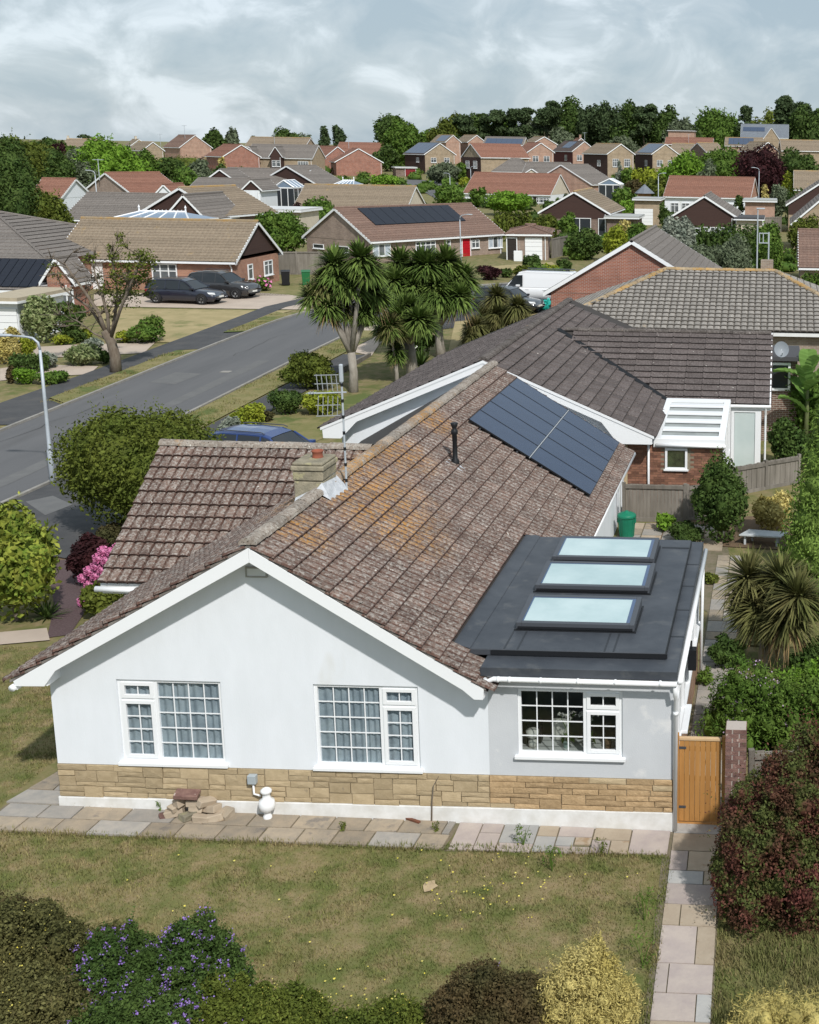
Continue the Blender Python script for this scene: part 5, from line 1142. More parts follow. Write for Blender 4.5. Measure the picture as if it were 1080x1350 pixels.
    if chim:
        m2 = MB().box(LA*chim-.3, LA*chim+.3, LB/2-.3, LB/2+.3, hr-.5, hr+.9); m2.box(LA*chim-.36, LA*chim+.36, LB/2-.36, LB/2+.36, hr+.9, hr+1.0); m2.xf(lambda v: ab(*v)); m2.build('chimney', wall, root)
    return root
# --- near and middle houses
H('red brick gabled house with white bargeboards and grey roof, just beyond the dark roof', 716, 950, 386, 317, 47.5, 13, ridge='y', roof=GRY, wall=B_RED, trim=WHITE)
HA = H('orange brick bungalow with tan tiled roof behind the two dark parked cars', 68, 311, 341, 289, 65.3, 8.2, roof=TAN, wall=B_ORG, gable=CLAD, gz=2.3, nc=15, wins=[('f', .155, .0, 2.3, 2.15, 'garage'), ('f', .60, .35, 1.7, 1.8, 'w'), ('r', .30, .75, .8, 1.25, 'w'), ('r', .72, .75, 1.5, 1.25, 'w')])
H('grey tiled house roof at the left edge, behind the one with solar panels', -330, 64, 337, 276, 60, 17, roof=GRY, wall=B_ORG, hip=8.5)
SLH = H('red brick house at the left edge with its front slope covered in black solar panels', -60, 64, 381, 341, 54, 4.8, roof=GRY, wall=B_RED, solar=(.0, .86, .06, .95, 9, SOLF))
H('', 51, 99, 373, 340, 52.6, 2.2, ridge='y', roof=GRY, wall=B_RED, gable=B_ORG, root=SLH, wins=[('f', .62, .7, 1.3, 1.3, 'w')])
H('low garage with a flat cream roof and white door at the left edge', -30, 22, 397, 397, 44, 5, roof=mat('cream_felt', (.42, .36, .26), (.36, .31, .23), rough=.95, scale=3), wall=WHW, flat=True, name='garage', wins=[('f', .6, 0, 1.2, 2.0, 'garage')])
SOL = H('mottled brick bungalow with a row of black solar panels and a bright red front door', 489, 668, 319, 272, 87, 9.0, rot=40, roof=MIX, wall=B_MIX, nc=15, solar=(.14, .80, .44, .94, 9, SOLF),
  wins=[('f', .075, .75, 1.9, 1.35, 'c'), ('f', .39, .65, 2.3, 1.45, 'w'), ('f', .56, .5, .55, 1.6, 'w'), ('f', .70, .0, .95, 2.1, 'red_door_paint'), ('f', .775, .9, 1.0, 1.0, 'w'), ('f', .94, .75, 1.8, 1.35, 'c'), ('l', .42, .95, 1.7, .75, 'p'), ('l', .80, 1.2, 1.4, .5, 'p')])
H('', 666, 728, 308.5, 296, 93.2, 7, roof=MIX, wall=B_MIX, hip=2.5, root=SOL, wins=[('f', .62, .0, 1.5, 2.1, 'garage'), ('f', .05, 0, .8, 2.0, 'dark_door')], rot=8)
K4 = H('bungalow with a dark brown clad gable over a wide patio window', 709, 805, 280, 252.5, 127, 14, ridge='y', roof=TAN, wall=B_BRN, gable=CLAD, gz=1.9, wins=[('f', .58, .15, 2.6, 1.75, 'p'), ('f', .92, .0, .9, 1.9, 'p')])
H('', 797, 842, 287, 287, 126, 6, roof=mat('pale_felt', (.36, .37, .36), rough=.9), wall=B_BRN, flat=True, root=K4, wins=[('f', .55, 0, 1.0, 1.7, 'p')])
H('flat roofed garage with a white door beside the brown gabled bungalow', 834, 871, 263, 263, 150, 6, roof=MATS['pale_felt'], wall=B_OCH, flat=True, name='garage', wins=[('f', .38, 0, 2.4, 1.85, 'garage')])
H('bungalow with a long red tiled roof and white walls, behind the garages on the right', 874, 990, 259, 233, 172, 10, rot=-11, roof=RED, wall=WHW, gable=B_ORG, wins=[('f', .12, .6, 1.2, 1.2, 'w'), ('f', .25, .6, 1.2, 1.2, 'w'), ('f', .66, .6, 1.4, 1.2, 'w'), ('f', .80, .6, 1.4, 1.2, 'w')], nc=15)
H('bungalow with a dark brown gable and ribbed roof, before the long red roof', 884, 973, 285, 258, 117, 13, ridge='y', roof=GRY, wall=WHW, gable=CLAD, gz=1.75, wins=[('f', .5, .5, .9, 1.1, 'w'), ('f', .68, .5, 1.0, 1.1, 'w'), ('f', .84, .5, .9, 1.1, 'w')])
H('low flat roofed garage at the foot of the dark brown gable', 968, 1007, 289, 289, 116, 6, roof=mat('dark_felt', (.07, .07, .075), rough=.9), wall=CREAMW, flat=True, name='garage')
H('flat roofed garage with white door and brick side, below the long red roof', 980, 1024, 265, 265, 140, 6, roof=MATS['pale_felt'], wall=B_PNK, flat=True, name='garage', wins=[('f', .34, 0, 2.2, 1.95, 'garage')])
H('house with a brown clad gable cut off by the right edge', 1036, 1135, 270, 238, 140, 12, ridge='y', roof=GRY, wall=B_OCH, gable=CLAD, gz=2.2)
H('grey ribbed roof with a white bargeboard low at the right edge', 1042, 1150, 296, 250, 108, 12, ridge='y', roof=GRY, wall=B_OCH)
H('house with plain brown tiles at the right edge above the hipped roof', 1052, 1190, 353, 304, 75, 10, roof=MIX, wall=B_OCH, nc=15)
H('tan roofed bungalow half hidden by garden trees at the right edge', 1046, 1150, 250, 226, 190, 10, roof=TAN, wall=B_OCH)
# --- left middle
B1 = H('long grey brown roof with a dark brown gable, behind the orange brick bungalow', 80, 240, 289, 255, 95, 9.5, roof=GRY, wall=B_BRN, nc=15)
H('', 213, 273, 289, 257, 91, 8, ridge='y', roof=GRY, wall=B_BRN, gable=CLAD, gz=1.2, root=B1)
H('house with a brown clad left gable and pale tan roof, beside the flat white roofs', 297, 368, 285, 247, 95, 9, rot=56, roof=TAN, wall=B_BRN, gable=CLAD, gz=1.6, nc=15)
H('low white flat roofed garages left of the solar panelled bungalow', 300, 396, 277, 277, 106, 6, roof=mat('white_felt', (.55, .56, .56), rough=.9), wall=CREAMW, flat=True, name='garage')
C1 = H('bungalow with a rusty red roof and grey brown left gable among the left trees', 174, 246, 256, 228, 132, 9, rot=38, roof=RED, wall=B_BRN, gable=B_MIX, nc=15)
H('', 202, 230, 257, 243, 131, 5, ridge='y', roof=RED, wall=WHW, gable=WHW, root=C1)
H('red roofed house with a white gable half hidden by the left trees', 34, 80, 261, 235, 118, 7.5, rot=-28, roof=RED, wall=WHW, gable=WHW)
D1 = H('bungalow with a plain grey roof and small brown gable below the two storey row', 284, 396, 247, 222, 165, 9, roof=GRY, wall=B_OCH, gable=CLAD)
H('', 273, 307, 235, 223, 160, 6, ridge='y', roof=GRY, wall=CLAD, gable=CLAD, root=D1)
D2 = H('low grey roof with a small dark gable at its right end, above the tan roof', 244, 330, 251, 235, 146, 8, roof=GRY, wall=B_BRN)
H('', 317, 346, 250.5, 237, 144, 6, ridge='y', roof=GRY, wall=WHW, gable=CLAD, root=D2, wins=[('f', .5, .5, 1.6, 1.2, 'w')])
H('bungalow with a dark brown left gable and grey roof, left of the red brick gables', 419, 458, 243.5, 219, 165, 11, rot=50, roof=GRY, wall=B_BRN, gable=CLAD, gz=1.5, wins=[('f', .3, .5, 1.6, 1.2, 'w')])
H('bungalow with a long tan roof and cream right gable, behind the solar panelled bungalow', 386, 537, 272, 244, 142, 9.5, rot=-20, roof=TAN, wall=B_OCH, gable=CREAMW, nc=15)
K2 = H('bungalow with a long rust red roof, white wall and cream right gable', 610, 726, 254.5, 228, 205, 11, rot=-23, roof=RED, wall=WHW, gable=CREAMW, nc=15, wins=[('f', .60, .4, 1.8, 1.2, 'w'), ('f', .74, .4, 2.0, 1.2, 'w'), ('f', .92, .4, 2.4, 1.3, 'w'), ('f', .83, .0, 1.0, 1.9, 'dark_door')])
H('bungalow with a grey roof and pinkish left gable beside a white conservatory', 781, 816, 243.5, 217.5, 212, 13, rot=60, roof=GRY, wall=B_PNK, gable=B_PNK)
H('grey roofed bungalow behind the long rust red roof, left of its neighbour', 648, 700, 226, 209, 238, 9, roof=GRY, wall=WHW, hip=3)
J2 = H('grey roofed bungalow behind the long rust red roof, with a small white gable', 688, 748, 228, 214, 228, 9, roof=GRY, wall=WHW)
H('', 690, 712, 229, 222, 226, 4, ridge='y', roof=GRY, wall=WHW, gable=CREAMW, root=J2)
# --- two storey houses
def two(label, x0, x1, ye, yr, Y, D, rot, roof, gab, side=None, ridge='y', wins=None, **kw):
    ww = [('f', .28, 2.9, 1.5, 1.25, 'w'), ('f', .72, 2.9, 1.5, 1.25, 'w'), ('f', .3, .5, 1.8, 1.4, 'w'), ('l', .35, 2.9, 1.3, 1.2, 'w')] if wins is None else wins
    return H(label, x0, x1, ye, yr, Y, D, rot=rot, ridge=ridge, roof=roof, wall=gab, upper=(side, 2.5) if side else None, gable=gab, wins=ww, **kw)
two('two storey ochre house with blue solar panels beside the dark red garage door', 559, 602, 203.5, 188.5, 300, 11, 28, DRK, B_OCH, flank=CLAD, ridge='y', solar=(.04, .96, .06, .96, 4, SOLB))
H('small brick garage with a dark red door beside the ochre house with solar panels', 521, 550, 221, 221, 287, 6, rot=8, roof=MATS['pale_felt'], wall=B_BRN, flat=True, name='garage', wins=[('f', .72, 0, 2.4, 2.1, 'dark_red_garage_door')])
two('two storey house with dark brown left gable and rust red roof', 634, 700, 207.5, 190, 262, 9, 29, RED, B_OCH, flank=CLAD, ridge='x', wins=[('l', .3, 2.9, 1.6, 1.4, 'w'), ('l', .72, 2.9, 1.6, 1.4, 'w'), ('f', .5, 3.1, .7, .8, 'w')]).children
two('two storey pink brick house with a white gable, behind the rust red roofs', 695, 732, 200.5, 188, 305, 12, 16, RED, B_PNK)
two('two storey ochre house with bright gable windows, left twin behind the lime hedge', 800, 838, 203, 189.5, 285, 11, 33, TAN, B_OCH, flank=CLAD, wins=[('f', .3, 2.8, 1.7, 1.6, 'w'), ('f', .74, 2.8, 1.7, 1.6, 'w'), ('l', .35, 2.9, 1.3, 1.2, 'w')])
two('two storey ochre house with solar panels, right twin behind the lime hedge', 859, 896, 203, 189.5, 290, 11, 24, TAN, B_OCH, flank=CLAD, solar=(.05, .85, .08, .95, 4, SOLB))
two('two storey pink brick house with only two solar panels on its roof', 754, 788, 199.5, 186, 318, 12, 26, DRK, B_PNK, flank=mat('dark_red_cladding', (.10, .03, .028), rough=.8), solar=(.3, .7, .3, .9, 2, SOLB))
two('two storey house with dark brown brick gable and tan roof, above the broad trees', 931, 958, 200, 188.5, 300, 9, 30, TAN, B_BRN, ridge='x', wins=[('l', .6, 2.9, 1.3, 1.2, 'w')])
two('tan roofed house joining the ochre house with solar panels on its right', 884, 914, 203, 189, 305, 9, 0, TAN, B_OCH, ridge='x')
two('two storey pink brick house with a white gable above the purple tree', 997, 1028, 199.5, 187, 300, 11, 25, TAN, B_PNK)
two('long tan roofed two storey house at the right edge of the far row', 1030, 1110, 198.5, 185, 298, 10, 5, TAN, B_OCH, ridge='x', wins=[('f', .12, 2.9, 2.0, 1.2, 'w'), ('f', .42, 2.9, 2.0, 1.2, 'w')])
two('tan roof with a strip of solar panels, above the purple tree', 955, 1006, 192, 181.5, 345, 9, 0, TAN, B_PNK, ridge='x', solar=(.1, .75, .15, .9, 5, SOLB), wins=())
two('long orange brown roof at the foot of the far wood on the right', 876, 940, 190, 181.5, 345, 9, 0, RED, B_OCH, ridge='x', wins=())
two('tan roofed house with two solar panels, just behind the ochre solar house', 587, 609, 187.5, 178, 365, 11, 24, TAN, B_PNK, solar=(.1, .7, .1, .9, 2, SOLB), wins=())
two('two storey house with a tan roof and white gable, second behind the ochre house', 616, 642, 187.5, 178, 370, 11, 20, TAN, B_PNK, wins=())
two('grey roof carrying a long line of solar panels behind the rust red two storey house', 636, 690, 190.5, 180.5, 345, 9, 0, GRY, B_OCH, ridge='x', solar=(.05, .95, .1, .75, 7, SOLB), wins=())
two('tan roofed house with a small white gable beyond the pink brick house', 700, 736, 190, 180, 360, 9, 20, TAN, B_PNK, wins=())
two('tan gabled house left of the wood, beyond the pink brick house with solar panels', 757, 776, 190, 182, 372, 9, 10, RED, B_PNK, wins=(), chim=.2)
two('brick house with two overlapping red gables, right hand gable of the pair', 441, 506, 213.5, 195.5, 285, 12, 6, RED, B_RED, wins=())
two('brick house with two overlapping red gables, left hand gable of the pair', 422, 470, 212, 193, 297, 12, 20, RED, B_RED, wins=[('l', .5, 2.8, 1.6, 1.2, 'w')])
two('long orange tan roof behind the two red brick gables', 440, 516, 203, 188, 330, 10, 0, RED, B_RED, ridge='x', wins=[('f', .9, 2.9, 1.5, 1.3, 'w')])
E4 = two('terrace with a grey roof and two narrow dark gables over ochre brick', 323, 412, 207.5, 190.5, 275, 9, 0, GRY, B_OCH, ridge='x', wins=[('f', .27, .6, 1.6, 1.3, 'w'), ('f', .78, .6, 1.6, 1.3, 'w'), ('f', .86, 2.9, 2.4, 1.3, 'w')])
for a in (319.5, 354): H('', a, a+18.5, 206.5, 193, 273.5, 4.5, ridge='y', roof=GRY, wall=CLAD, gable=CLAD, root=E4, wins=[('f', .3, 2.6, .9, 1.5, 'w'), ('f', .72, 2.6, .9, 1.5, 'w')])
two('tan roofed house seen over the ridge of the terrace', 322, 402, 193, 181, 305, 9, 0, TAN, B_OCH, ridge='x', wins=())
two('red brick two storey house with a white bargeboard, left of the terrace', 293, 345, 206.5, 190.5, 268, 11, 20, RED, B_RED, wins=())
two('brick two storey house with a white gable standing above the left trees', 236, 281, 194.5, 178, 325, 11, 22, MIX, B_PNK, wins=())
two('ochre gabled house above the left trees, next to the brick one', 187, 218, 198.5, 187, 305, 11, 18, TAN, B_OCH, wins=())
two('tan roofed house on the skyline at the far left', 84, 132, 194, 183, 420, 9, -14, TAN, CREAMW, ridge='x', wins=(), chim=.05)
two('small tan gabled house on the skyline between the left trees', 172, 196, 192, 183.5, 400, 9, 12, TAN, CREAMW, wins=(), chim=.5)
H('low modern brick building with a flat roof in front of the far wood', 880, 916, 172, 172, 372, 9, roof=MATS['dark_felt'], wall=B_PNK, flat=True, name='modern_house', wins=[('f', .2, 1.2, 2.5, 2.2, 'p'), ('f', .75, 1.6, 4.0, 1.8, 'p')])
SLATE = mat('slate_grey_roof', (.17, .19, .215), (.145, .16, .185), rough=.6, scale=1.2)
NM = H('modern house with a long slate grey roof between the trees at far right', 976, 1040, 181, 164, 380, 12, roof=SLATE, wall=WHW, name='modern_house', solar=(.05, .5, .45, .75, 3, SOLB))
H('', 1004, 1030, 186, 168, 372, 8, ridge='y', roof=SLATE, wall=B_OCH, gable=B_OCH, root=NM)
drape('far_road', gpx([(500, 239), (545, 237), (604, 241), (612, 264), (578, 264), (556, 252), (500, 247)]), .06, ASPH)
# --- conservatories
def conservatory(label, x0, x1, ye, yr, yb, Y, D, gable=False):
    P0 = aty(x0, ye, Y); P1 = aty(x1, ye, Y); W = float(P1[0]-P0[0]); g0 = gh(P0[0], Y); he = float(P0[2])-g0; hr = float(aty((x0+x1)/2, yr, Y if gable else Y+D/2)[2])-g0
    t = thing('conservatory', label, 'conservatory', (P0[0], Y, g0)); fr = MB(); n = max(3, int(W/1.0)); bt = .09
    for i in range(n+1):
        x = W*i/n; fr.box(max(0, x-bt/2), min(W, x+bt/2), 0, bt, 0, he)
    for i in range(4): y = D*i/3; fr.box(0, bt, y, y+bt, 0, he); fr.box(W-bt, W, y, y+bt, 0, he)
    fr.box(0, W, -.01, bt, he-.12, he+.04); fr.box(0, bt, 0, D, he-.12, he+.04); fr.box(W-bt, W, 0, D, he-.12, he+.04); fr.box(0, W, .0, bt+.01, .6, .72)
    fr.build('frame', WHITE, t); MB().box(.03, W-.03, .03, D, .0, he).build('glazing', GLASS_D, t)
    rb = MB(); rg_ = MB()
    if gable:
        rb.tube([(0, 0, he), (W/2, 0, hr), (W, 0, he)], .12, 4); rb.tube([(W/2, 0, hr), (W/2, D, hr)], .1, 4); rg_.add([(0, 0, he), (W/2, 0, hr), (W, 0, he), (0, D, he), (W/2, D, hr), (W, D, he)], [(0, 1, 4, 3), (1, 2, 5, 4), (0, 1, 2)])
        for i in range(4): y = D*i/3; rb.tube([(0, y, he), (W/2, y, hr+.03), (W, y, he)], .05, 4)
    else:
        i0 = min(W*.22, D*.5); rb.tube([(i0, D/2, hr), (W-i0, D/2, hr)], .11, 5); k = max(5, int(W/1.1))
        rg_.add([(0, 0, he), (W, 0, he), (W, D, he), (0, D, he), (i0, D/2, hr), (W-i0, D/2, hr)], [(0, 1, 5, 4), (1, 2, 5), (2, 3, 4, 5), (3, 0, 4)])
        for i in range(k+1): rb.tube([(W*i/k, 0, he+.02), (i0+(W-2*i0)*i/k, D/2, hr)], .06, 4)
        for i in range(int(W/.5)): rb.tube([(i0+(W-2*i0)*i/int(W/.5), D/2, hr), (i0+(W-2*i0)*i/int(W/.5), D/2, hr+.18)], .025, 4)
        for x in (i0, W-i0): rb.lathe([(.08, 0), (.05, .25), (.09, .35), (.0, .55)], 6, (x, D/2, hr))
    rb.build('roof_bars', WHITE, t); rg_.build('roof_glass', mat('blue_roof_glass', (.17, .23, .31), rough=.12, spec=.6), t); return t
conservatory('white conservatory with a blue glass lantern roof behind the orange brick bungalow', 138, 250, 290, 279, 0, 76, 5)
conservatory('white conservatory with a gabled front below the two storey terrace', 361, 388, 247, 238, 0, 155, 4, True)
conservatory('white conservatory with a low gable in front of the grey roof, right of centre', 789, 818, 243, 236, 0, 200, 5, True)
conservatory('small white tent shaped lantern roof left of the long tan roof', 440, 466, 243, 238, 0, 150, 4)
# ------------------------------------------------------------------ planting
PINKF = mat('pink_blossom', (.55, .13, .30), (.62, .24, .42), rough=.7, scale=9, island=.2); PURF = mat('lilac_blossom', (.22, .13, .42), (.30, .20, .50), rough=.7, scale=9, island=.3); YELF = mat('yellow_blossom', (.62, .52, .06), (.55, .50, .16), rough=.7, scale=9, island=.2)
PALEF = mat('mauve_blossom', (.38, .26, .40), (.45, .34, .46), rough=.7, scale=9, island=.2); WHF = mat('white_blossom', (.65, .65, .60), rough=.8, island=.15); STRW = mat('dead_leaves', (.30, .21, .10), (.20, .14, .07), rough=.9, scale=4, island=.3)
# (foot x, foot y, width, height, colour, label, options) in photograph pixels
G_FEATH = leafm('foliage_feathery', (.13, .21, .04), (.19, .28, .06))
NEAR = [
 (188, 706, 214, 170, G_OLIVE, 'large rounded dark olive shrub between the garage wing roof and the street', dict(k=34, leafpx=2.6, dscale=.85, cap=46000, dens=1.3)),
 (22, 818, 124, 138, G_EDGED, 'big rounded shrub with yellow edged leaves at the left edge, beside the slate bed', dict(k=24, leafpx=4.6)),
 (118, 772, 52, 70, G_PURPLE, 'dark purple maple shrub beside the pink hydrangea', dict(k=9, leafpx=2.6)),
 (150, 722, 56, 34, G_BROWN, 'low browned shrub at the kerb corner, above the purple maple', dict(k=8)),
 (240, 590, 30, 22, G_GREY, 'small grey green shrub peeping out beside the large olive shrub', dict(k=6)),
 (305, 572, 34, 22, G_SILVER, 'small silvery blue shrub in front of the blue car', dict(k=6)),
 (328, 566, 52, 34, G_LIME, 'yellow green shrub behind the blue car', dict(k=9)),
 (408, 512, 72, 46, G_OLIVE, 'wide dark shrub on the street corner, left of the cabbage palms', dict(k=14)),
 (378, 546, 46, 36, G_DARK, 'dark green shrub below the wide corner shrub', dict(k=9)),
 (423, 546, 52, 32, G_LIME, 'bright lime green shrub behind the television aerial', dict(k=10)),
 (352, 556, 22, 14, G_BROWN, 'small brown shrub between the lime shrubs', dict(k=5)),
 (950, 716, 82, 108, G_DARK, 'dark green pointed shrub by the back fence', dict(k=22, leafpx=2.6, shape='bush')),
 (1018, 702, 62, 52, G_GOLD, 'golden shrub between the dark pointed shrub and the conifer', dict(k=10, leafpx=2.4)),
 (877, 700, 28, 26, G_BRIGHT, 'small bright green plant at the foot of the back fence', dict(k=6, leafpx=3.5)),
 (908, 716, 52, 26, G_DARK, 'low dark ground plant on the shady bed by the back fence', dict(k=8)),
 (1088, 752, 124, 228, G_FEATH, 'tall feathery green conifer at the right edge', dict(k=40, leafpx=3.0, shape='cone', cap=34000, name='conifer_tree', cat='tree', droop=1.2, aspect=.35)),
 (1040, 618, 62, 62, G_DARK, 'dark glossy shrub right of the white glazed door', dict(k=12, leafpx=3)),
 (1030, 545, 42, 58, G_BRIGHT, 'bright leafy shrub below the satellite dish', dict(k=10, leafpx=3.4)),
 (1064, 580, 70, 96, G_MID, 'mid green bush under the banana plant at the right edge', dict(k=12, leafpx=3)),
 (1026, 1196, 172, 215, G_RED, 'large red and green shrub spilling over the gate pillar', dict(k=70, shape='sprawl', leafpx=2.2, cap=60000, dens=1.4)),
 (1088, 1150, 120, 230, G_RED, 'taller red tinged shrub behind the first at the right edge', dict(k=50, shape='sprawl', leafpx=2.4, cap=40000)),
 (1052, 985, 110, 100, G_MID, 'yellow green shrub between the lilac spikes and the red shrubs', dict(k=40, shape='sprawl', leafpx=3.0)),
 (988, 980, 116, 118, G_MID, 'buddleia with pale mauve spikes leaning over the side path', dict(k=50, shape='sprawl', leafpx=3.2, aspect=.28, flowers=(PALEF, 50, .018, 14, .06))),
 (1075, 900, 70, 60, G_DARK, 'dark leafy plant under the right cabbage palm', dict(k=9, leafpx=3.5)),
 (958, 880, 50, 44, G_DARK, 'dark narrow leaved plant beside the small back lawn', dict(k=8, leafpx=3.2)),
 (1060, 945, 80, 70, G_BRIGHT, 'bright green leafy shrub at the right edge above the red shrubs', dict(k=30, shape='sprawl', leafpx=3.2)),
 (1078, 820, 46, 60, G_MID, 'green shrub at the right edge beside the cabbage palm clump', dict(k=12, leafpx=3)),
 (930, 905, 22, 26, G_MID, 'small upright plant by the lantern on the side passage', dict(k=6, leafpx=3, aspect=.3)),
 (938, 770, 24, 16, G_OLIVE, 'small olive tuft at the edge of the patio path', dict(k=5)),
]
for x, y, w_, h_, m, lb, kw in NEAR: plant(x, y, w_, h_, m, lb, **kw)
FRONT = [   # right under the camera, feet outside the frame
 ((1.15, -3.95), 1.2, .78, G_BROWN, 'browned shrub at the left edge, highest of the bottom left group', (YELF, 30, .010, 2, .02), 14),
 ((2.0, -4.55), 1.45, 1.0, G_HEBE, 'olive brown shrub in front of the browned one at the left edge', (YELF, 70, .011, 3, .03), 18),
 ((1.35, -5.3), 1.6, .95, G_HEBE, 'olive brown shrub cut off by the lower left corner', (YELF, 110, .011, 3, .03), 18),
 ((2.85, -5.45), 1.25, .85, G_HEBE, 'olive brown shrub with yellow flowers at the bottom edge, left of the lilac clumps', (YELF, 110, .011, 3, .03), 14),
 ((2.85, -4.25), .95, .62, G_HEBE, 'small olive brown shrub at the lawn edge behind the lilac clumps', (PURF, 20, .011, 8, .02), 10),
 ((3.55, -4.9), 1.15, .98, G_DARK, 'lilac flowered clump, left one of the tall pair', (PURF, 260, .013, 14, .026), 14),
 ((4.35, -4.75), 1.1, 1.1, G_DARK, 'lilac flowered clump, right and tallest one of the pair', (PURF, 280, .013, 14, .026), 14),
 ((4.05, -5.55), 1.35, .85, G_DARK, 'lower lilac flowered clump at the bottom edge in front of the pair', (PURF, 240, .013, 12, .026), 14),
 ((5.0, -5.25), .9, .72, G_OLIVE, 'small olive clump with a few lilac flowers right of the tall pair', (PURF, 40, .012, 10, .026), 9),
 ((5.65, -5.35), 1.05, .66, G_OLIVE, 'low olive clump with yellow flowers right of the lilac clumps', (YELF, 120, .011, 3, .03), 11),
 ((6.3, -5.6), .95, .45, G_OLIVE, 'very low olive clump with yellow flowers at the bottom middle', (YELF, 80, .011, 3, .03), 9),
 ((7.05, -5.5), 1.15, .5, G_OLIVE, 'low weedy clump left of the dark browned shrub', (YELF, 80, .011, 3, .03), 10),
 ((8.35, -5.1), 1.5, 1.05, G_BROWN, 'dark browned shrub left of the golden bush', (PURF, 14, .010, 10, .02), 20),
]
for i, (P, wd, hg, m, lb, fl, k) in enumerate(FRONT):
    p = np.array([P[0], P[1], gh(*P)]); s = mpp(p); q_ = 1.28 if P[0] < 7.5 else 1.0; plant(0, 0, wd*q_/s, hg*(1.16 if q_ > 1 else 1)/s, m, lb, P=p, k=k*2+16, shape='sprawl', leafpx=1.9, flowers=fl, cap=60000, dens=1.5, seed=300+i, ragged=.09)
p = np.array([9.50, -4.9, gh(9.5, -5)]); s = mpp(p)
plant(0, 0, 1.25/s, 1.28/s, G_GOLD, 'golden leaved bush beside the sandstone path', P=p, k=60, shape='sprawl', leafpx=2.0, aspect=.3, up=.6, cap=50000, dens=1.5, seed=411, ragged=.09)
p = np.array([9.45, -5.55, gh(9.5, -5)]); plant(0, 0, .75/s, .55/s, G_MID, 'green patch growing from the foot of the golden bush', P=p, k=8, leafpx=3.0, seed=412)
p = np.array([12.1, -5.35, gh(12.2, -5)]); plant(0, 0, 1.7/s, .95/s, G_GOLD, 'feathery straw gold shrub in the lower right corner', P=p, k=50, shape='sprawl', leafpx=3.4, seed=413, aspect=.16, up=.8, ragged=.14, dens=1.6)
rgc = random.Random(91); Lc = []
for i in range(120):
    x = rgc.uniform(.6, 9.3); y = rgc.uniform(-5.9, -4.15)-(.5 if x > 4.8 else 0); rr = rgc.uniform(.06, .16); Lc.append((x, y, gh(x, y)+rr*.5, rr*1.3, rr*1.3, rr*rgc.uniform(.7, 1.6)))
V, F4, F3 = crown_arrays(91, Lc, 15000, .024, core=0, ragged=.25, aspect=.4); o = link('ground_cover', np_mesh('ground_cover', V, [F4], G_OLIVE)); o['kind'] = 'stuff'
V, F4, F3 = crown_arrays(92, [(a, b, c+.05, d, e_, f) for a, b, c, d, e_, f in Lc[::2]], 420, .012, core=0, ragged=.2, aspect=.9, up=.6); o = link('ground_cover_flowers', np_mesh('ground_cover_flowers', V, [F4], YELF)); o['kind'] = 'stuff'
# tall weeds beside the path and the slabs
def weed(P, h, label, m=G_MID, n=60, group=None):
    t = thing('weed', label, 'weed', (P[0], P[1], gh(P[0], P[1])), 0, group); rg = np.random.default_rng(int(P[0]*971+P[1]*37) % 9973)
    mb = MB()
    for k in range(5):
        a = rg.uniform(0, 6.28); q = h*rg.uniform(.6, 1); mb.tube([(0, 0, 0), (math.cos(a)*q*.12, math.sin(a)*q*.12, q*.5), (math.cos(a)*q*.3, math.sin(a)*q*.3, q)], [.006, .005, .002], 4)
    mb.build('stem', m, t)
    L = [(math.cos(a)*h*.18, math.sin(a)*h*.18, h*f, h*.16, h*.16, h*.16) for a, f in zip(rg.uniform(0, 6.28, 7), np.linspace(.2, .85, 7))]
    V, F4, _ = crown_arrays(int(h*1000+P[0]*10), L, n, .028, core=0, aspect=.3, up=.5); link('leaves', np_mesh('leaves', V, [F4], m), t); return t
for (x, y, h, lb) in ((690, 1118, .42, 'tall weed on the slab edge, leftmost of the pair below the grey wall'), (728, 1150, .48, 'bushy weed at the lawn edge in front of the grey wall'), (793, 1128, .30, 'thin weed growing between sandstone slabs'), (575, 1100, .20, 'dried tuft on the old slabs below the second window'), (562, 1078, .16, 'dark weed at the wall foot under the second window'), (185, 1066, .14, 'dark weed at the wall foot under the first window'), (212, 1070, .18, 'green weed at the wall foot beside the stone heap'), (850, 1215, .55, 'tall green weed along the left edge of the sandstone path'), (848, 1275, .6, 'second green weed along the path, beside the golden bush'), (955, 1210, .5, 'tall green weed on the right edge of the sandstone path'), (452, 1098, .2, 'low weed on the slab joint left of the dried tuft')):
    p = gp(x, y); weed(p, h, lb, G_MID if 'green' in lb or 'tall' in lb or 'bushy' in lb else G_OLIVE, 110 if h > .3 else 60)
# climbing stem on the stone band
mb = MB(); P = aty(575, 1000, -.09)
mb.tube([(P[0]-.12, -.06, -.1), (P[0]-.10, -.07, .25), (P[0]-.06, -.09, .55), (P[0]+.04, -.10, .74)], [.014, .012, .009, .004], 6); tag(mb.build('bare_stem', BARK), 'thin bare stem climbing the stone band right of the second window', 'stem')
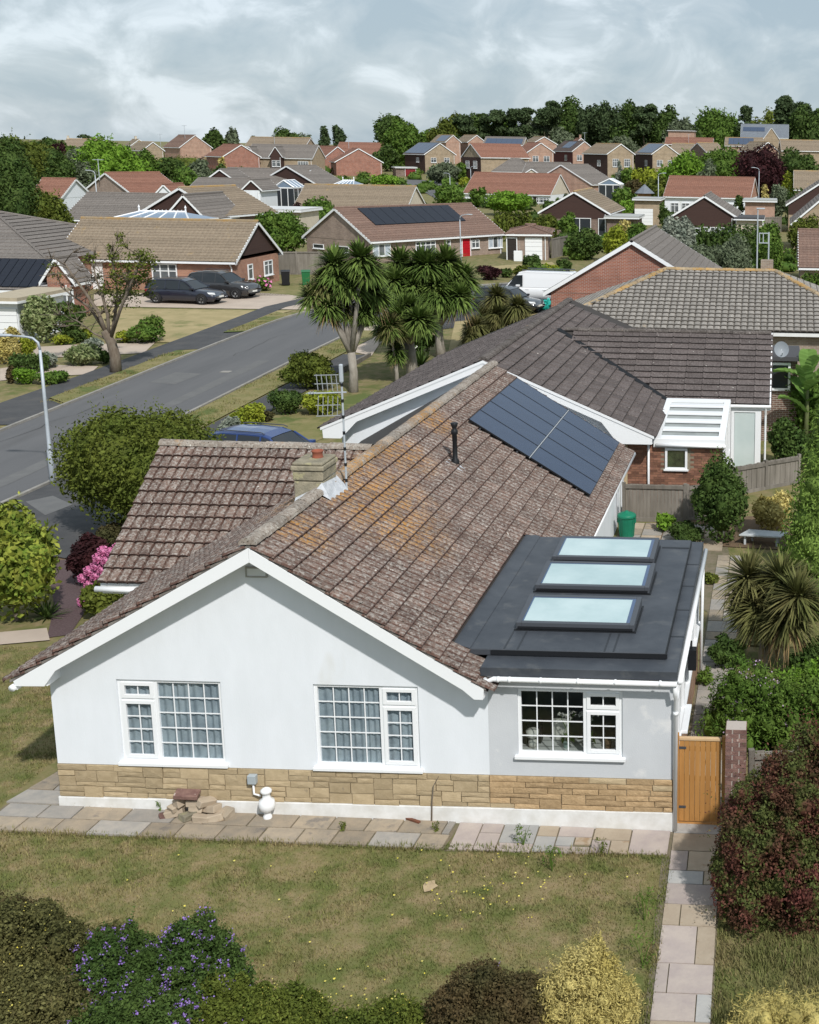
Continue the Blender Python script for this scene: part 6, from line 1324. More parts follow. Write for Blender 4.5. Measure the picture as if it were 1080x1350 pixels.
# yellow flowers scattered in the front lawn
rg = np.random.default_rng(8); q = np.concatenate([np.stack([rg.normal(7.6, .55, 60), rg.normal(-1.9, .5, 60)], 1), np.stack([rg.uniform(2, 9.8, 40), rg.uniform(-4.2, -1.1, 40)], 1), np.stack([rg.normal(5.6, .9, 50), rg.normal(-4.4, .3, 50)], 1)])
V = []; F = []
for x, y in q:
    a = rg.uniform(0, 3.1); r = rg.uniform(.009, .018); z = gh(x, y)+rg.uniform(.05, .11); o = len(V)
    for k in range(5): V.append((x+r*math.cos(a+k*1.2566), y+r*math.sin(a+k*1.2566), z+.4*r*math.sin(k*2)))
    F.append(tuple(range(o, o+5)))
MB().add(V, F).build('lawn_flowers', YELF, kind='stuff')
for x, y, s in ((567, 1172, .24),):
    p = gp(x, y); m = MB(); rg2 = random.Random(2); m.poly([(p[0]+math.cos(a)*s*.5*rg2.uniform(.6, 1.1), p[1]+math.sin(a)*s*.7*rg2.uniform(.6, 1.1), gh(p[0], p[1])+.03) for a in np.linspace(0, 6.28, 11)[:-1]]); structure(m.build('bare_patch', mat('bare_sandy_soil', (.46, .36, .22), (.38, .29, .18), rough=.95, scale=8)))
# hydrangea with pink heads
P = gp(134, 815); s = mpp(P); hy = plant(134, 815, 60, 52, G_OLIVE, 'hydrangea with large pink flower heads beside the garage wing', k=12, leafpx=3.4, seed=77)
fh = MB()
V, F4, F3 = crown_arrays(5, [(0, 0, 0, .13, .13, .11)], 120, .035, core=.8, aspect=.9, shell=.1); fme = np_mesh('flower_head', V, [F4, F3], PINKF)
for i, (x, y) in enumerate(((157, 722), (150, 728), (140, 726), (135, 735), (145, 738), (132, 745), (140, 750), (125, 751), (133, 757), (148, 745), (118, 760), (126, 768), (124, 778), (120, 790), (156, 733))):
    q = aty(x, y, P[1]+.35+.03*i); d = q-P; link('flower_head', fme, hy, mw=Matrix.Translation(Vector(d)) @ Matrix.Rotation(-hy.rotation_euler[2], 4, 'Z') @ Matrix.Scale(.75+.05*(i % 5), 4))
# sword leaved plants
def sword_mesh(name, n, R, seed, m, droop=.5, wd=.035, spread=1.0, dead=0):
    rg = np.random.default_rng(seed); V = []; F = []
    for i in range(n):
        el = math.asin(max(-.5, min(.995, rg.uniform(-.42, 1)))); a = rg.uniform(0, 6.283); Ls = R*rg.uniform(.7, 1.05); w0 = wd*rg.uniform(.8, 1.2)
        d = np.array([math.cos(a)*math.cos(el)*spread, math.sin(a)*math.cos(el)*spread, math.sin(el)]); sd = np.array([-math.sin(a), math.cos(a), 0]); o = len(V)
        for k, (f, ww) in enumerate(((0.02, .6), (.35, 1), (.7, .75), (1, .05))):
            p = d*Ls*f; p[2] -= droop*Ls*f*f*(1-.6*max(0, math.sin(el)))*.7
            V += [p-sd*w0*ww*.5, p+sd*w0*ww*.5]
        for k in range(3): F.append((o+2*k, o+2*k+1, o+2*k+3, o+2*k+2))
    return np_mesh(name, np.array(V), [np.array(F)], m)
SWORD = leafm('sword_leaf', (.080, .130, .028), (.125, .175, .042), isl=.5, trans=.12); SWORD2 = leafm('sword_leaf_olive', (.10, .11, .035), (.15, .14, .055), isl=.45, trans=.12); SWORDY = leafm('sword_leaf_edged', (.13, .16, .05), (.33, .33, .14), isl=.45, scale=4)
HEADS = [sword_mesh('leaf_head', 340, 1.0, 31+i, SWORD, .60, .10) for i in range(3)]; HEADO = sword_mesh('leaf_head', 330, 1.0, 51, SWORD2, .8, .095); SKIRT = sword_mesh('dead_leaves', 80, 1.0, 61, STRW, 1.9, .06)
def cabbage_palm(px, py, heads, label, trunk_r=.16, fork=.55, Y=None, headm=None, hs=1.27):
    P = gp(px, py); P = P if Y is None else np.array([*aty(px, py, Y)[:2], gh(aty(px, py, Y)[0], Y)]); s = mpp(P)
    t = thing('cabbage_palm', label, 'palm tree', tuple(P), 0); rg = random.Random(int(px*3+py)); hp_ = []
    for i, (hx, hy_, hr) in enumerate(heads):
        dy = rg.uniform(-.9, .9)*hr*s*1.3; q = aty(hx, hy_, P[1]+dy)-P; hp_.append((q, hr*s*hs))
    zf = fork*min(q[2] for q, _ in hp_); mx_ = np.mean([q for q, _ in hp_], 0)
    mb = MB(); fk = np.array([mx_[0]*.25, mx_[1]*.25, zf]); mb.tube([(0, 0, -.2), tuple(fk*.5+np.array([rg.uniform(-.06, .06), 0, 0])), tuple(fk)], [trunk_r*1.35, trunk_r*1.05, trunk_r], 9)
    tr = mb.build('trunk', BARK_P, t, smooth=True); br = MB()
    for q, r in hp_:
        md = fk*.5+q*.5; md[2] = zf+(q[2]-zf)*.45; br.tube([tuple(fk-[0, 0, .1]), tuple(md), tuple(q)], [trunk_r*.75, trunk_r*.55, trunk_r*.42], 7)
    br.build('branches', BARK_P, t, smooth=True)
    for i, (q, r) in enumerate(hp_):
        M_ = Matrix.Translation(Vector(q)) @ Matrix.Rotation(rg.uniform(0, 6.28), 4, 'Z') @ Matrix.Scale(r, 4)
        link('leaf_head', headm or (HEADO if rg.random() < .12 else HEADS[i % 3]), t, mw=M_)
        M2 = Matrix.Translation(Vector(q)+Vector((rg.uniform(-.35, .35), rg.uniform(-.3, .3), rg.uniform(-.45, .05)))*r) @ Matrix.Rotation(rg.uniform(0, 6.28), 4, 'Z') @ Matrix.Rotation(rg.uniform(-.6, .6), 4, 'X') @ Matrix.Scale(r*.85, 4)
        link('leaf_head', headm or HEADS[(i+1) % 3], t, mw=M2)
        if i % 2 == 0: link('dead_leaves', SKIRT, t, mw=Matrix.Translation(Vector(q)-Vector((0, 0, r*.22))) @ Matrix.Rotation(i, 4, 'Z') @ Matrix.Scale(r*.72, 4))
    return t
cabbage_palm(466, 517, [(442, 350, 30), (476, 342, 29), (428, 376, 27), (462, 374, 29), (493, 386, 27), (452, 404, 25), (432, 404, 22), (482, 410, 22)], 'tall many headed cabbage palm nearest the road, left of the group', .17, .5)
cabbage_palm(544, 500, [(525, 418, 26), (552, 422, 25), (538, 405, 24), (512, 432, 22)], 'stout trunked cabbage palm in the middle of the group', .22, .75)
cabbage_palm(523, 505, [(522, 462, 16), (515, 430, 22)], 'thin young cabbage palm beside the stout trunk', .08, .6)
cabbage_palm(583, 472, [(528, 348, 28), (557, 350, 30), (588, 347, 30), (609, 366, 27), (546, 374, 28), (575, 378, 29), (606, 392, 25), (520, 372, 25), (538, 394, 24), (596, 372, 27), (568, 398, 24)], 'broad many headed cabbage palm on the right of the group', .20, .62)
cabbage_palm(652, 446, [(655, 392, 22), (682, 405, 20), (640, 418, 20), (662, 416, 20), (688, 425, 18), (650, 436, 18)], 'low bushy cabbage palm in front of the black car', .12, .4, headm=HEADO)
cabbage_palm(626, 456, [(628, 430, 18), (620, 443, 15), (635, 446, 14)], 'small spiky cabbage palm left of the bushy one', .09, .4, headm=HEADO)
RP = [sword_mesh('leaf_head', 260, 1.0, 71+i, SWORD2 if i else SWORDY, .5, .062) for i in range(2)]
cabbage_palm(1004, 905, [(988, 762, 42), (1030, 764, 40), (1008, 800, 44), (1052, 786, 40), (1040, 815, 38)], 'clump of cabbage palm with yellowing leaves beside the back lawn', .10, .55, Y=6.9, headm=RP[1], hs=1.38)
P = gp(62, 815); t = thing('sword_plant', 'dark spiky clump at the foot of the yellow edged shrub', 'plant', tuple(P)); link('leaves', sword_mesh('leaves', 90, .62, 5, G_DARK, .3, .045), t)
P = gp(556, 482); t = thing('sword_plant', 'dark spiky clump between the palm trunks', 'plant', tuple(P)); link('leaves', sword_mesh('leaves', 110, 1.1, 6, G_DARK, .3, .08), t)
plant(552, 470, 46, 52, G_DARK, 'dark leafy bush with white flowers between the palm trunks', k=10, flowers=(WHF, 26, .10))
# banana plant
BS = 2.0; P = aty(1064, 508, 27.0); t = thing('banana_plant', 'banana plant with broad pale green leaves at the right edge', 'plant', (P[0], 27.0, gh(P[0], 27.0)))
BAN = leafm('banana_leaf', (.13, .24, .05), (.18, .30, .08), isl=.2, trans=.3); MB().tube([(0, 0, 0), (.03, 0, 1.2), (.02, .02, float(P[2])-gh(P[0], 27.0)+.05)], [.10, .08, .05], 9).build('stem', leafm('banana_stem', (.16, .19, .08), (.12, .14, .06)), t, smooth=True)
for i, (a, el, ln) in enumerate(((-.9, 1.25, 2.1), (.2, 1.1, 2.2), (2.6, 1.1, 2.2), (3.6, .9, 1.9), (1.5, 1.4, 2.4), (5.2, .8, 1.8), (-.2, .6, 1.6), (2.1, .7, 1.6), (3.1, .55, 1.5), (4.3, 1.3, 2.3))):
    def lf(u, v):
        r = ln*v; z = math.sin(el)*r-.24*r*r; h = math.cos(el)*r; wv_ = .34*math.sin(math.pi*min(1, v*.93+.07))**.7*(u-.5)*2
        return (math.cos(a)*h-math.sin(a)*wv_, math.sin(a)*h+math.cos(a)*wv_, float(P[2])-gh(P[0], 27.0)-(i % 4)*.42+.2+z+.10*abs(u-.5)*2+.02*math.sin(v*40))
    MB().grid(lf, 4, 14).build('leaf', BAN, t)
# bare street tree
def street_tree():
    P = gp(153, 491); s = mpp(P); t = thing('street_tree', 'leaning half bare street tree with sparse leaves on the far verge', 'tree', tuple(P)); mb = MB(); rg = random.Random(4); tips = []
    def px(x, y, dy=0): return np.array(aty(x, y, P[1]+dy))-P
    tr = [px(153, 493), px(152, 470), px(147, 452), px(138, 436)]
    mb.tube(tr, [.27, .23, .21, .18], 10); mb.lathe([(.16, 0), (.15, .05)], 8, tuple(px(157, 448, -.2))); mb.build('trunk', BARK, t, smooth=True)
    br = MB()
    def limb(pts, r):
        br.tube(pts, [r*(1-.75*i/(len(pts)-1)) for i in range(len(pts))], 6); tips.append(pts[-1])
        for k in range(9):
            f = rg.uniform(.3, 1); i = min(len(pts)-2, int(f*(len(pts)-1))); p = pts[i]+(pts[i+1]-pts[i])*rg.random(); d = np.array([rg.uniform(-1, 1), rg.uniform(-1, 1), rg.uniform(-.1, 1.1)]); d *= rg.uniform(.5, 1.3)/np.linalg.norm(d)
            q = p+d; br.tube([p, p+d*.5+np.array([0, 0, .08]), q], [r*.28, r*.2, .012], 4); tips.append(q)
            for _ in range(5):
                d2 = np.array([rg.uniform(-1, 1), rg.uniform(-1, 1), rg.uniform(-.2, 1)])*.5; br.tube([q-d*.3, q+d2], [.02, .007], 4)
    limb([px(140, 440), px(130, 412), px(112, 385), px(95, 362), px(84, 345)], .11); limb([px(144, 446), px(142, 415), px(135, 390), px(126, 365), px(122, 340)], .10)
    limb([px(146, 450), px(152, 415, .5), px(155, 385, .5), px(150, 355, .5), px(146, 330, .5)], .09); limb([px(146, 446), px(158, 410, -.5), px(170, 380, -.6), px(182, 352, -.6), px(186, 333, -.6)], .085)
    limb([px(143, 448), px(125, 440), px(105, 425), px(92, 418)], .06); limb([px(140, 438), px(118, 405, .8), px(96, 390, .8), px(80, 378, .8)], .08); limb([px(150, 412), px(165, 385, .6), px(172, 350, .6)], .08)
    br.build('branches', BARK_P if False else BARK, t, smooth=True)
    L = [(*q, .28, .28, .22) for q in tips if q[0] > px(150, 0)[0]*1.0-.2 or rg.random() < .35] + [(*px(172, 352), .9, .7, .7), (*px(186, 345), .7, .6, .6), (*px(160, 372), .6, .5, .5), (*px(165, 392), .7, .6, .5)]
    V, F4, _ = crown_arrays(12, L, 2300, .07, core=0, shell=.9, aspect=.55); link('crown', np_mesh('crown', V, [F4], G_OLIVE), t)
street_tree()
MIDP = [
 (58, 452, 50, 62, G_VARI, 'pale variegated shrub left of the street tree', dict(k=14, leafpx=2.6)),
 (96, 452, 34, 52, G_DARK, 'dark conical evergreen between the variegated shrub and the street tree', dict(k=12, shape='column')),
 (12, 480, 40, 42, G_GOLD, 'rounded golden shrub at the left edge, larger of two', dict(k=8)),
 (35, 474, 24, 30, G_LIME, 'rounded pale yellow shrub, smaller of the two at the left edge', dict(k=6)),
 (40, 490, 46, 22, G_DARK, 'clipped dark hedge behind the lamp column', dict(k=7, shape='hedge', dscale=.5)),
 (66, 486, 24, 24, G_SILVER, 'small silver shrub at the end of the clipped hedge', dict(k=6)),
 (34, 506, 32, 22, G_BRIGHT, 'bright green low shrub left of the lamp column', dict(k=6)),
 (72, 506, 44, 18, G_MID, 'spreading green shrub right of the lamp column', dict(k=8)),
 (108, 482, 46, 28, G_VARI, 'rounded variegated mound beside the second drive', dict(k=10)),
 (138, 480, 22, 20, G_DARK, 'dark green mound against the street tree trunk', dict(k=6)),
 (122, 462, 30, 16, G_SILVER, 'low pale shrub behind the variegated mound', dict(k=6)),
 (165, 452, 24, 18, G_LIME, 'yellow ball shrub right of the street tree', dict(k=6)),
 (197, 451, 48, 30, G_MID, 'wide green mound with reddish tips right of the yellow ball', dict(k=12, flowers=(G_RED, 60, .08))),
 (84, 454, 36, 14, G_LIME, 'low lime planting under the dark conical evergreen', dict(k=6)),
 (115, 448, 18, 16, G_LIME, 'small lime shrub left of the street tree trunk', dict(k=5)),
 (15, 506, 14, 24, G_BROWN, 'upright brown shrub at the left edge', dict(k=5)),
 (326, 386, 18, 18, G_RED, 'red leaved shrub at the corner of the orange brick bungalow', dict(k=5)),
 (348, 384, 24, 20, G_MID, 'small rose bush with pink flowers by the gable of the orange brick bungalow', dict(k=6, flowers=(PINKF, 30, .14))),
 (340, 385, 14, 14, G_DARK, 'small dark bush left of the rose bush', dict(k=4)),
 (646, 369, 34, 20, G_PURPLE, 'flattened dark red mound in front of the red front door', dict(k=8)),
 (703, 362, 28, 26, G_DARK, 'clipped dark ball shrub in front of the white garage door', dict(k=8)),
 (690, 366, 30, 18, G_OLIVE, 'spiky olive plant between the dark red mound and the dark ball', dict(k=6)),
 (725, 364, 30, 16, G_LIME, 'low lime plant right of the dark ball shrub', dict(k=6)),
 (744, 362, 22, 22, G_DARK, 'second dark ball shrub by the solar panelled house drive', dict(k=6)),
 (668, 366, 20, 12, G_DARK, 'low black green shrub behind the white van', dict(k=5)),
 (372, 338, 62, 60, G_MID, 'leafy shrub left of the solar panelled bungalow', dict(k=14)),
 (350, 322, 30, 34, G_PURPLE, 'purple leaved bush behind the orange brick bungalow', dict(k=7)),
 (390, 318, 44, 30, G_DARK, 'dark shrub against the left gable of the solar panelled bungalow', dict(k=9)),
 (420, 284, 56, 24, G_MID, 'bright bush behind the ridge of the solar panelled bungalow', dict(k=10, Y=118)),
 (398, 284, 26, 20, G_PURPLE, 'small purple bush left of that bright bush', dict(k=6, Y=120)),
 (770, 348, 52, 46, G_DARK, 'dense dark shrub behind the red brick gable', dict(k=12, Y=95)),
 (812, 340, 38, 42, G_LIME, 'yellow green shrub beyond the red brick gable', dict(k=9, Y=92)),
 (840, 332, 40, 40, G_MID, 'green shrub between the yellow one and the silver tree', dict(k=9, Y=96)),
 (822, 312, 22, 26, G_GOLD, 'small golden tree in the garden below the brown patio gable', dict(k=6, Y=112)),
 (720, 310, 40, 34, G_OLIVE, 'orange tinged hedge left of the brown patio gable', dict(k=9, Y=112)),
 (676, 304, 48, 24, G_OLIVE, 'clipped olive hedge behind the solar panelled bungalow', dict(k=9, Y=116, shape='hedge', dscale=.4)),
 (748, 300, 30, 18, G_MID, 'low green shrub under the patio window', dict(k=6, Y=120)),
 (894, 344, 56, 66, G_SILVER, 'silvery grey tree in front of the dark brown gable', dict(k=16, Y=84)),
 (958, 336, 88, 36, G_DARK, 'long dark hedge below the dark brown gable', dict(k=12, Y=90, shape='hedge', dscale=.4)),
 (925, 358, 54, 40, G_GREY, 'grey green bush behind the hipped roof', dict(k=10, Y=72)),
 (965, 358, 60, 44, G_GREY, 'wider grey green bush behind the hipped roof, right of the first', dict(k=12, Y=74)),
 (1010, 345, 48, 50, G_MID, 'green bush behind the chimney of the hipped roof', dict(k=10, Y=80)),
 (1062, 325, 50, 40, G_OLIVE, 'olive hedge behind the plain tiled roof at the right edge', dict(k=10, Y=92)),
 (1066, 412, 46, 60, G_MID, 'leafy bush at the right edge beside the hipped roof', dict(k=10, Y=52)),
 (670, 284, 66, 34, G_BRIGHT, 'bright leafy bushes in front of the long rust red roof', dict(k=12, Y=168)),
 (590, 272, 42, 32, G_MID, 'spiky green bush left of the long rust red roof', dict(k=8, Y=172, ragged=.12)),
 (632, 262, 30, 14, G_MID, 'low green bush against the white wall of the rust red roof', dict(k=5, Y=190)),
 (584, 246, 50, 32, G_GREY, 'weeping grey green tree beside the dark red garage door', dict(k=10, Y=262, name='weeping_tree', cat='tree', droop=1.5)),
 (612, 236, 20, 22, G_MID, 'small weeping tree right of the larger one', dict(k=5, Y=268, name='weeping_tree', cat='tree', droop=1.5)),
 (508, 246, 32, 14, G_BRIGHT, 'clipped bright green hedge left of the dark red garage door', dict(k=6, Y=250, shape='hedge', dscale=.5)),
 (612, 244, 16, 12, G_LIME, 'small lime bush at the end of the far road', dict(k=4, Y=250)),
 (846, 236, 46, 13, G_LIME, 'clipped lime hedge in front of the two ochre houses', dict(k=8, Y=262, shape='hedge', dscale=.4)),
 (817, 240, 16, 26, G_SILVER, 'pale conical shrub left of the lime hedge', dict(k=5, Y=258, shape='cone')),
 (826, 238, 16, 18, G_MID, 'dark green shrub next to the pale conical one', dict(k=5, Y=256)),
 (838, 254, 30, 16, G_BROWN, 'brown rounded shrub in front of the white conservatory', dict(k=6, Y=226)),
 (820, 274, 40, 24, G_MID, 'green bushes in front of the white garage', dict(k=8, Y=170)),
 (826, 276, 22, 14, G_BRIGHT, 'small bright bush in front of those green bushes', dict(k=5, Y=166)),
 (868, 256, 34, 24, G_OLIVE, 'olive shrub right of the garden shed', dict(k=7, Y=200)),
 (876, 284, 20, 16, G_DARK, 'dark round shrub right of the white garage', dict(k=5, Y=146)),
 (976, 282, 14, 24, G_DARK, 'narrow dark cypress in front of the long red roof', dict(k=7, Y=146, shape='column')),
 (898, 244, 66, 44, G_BRIGHT, 'broad bright green tree behind the long red roof', dict(k=14, Y=215, name='garden_tree', cat='tree')),
 (952, 244, 72, 50, G_MID, 'broad olive green tree right of the bright one', dict(k=14, Y=225, name='garden_tree', cat='tree')),
 (930, 240, 40, 24, G_GREY, 'low grey green bush between the two broad trees', dict(k=7, Y=210)),
 (1004, 250, 72, 56, G_PURPLE, 'large dark purple beech tree', dict(k=16, Y=205, name='garden_tree', cat='tree')),
 (1052, 230, 56, 32, G_DARK, 'dark tree right of the purple beech', dict(k=10, Y=240, name='garden_tree', cat='tree')),
 (1040, 246, 24, 26, G_LIME, 'lime green bush at the foot of the purple beech', dict(k=6, Y=196)),
 (1008, 266, 12, 24, G_GOLD, 'upright bright yellow shrub right of the long red roof', dict(k=5, Y=160, shape='column')),
 (1026, 264, 30, 26, G_GREY, 'pale flowering bush right of the bright yellow shrub', dict(k=6, Y=162)),
 (1056, 272, 36, 20, G_DARK, 'dark hedge below the tan roof at the right edge', dict(k=7, Y=150, shape='hedge', dscale=.5)),
 (4, 340, 108, 150, G_DARK, 'tall dark tree at the left edge', dict(k=22, Y=84, name='garden_tree', cat='tree', cap=14000)),
 (62, 318, 84, 70, G_OLIVE, 'bronze tinged tree right of the tall dark one', dict(k=16, Y=86, name='garden_tree', cat='tree')),
 (46, 334, 40, 36, G_BRIGHT, 'small bright green conifer in front of the bronze tree', dict(k=10, Y=76, shape='cone', name='conifer_tree', cat='tree')),
 (86, 318, 30, 24, G_MID, 'green bush left of the tan roof', dict(k=6, Y=82)),
 (14, 262, 90, 76, G_OLIVE, 'broad olive tree high at the left edge', dict(k=16, Y=165, name='garden_tree', cat='tree')),
 (62, 254, 70, 54, G_DARK, 'dark rounded tree right of the broad olive one', dict(k=14, Y=180, name='garden_tree', cat='tree')),
 (112, 252, 60, 40, G_GREY, 'grey green tree left of the bright tall tree', dict(k=10, Y=185, name='garden_tree', cat='tree')),
 (146, 246, 84, 58, G_BRIGHT, 'tall bright yellow green tree above the rusty red roof', dict(k=18, Y=190, name='garden_tree', cat='tree')),
 (186, 244, 44, 50, G_MID, 'blue green tree right of the bright tall tree', dict(k=10, Y=195, name='garden_tree', cat='tree')),
 (226, 238, 50, 34, G_DARK, 'dark bush under the brick house with a white gable', dict(k=9, Y=205)),
 (262, 238, 46, 30, G_GREY, 'grey green bushes below the brick house', dict(k=9, Y=208)),
 (252, 250, 56, 26, G_MID, 'light green bushes behind the rusty red roof', dict(k=9, Y=178)),
 (288, 240, 26, 26, G_DARK, 'dark bush left of the small brown gable', dict(k=6, Y=200)),
 (292, 218, 12, 14, G_GOLD, 'small yellow tree in front of the red brick two storey house', dict(k=4, Y=255)),
 (40, 226, 60, 36, G_OLIVE, 'far olive tree on the left', dict(k=10, Y=260, name='garden_tree', cat='tree')),
 (76, 214, 26, 26, G_PURPLE, 'far dark purple tree on the left skyline', dict(k=6, Y=300, name='garden_tree', cat='tree')),
 (104, 214, 36, 24, G_GREY, 'far grey green tree below the skyline house', dict(k=7, Y=290, name='garden_tree', cat='tree')),
 (18, 208, 60, 24, G_DARK, 'row of dark far trees at the left end of the skyline', dict(k=12, Y=330, name='garden_tree', cat='tree', dscale=.5)),
 (66, 202, 40, 22, G_DARK, 'dark rounded tree on the skyline left of the white chimney', dict(k=8, Y=360, name='garden_tree', cat='tree')),
 (116, 190, 30, 12, G_PINE, 'flat dark pine on the skyline above the far tan roof', dict(k=8, Y=440, name='pine_tree', cat='tree', shape='pine', base_f=.1)),
 (284, 206, 34, 38, G_DARK, 'tall tree behind the brick house with a white gable, darker of two', dict(k=9, Y=345, name='garden_tree', cat='tree')),
 (306, 206, 26, 36, G_GREY, 'tall tree behind the brick house with a white gable, greyer of two', dict(k=8, Y=350, name='garden_tree', cat='tree')),
 (334, 196, 22, 16, G_MID, 'small tree behind the tan terrace roof', dict(k=5, Y=380, name='garden_tree', cat='tree')),
 (378, 194, 50, 28, G_DARK, 'rounded dark tree behind the terrace', dict(k=10, Y=360, name='garden_tree', cat='tree')),
 (404, 190, 22, 16, G_GREY, 'small grey tree right of the rounded dark one', dict(k=5, Y=375, name='garden_tree', cat='tree')),
 (428, 186, 16, 18, G_PINE, 'dark skyline pine, left one of two', dict(k=8, Y=460, name='pine_tree', cat='tree')),
 (447, 186, 20, 24, G_PINE, 'dark skyline pine, right one of two', dict(k=8, Y=460, name='pine_tree', cat='tree')),
 (530, 236, 54, 76, G_MID, 'large green tree left of the ochre solar house', dict(k=16, Y=330, name='garden_tree', cat='tree')),
 (512, 232, 34, 40, G_DARK, 'dark lower tree in front of the large green tree', dict(k=9, Y=310, name='garden_tree', cat='tree')),
]
for x, y, w_, h_, m, lb, kw in MIDP: plant(x, y, w_, h_, m, lb, **kw)
WOOD = [
 (520, 196, 64, 44, G_DARK, 'bush', 'dark tree at the left end of the wood'), (566, 192, 40, 28, G_MID, 'bush', 'lighter tree at the left foot of the wood'),
 (592, 190, 54, 46, G_OLIVE, 'bush', 'broad olive tree in the left part of the wood'), (628, 190, 56, 50, G_DARK, 'bush', 'broad dark tree behind the solar panel roof'),
 (612, 182, 40, 34, G_PINE, 'pine', 'spreading pine above the olive tree of the wood'), (664, 190, 44, 48, G_MID, 'bush', 'mid green tree left of the tall pines'),
 (650, 186, 46, 44, G_PINE, 'pine', 'spreading pine behind the mid green tree'), (688, 188, 44, 52, G_PINE, 'pine', 'tall dark pine left of the wood centre'),
 (704, 192, 50, 44, G_GREY, 'bush', 'grey green tree at the foot of the tall pines'), (722, 188, 46, 62, G_PINE, 'pine', 'tallest pine left of the wood centre'),
 (748, 190, 56, 64, G_DARK, 'bush', 'broad dark tree left of the wood centre'), (744, 196, 40, 30, G_GREY, 'bush', 'pale bush at the foot of the broad dark tree'),
 (776, 188, 52, 64, G_PINE, 'bush', 'very dark tree at the wood centre'), (802, 188, 50, 62, G_PINE, 'bush', 'very dark tree right of the wood centre'),
 (790, 192, 40, 28, G_DARK, 'bush', 'dark undergrowth below the wood centre'), (830, 188, 54, 60, G_DARK, 'bush', 'broad dark tree in the right part of the wood'),
 (850, 188, 44, 56, G_PINE, 'pine', 'spreading pine in the right part of the wood'), (872, 190, 48, 56, G_DARK, 'bush', 'dark tree right of the spreading pine'),
 (852, 194, 42, 34, G_PINE, 'bush', 'low very dark tree beside the brick modern house'), (898, 184, 44, 40, G_GREY, 'bush', 'grey green tree behind the brick modern house'),
 (944, 190, 66, 52, G_MID, 'bush', 'large bright green tree right of the brick modern house'), (984, 172, 26, 34, G_PINE, 'pine', 'lone flat topped pine above the slate roof'),
 (1008, 168, 50, 24, G_OLIVE, 'bush', 'domed olive tree above the slate roof'), (1048, 186, 58, 66, G_PINE, 'pine', 'large dark cedar at the right edge'),
 (1066, 190, 60, 52, G_DARK, 'bush', 'dark tree in front of the large cedar'), (1030, 176, 34, 40, G_PINE, 'pine', 'dark cedar limb tree left of the large cedar'),
 (670, 196, 40, 26, G_MID, 'bush', 'light green bush in front of the wood'), (918, 190, 30, 28, G_DARK, 'bush', 'dark bush between the modern house and the bright tree'), (820, 196, 46, 22, G_GREY, 'bush', 'pale low bush in front of the dark wood'),
]
for x, y, w_, h_, m, sh, lb in WOOD: plant(x, y, w_, h_*(.86 if 560 < x < 1000 else .95), m, lb, name='pine_tree' if sh == 'pine' else 'wood_tree', cat='tree', shape=sh, k=22 if sh == 'pine' else 13, Y=405 if sh == 'pine' else 395+(x % 7)*3, group='trees of the far wood' if x < 930 else None, base_f=.12 if sh == 'pine' else 0, dens=1.2)
# low hedges and undergrowth far away that read as one mass
def mass(label_name, pts, m, hpx, n, seed):
    L = []
    rg = random.Random(seed)
    for (x, y, Y) in pts:
        P = aty(x, y, Y); s = mpp(P); z = gh(P[0], Y); L.append((P[0], Y, z+hpx*s*.35, hpx*s*rg.uniform(.8, 1.3), hpx*s*.9, hpx*s*rg.uniform(.45, .75)))
    V, F4, F3 = crown_arrays(seed, L, n, 2.3*mpp(np.array(L[0][:3])), core=.85); o = link(label_name, np_mesh(label_name, V, [F4, F3], m)); o['kind'] = 'stuff'
rgm = random.Random(44)
mass('far_undergrowth', [(x, 190, 420) for x in range(470, 1100, 14)], G_MID, 16, 5200, 3)
mass('far_hedgerow', [(x+rgm.uniform(-5, 5), 195, 372) for x in range(-20, 560, 10)], G_MID, 13, 6000, 4)
mass('distant_hedges', [(rgm.uniform(420, 1080), 0, rgm.uniform(225, 335)) for _ in range(80)], G_MID, 10, 8200, 5)
mass('garden_hedges', [(rgm.uniform(-10, 420), 0, rgm.uniform(120, 300)) for _ in range(110)], G_MID, 13, 12000, 6)
mass('garden_undergrowth', [(rgm.uniform(700, 1090), 0, rgm.uniform(62, 118)) for _ in range(50)], G_MID, 17, 9000, 7)
mass('middle_hedges', [(rgm.uniform(420, 1080), 0, rgm.uniform(105, 225)) for _ in range(90)], G_DARK, 10, 9000, 9)
mass('left_undergrowth', [(rgm.uniform(-10, 330), 0, rgm.uniform(150, 320)) for _ in range(80)], G_OLIVE, 17, 9000, 10)
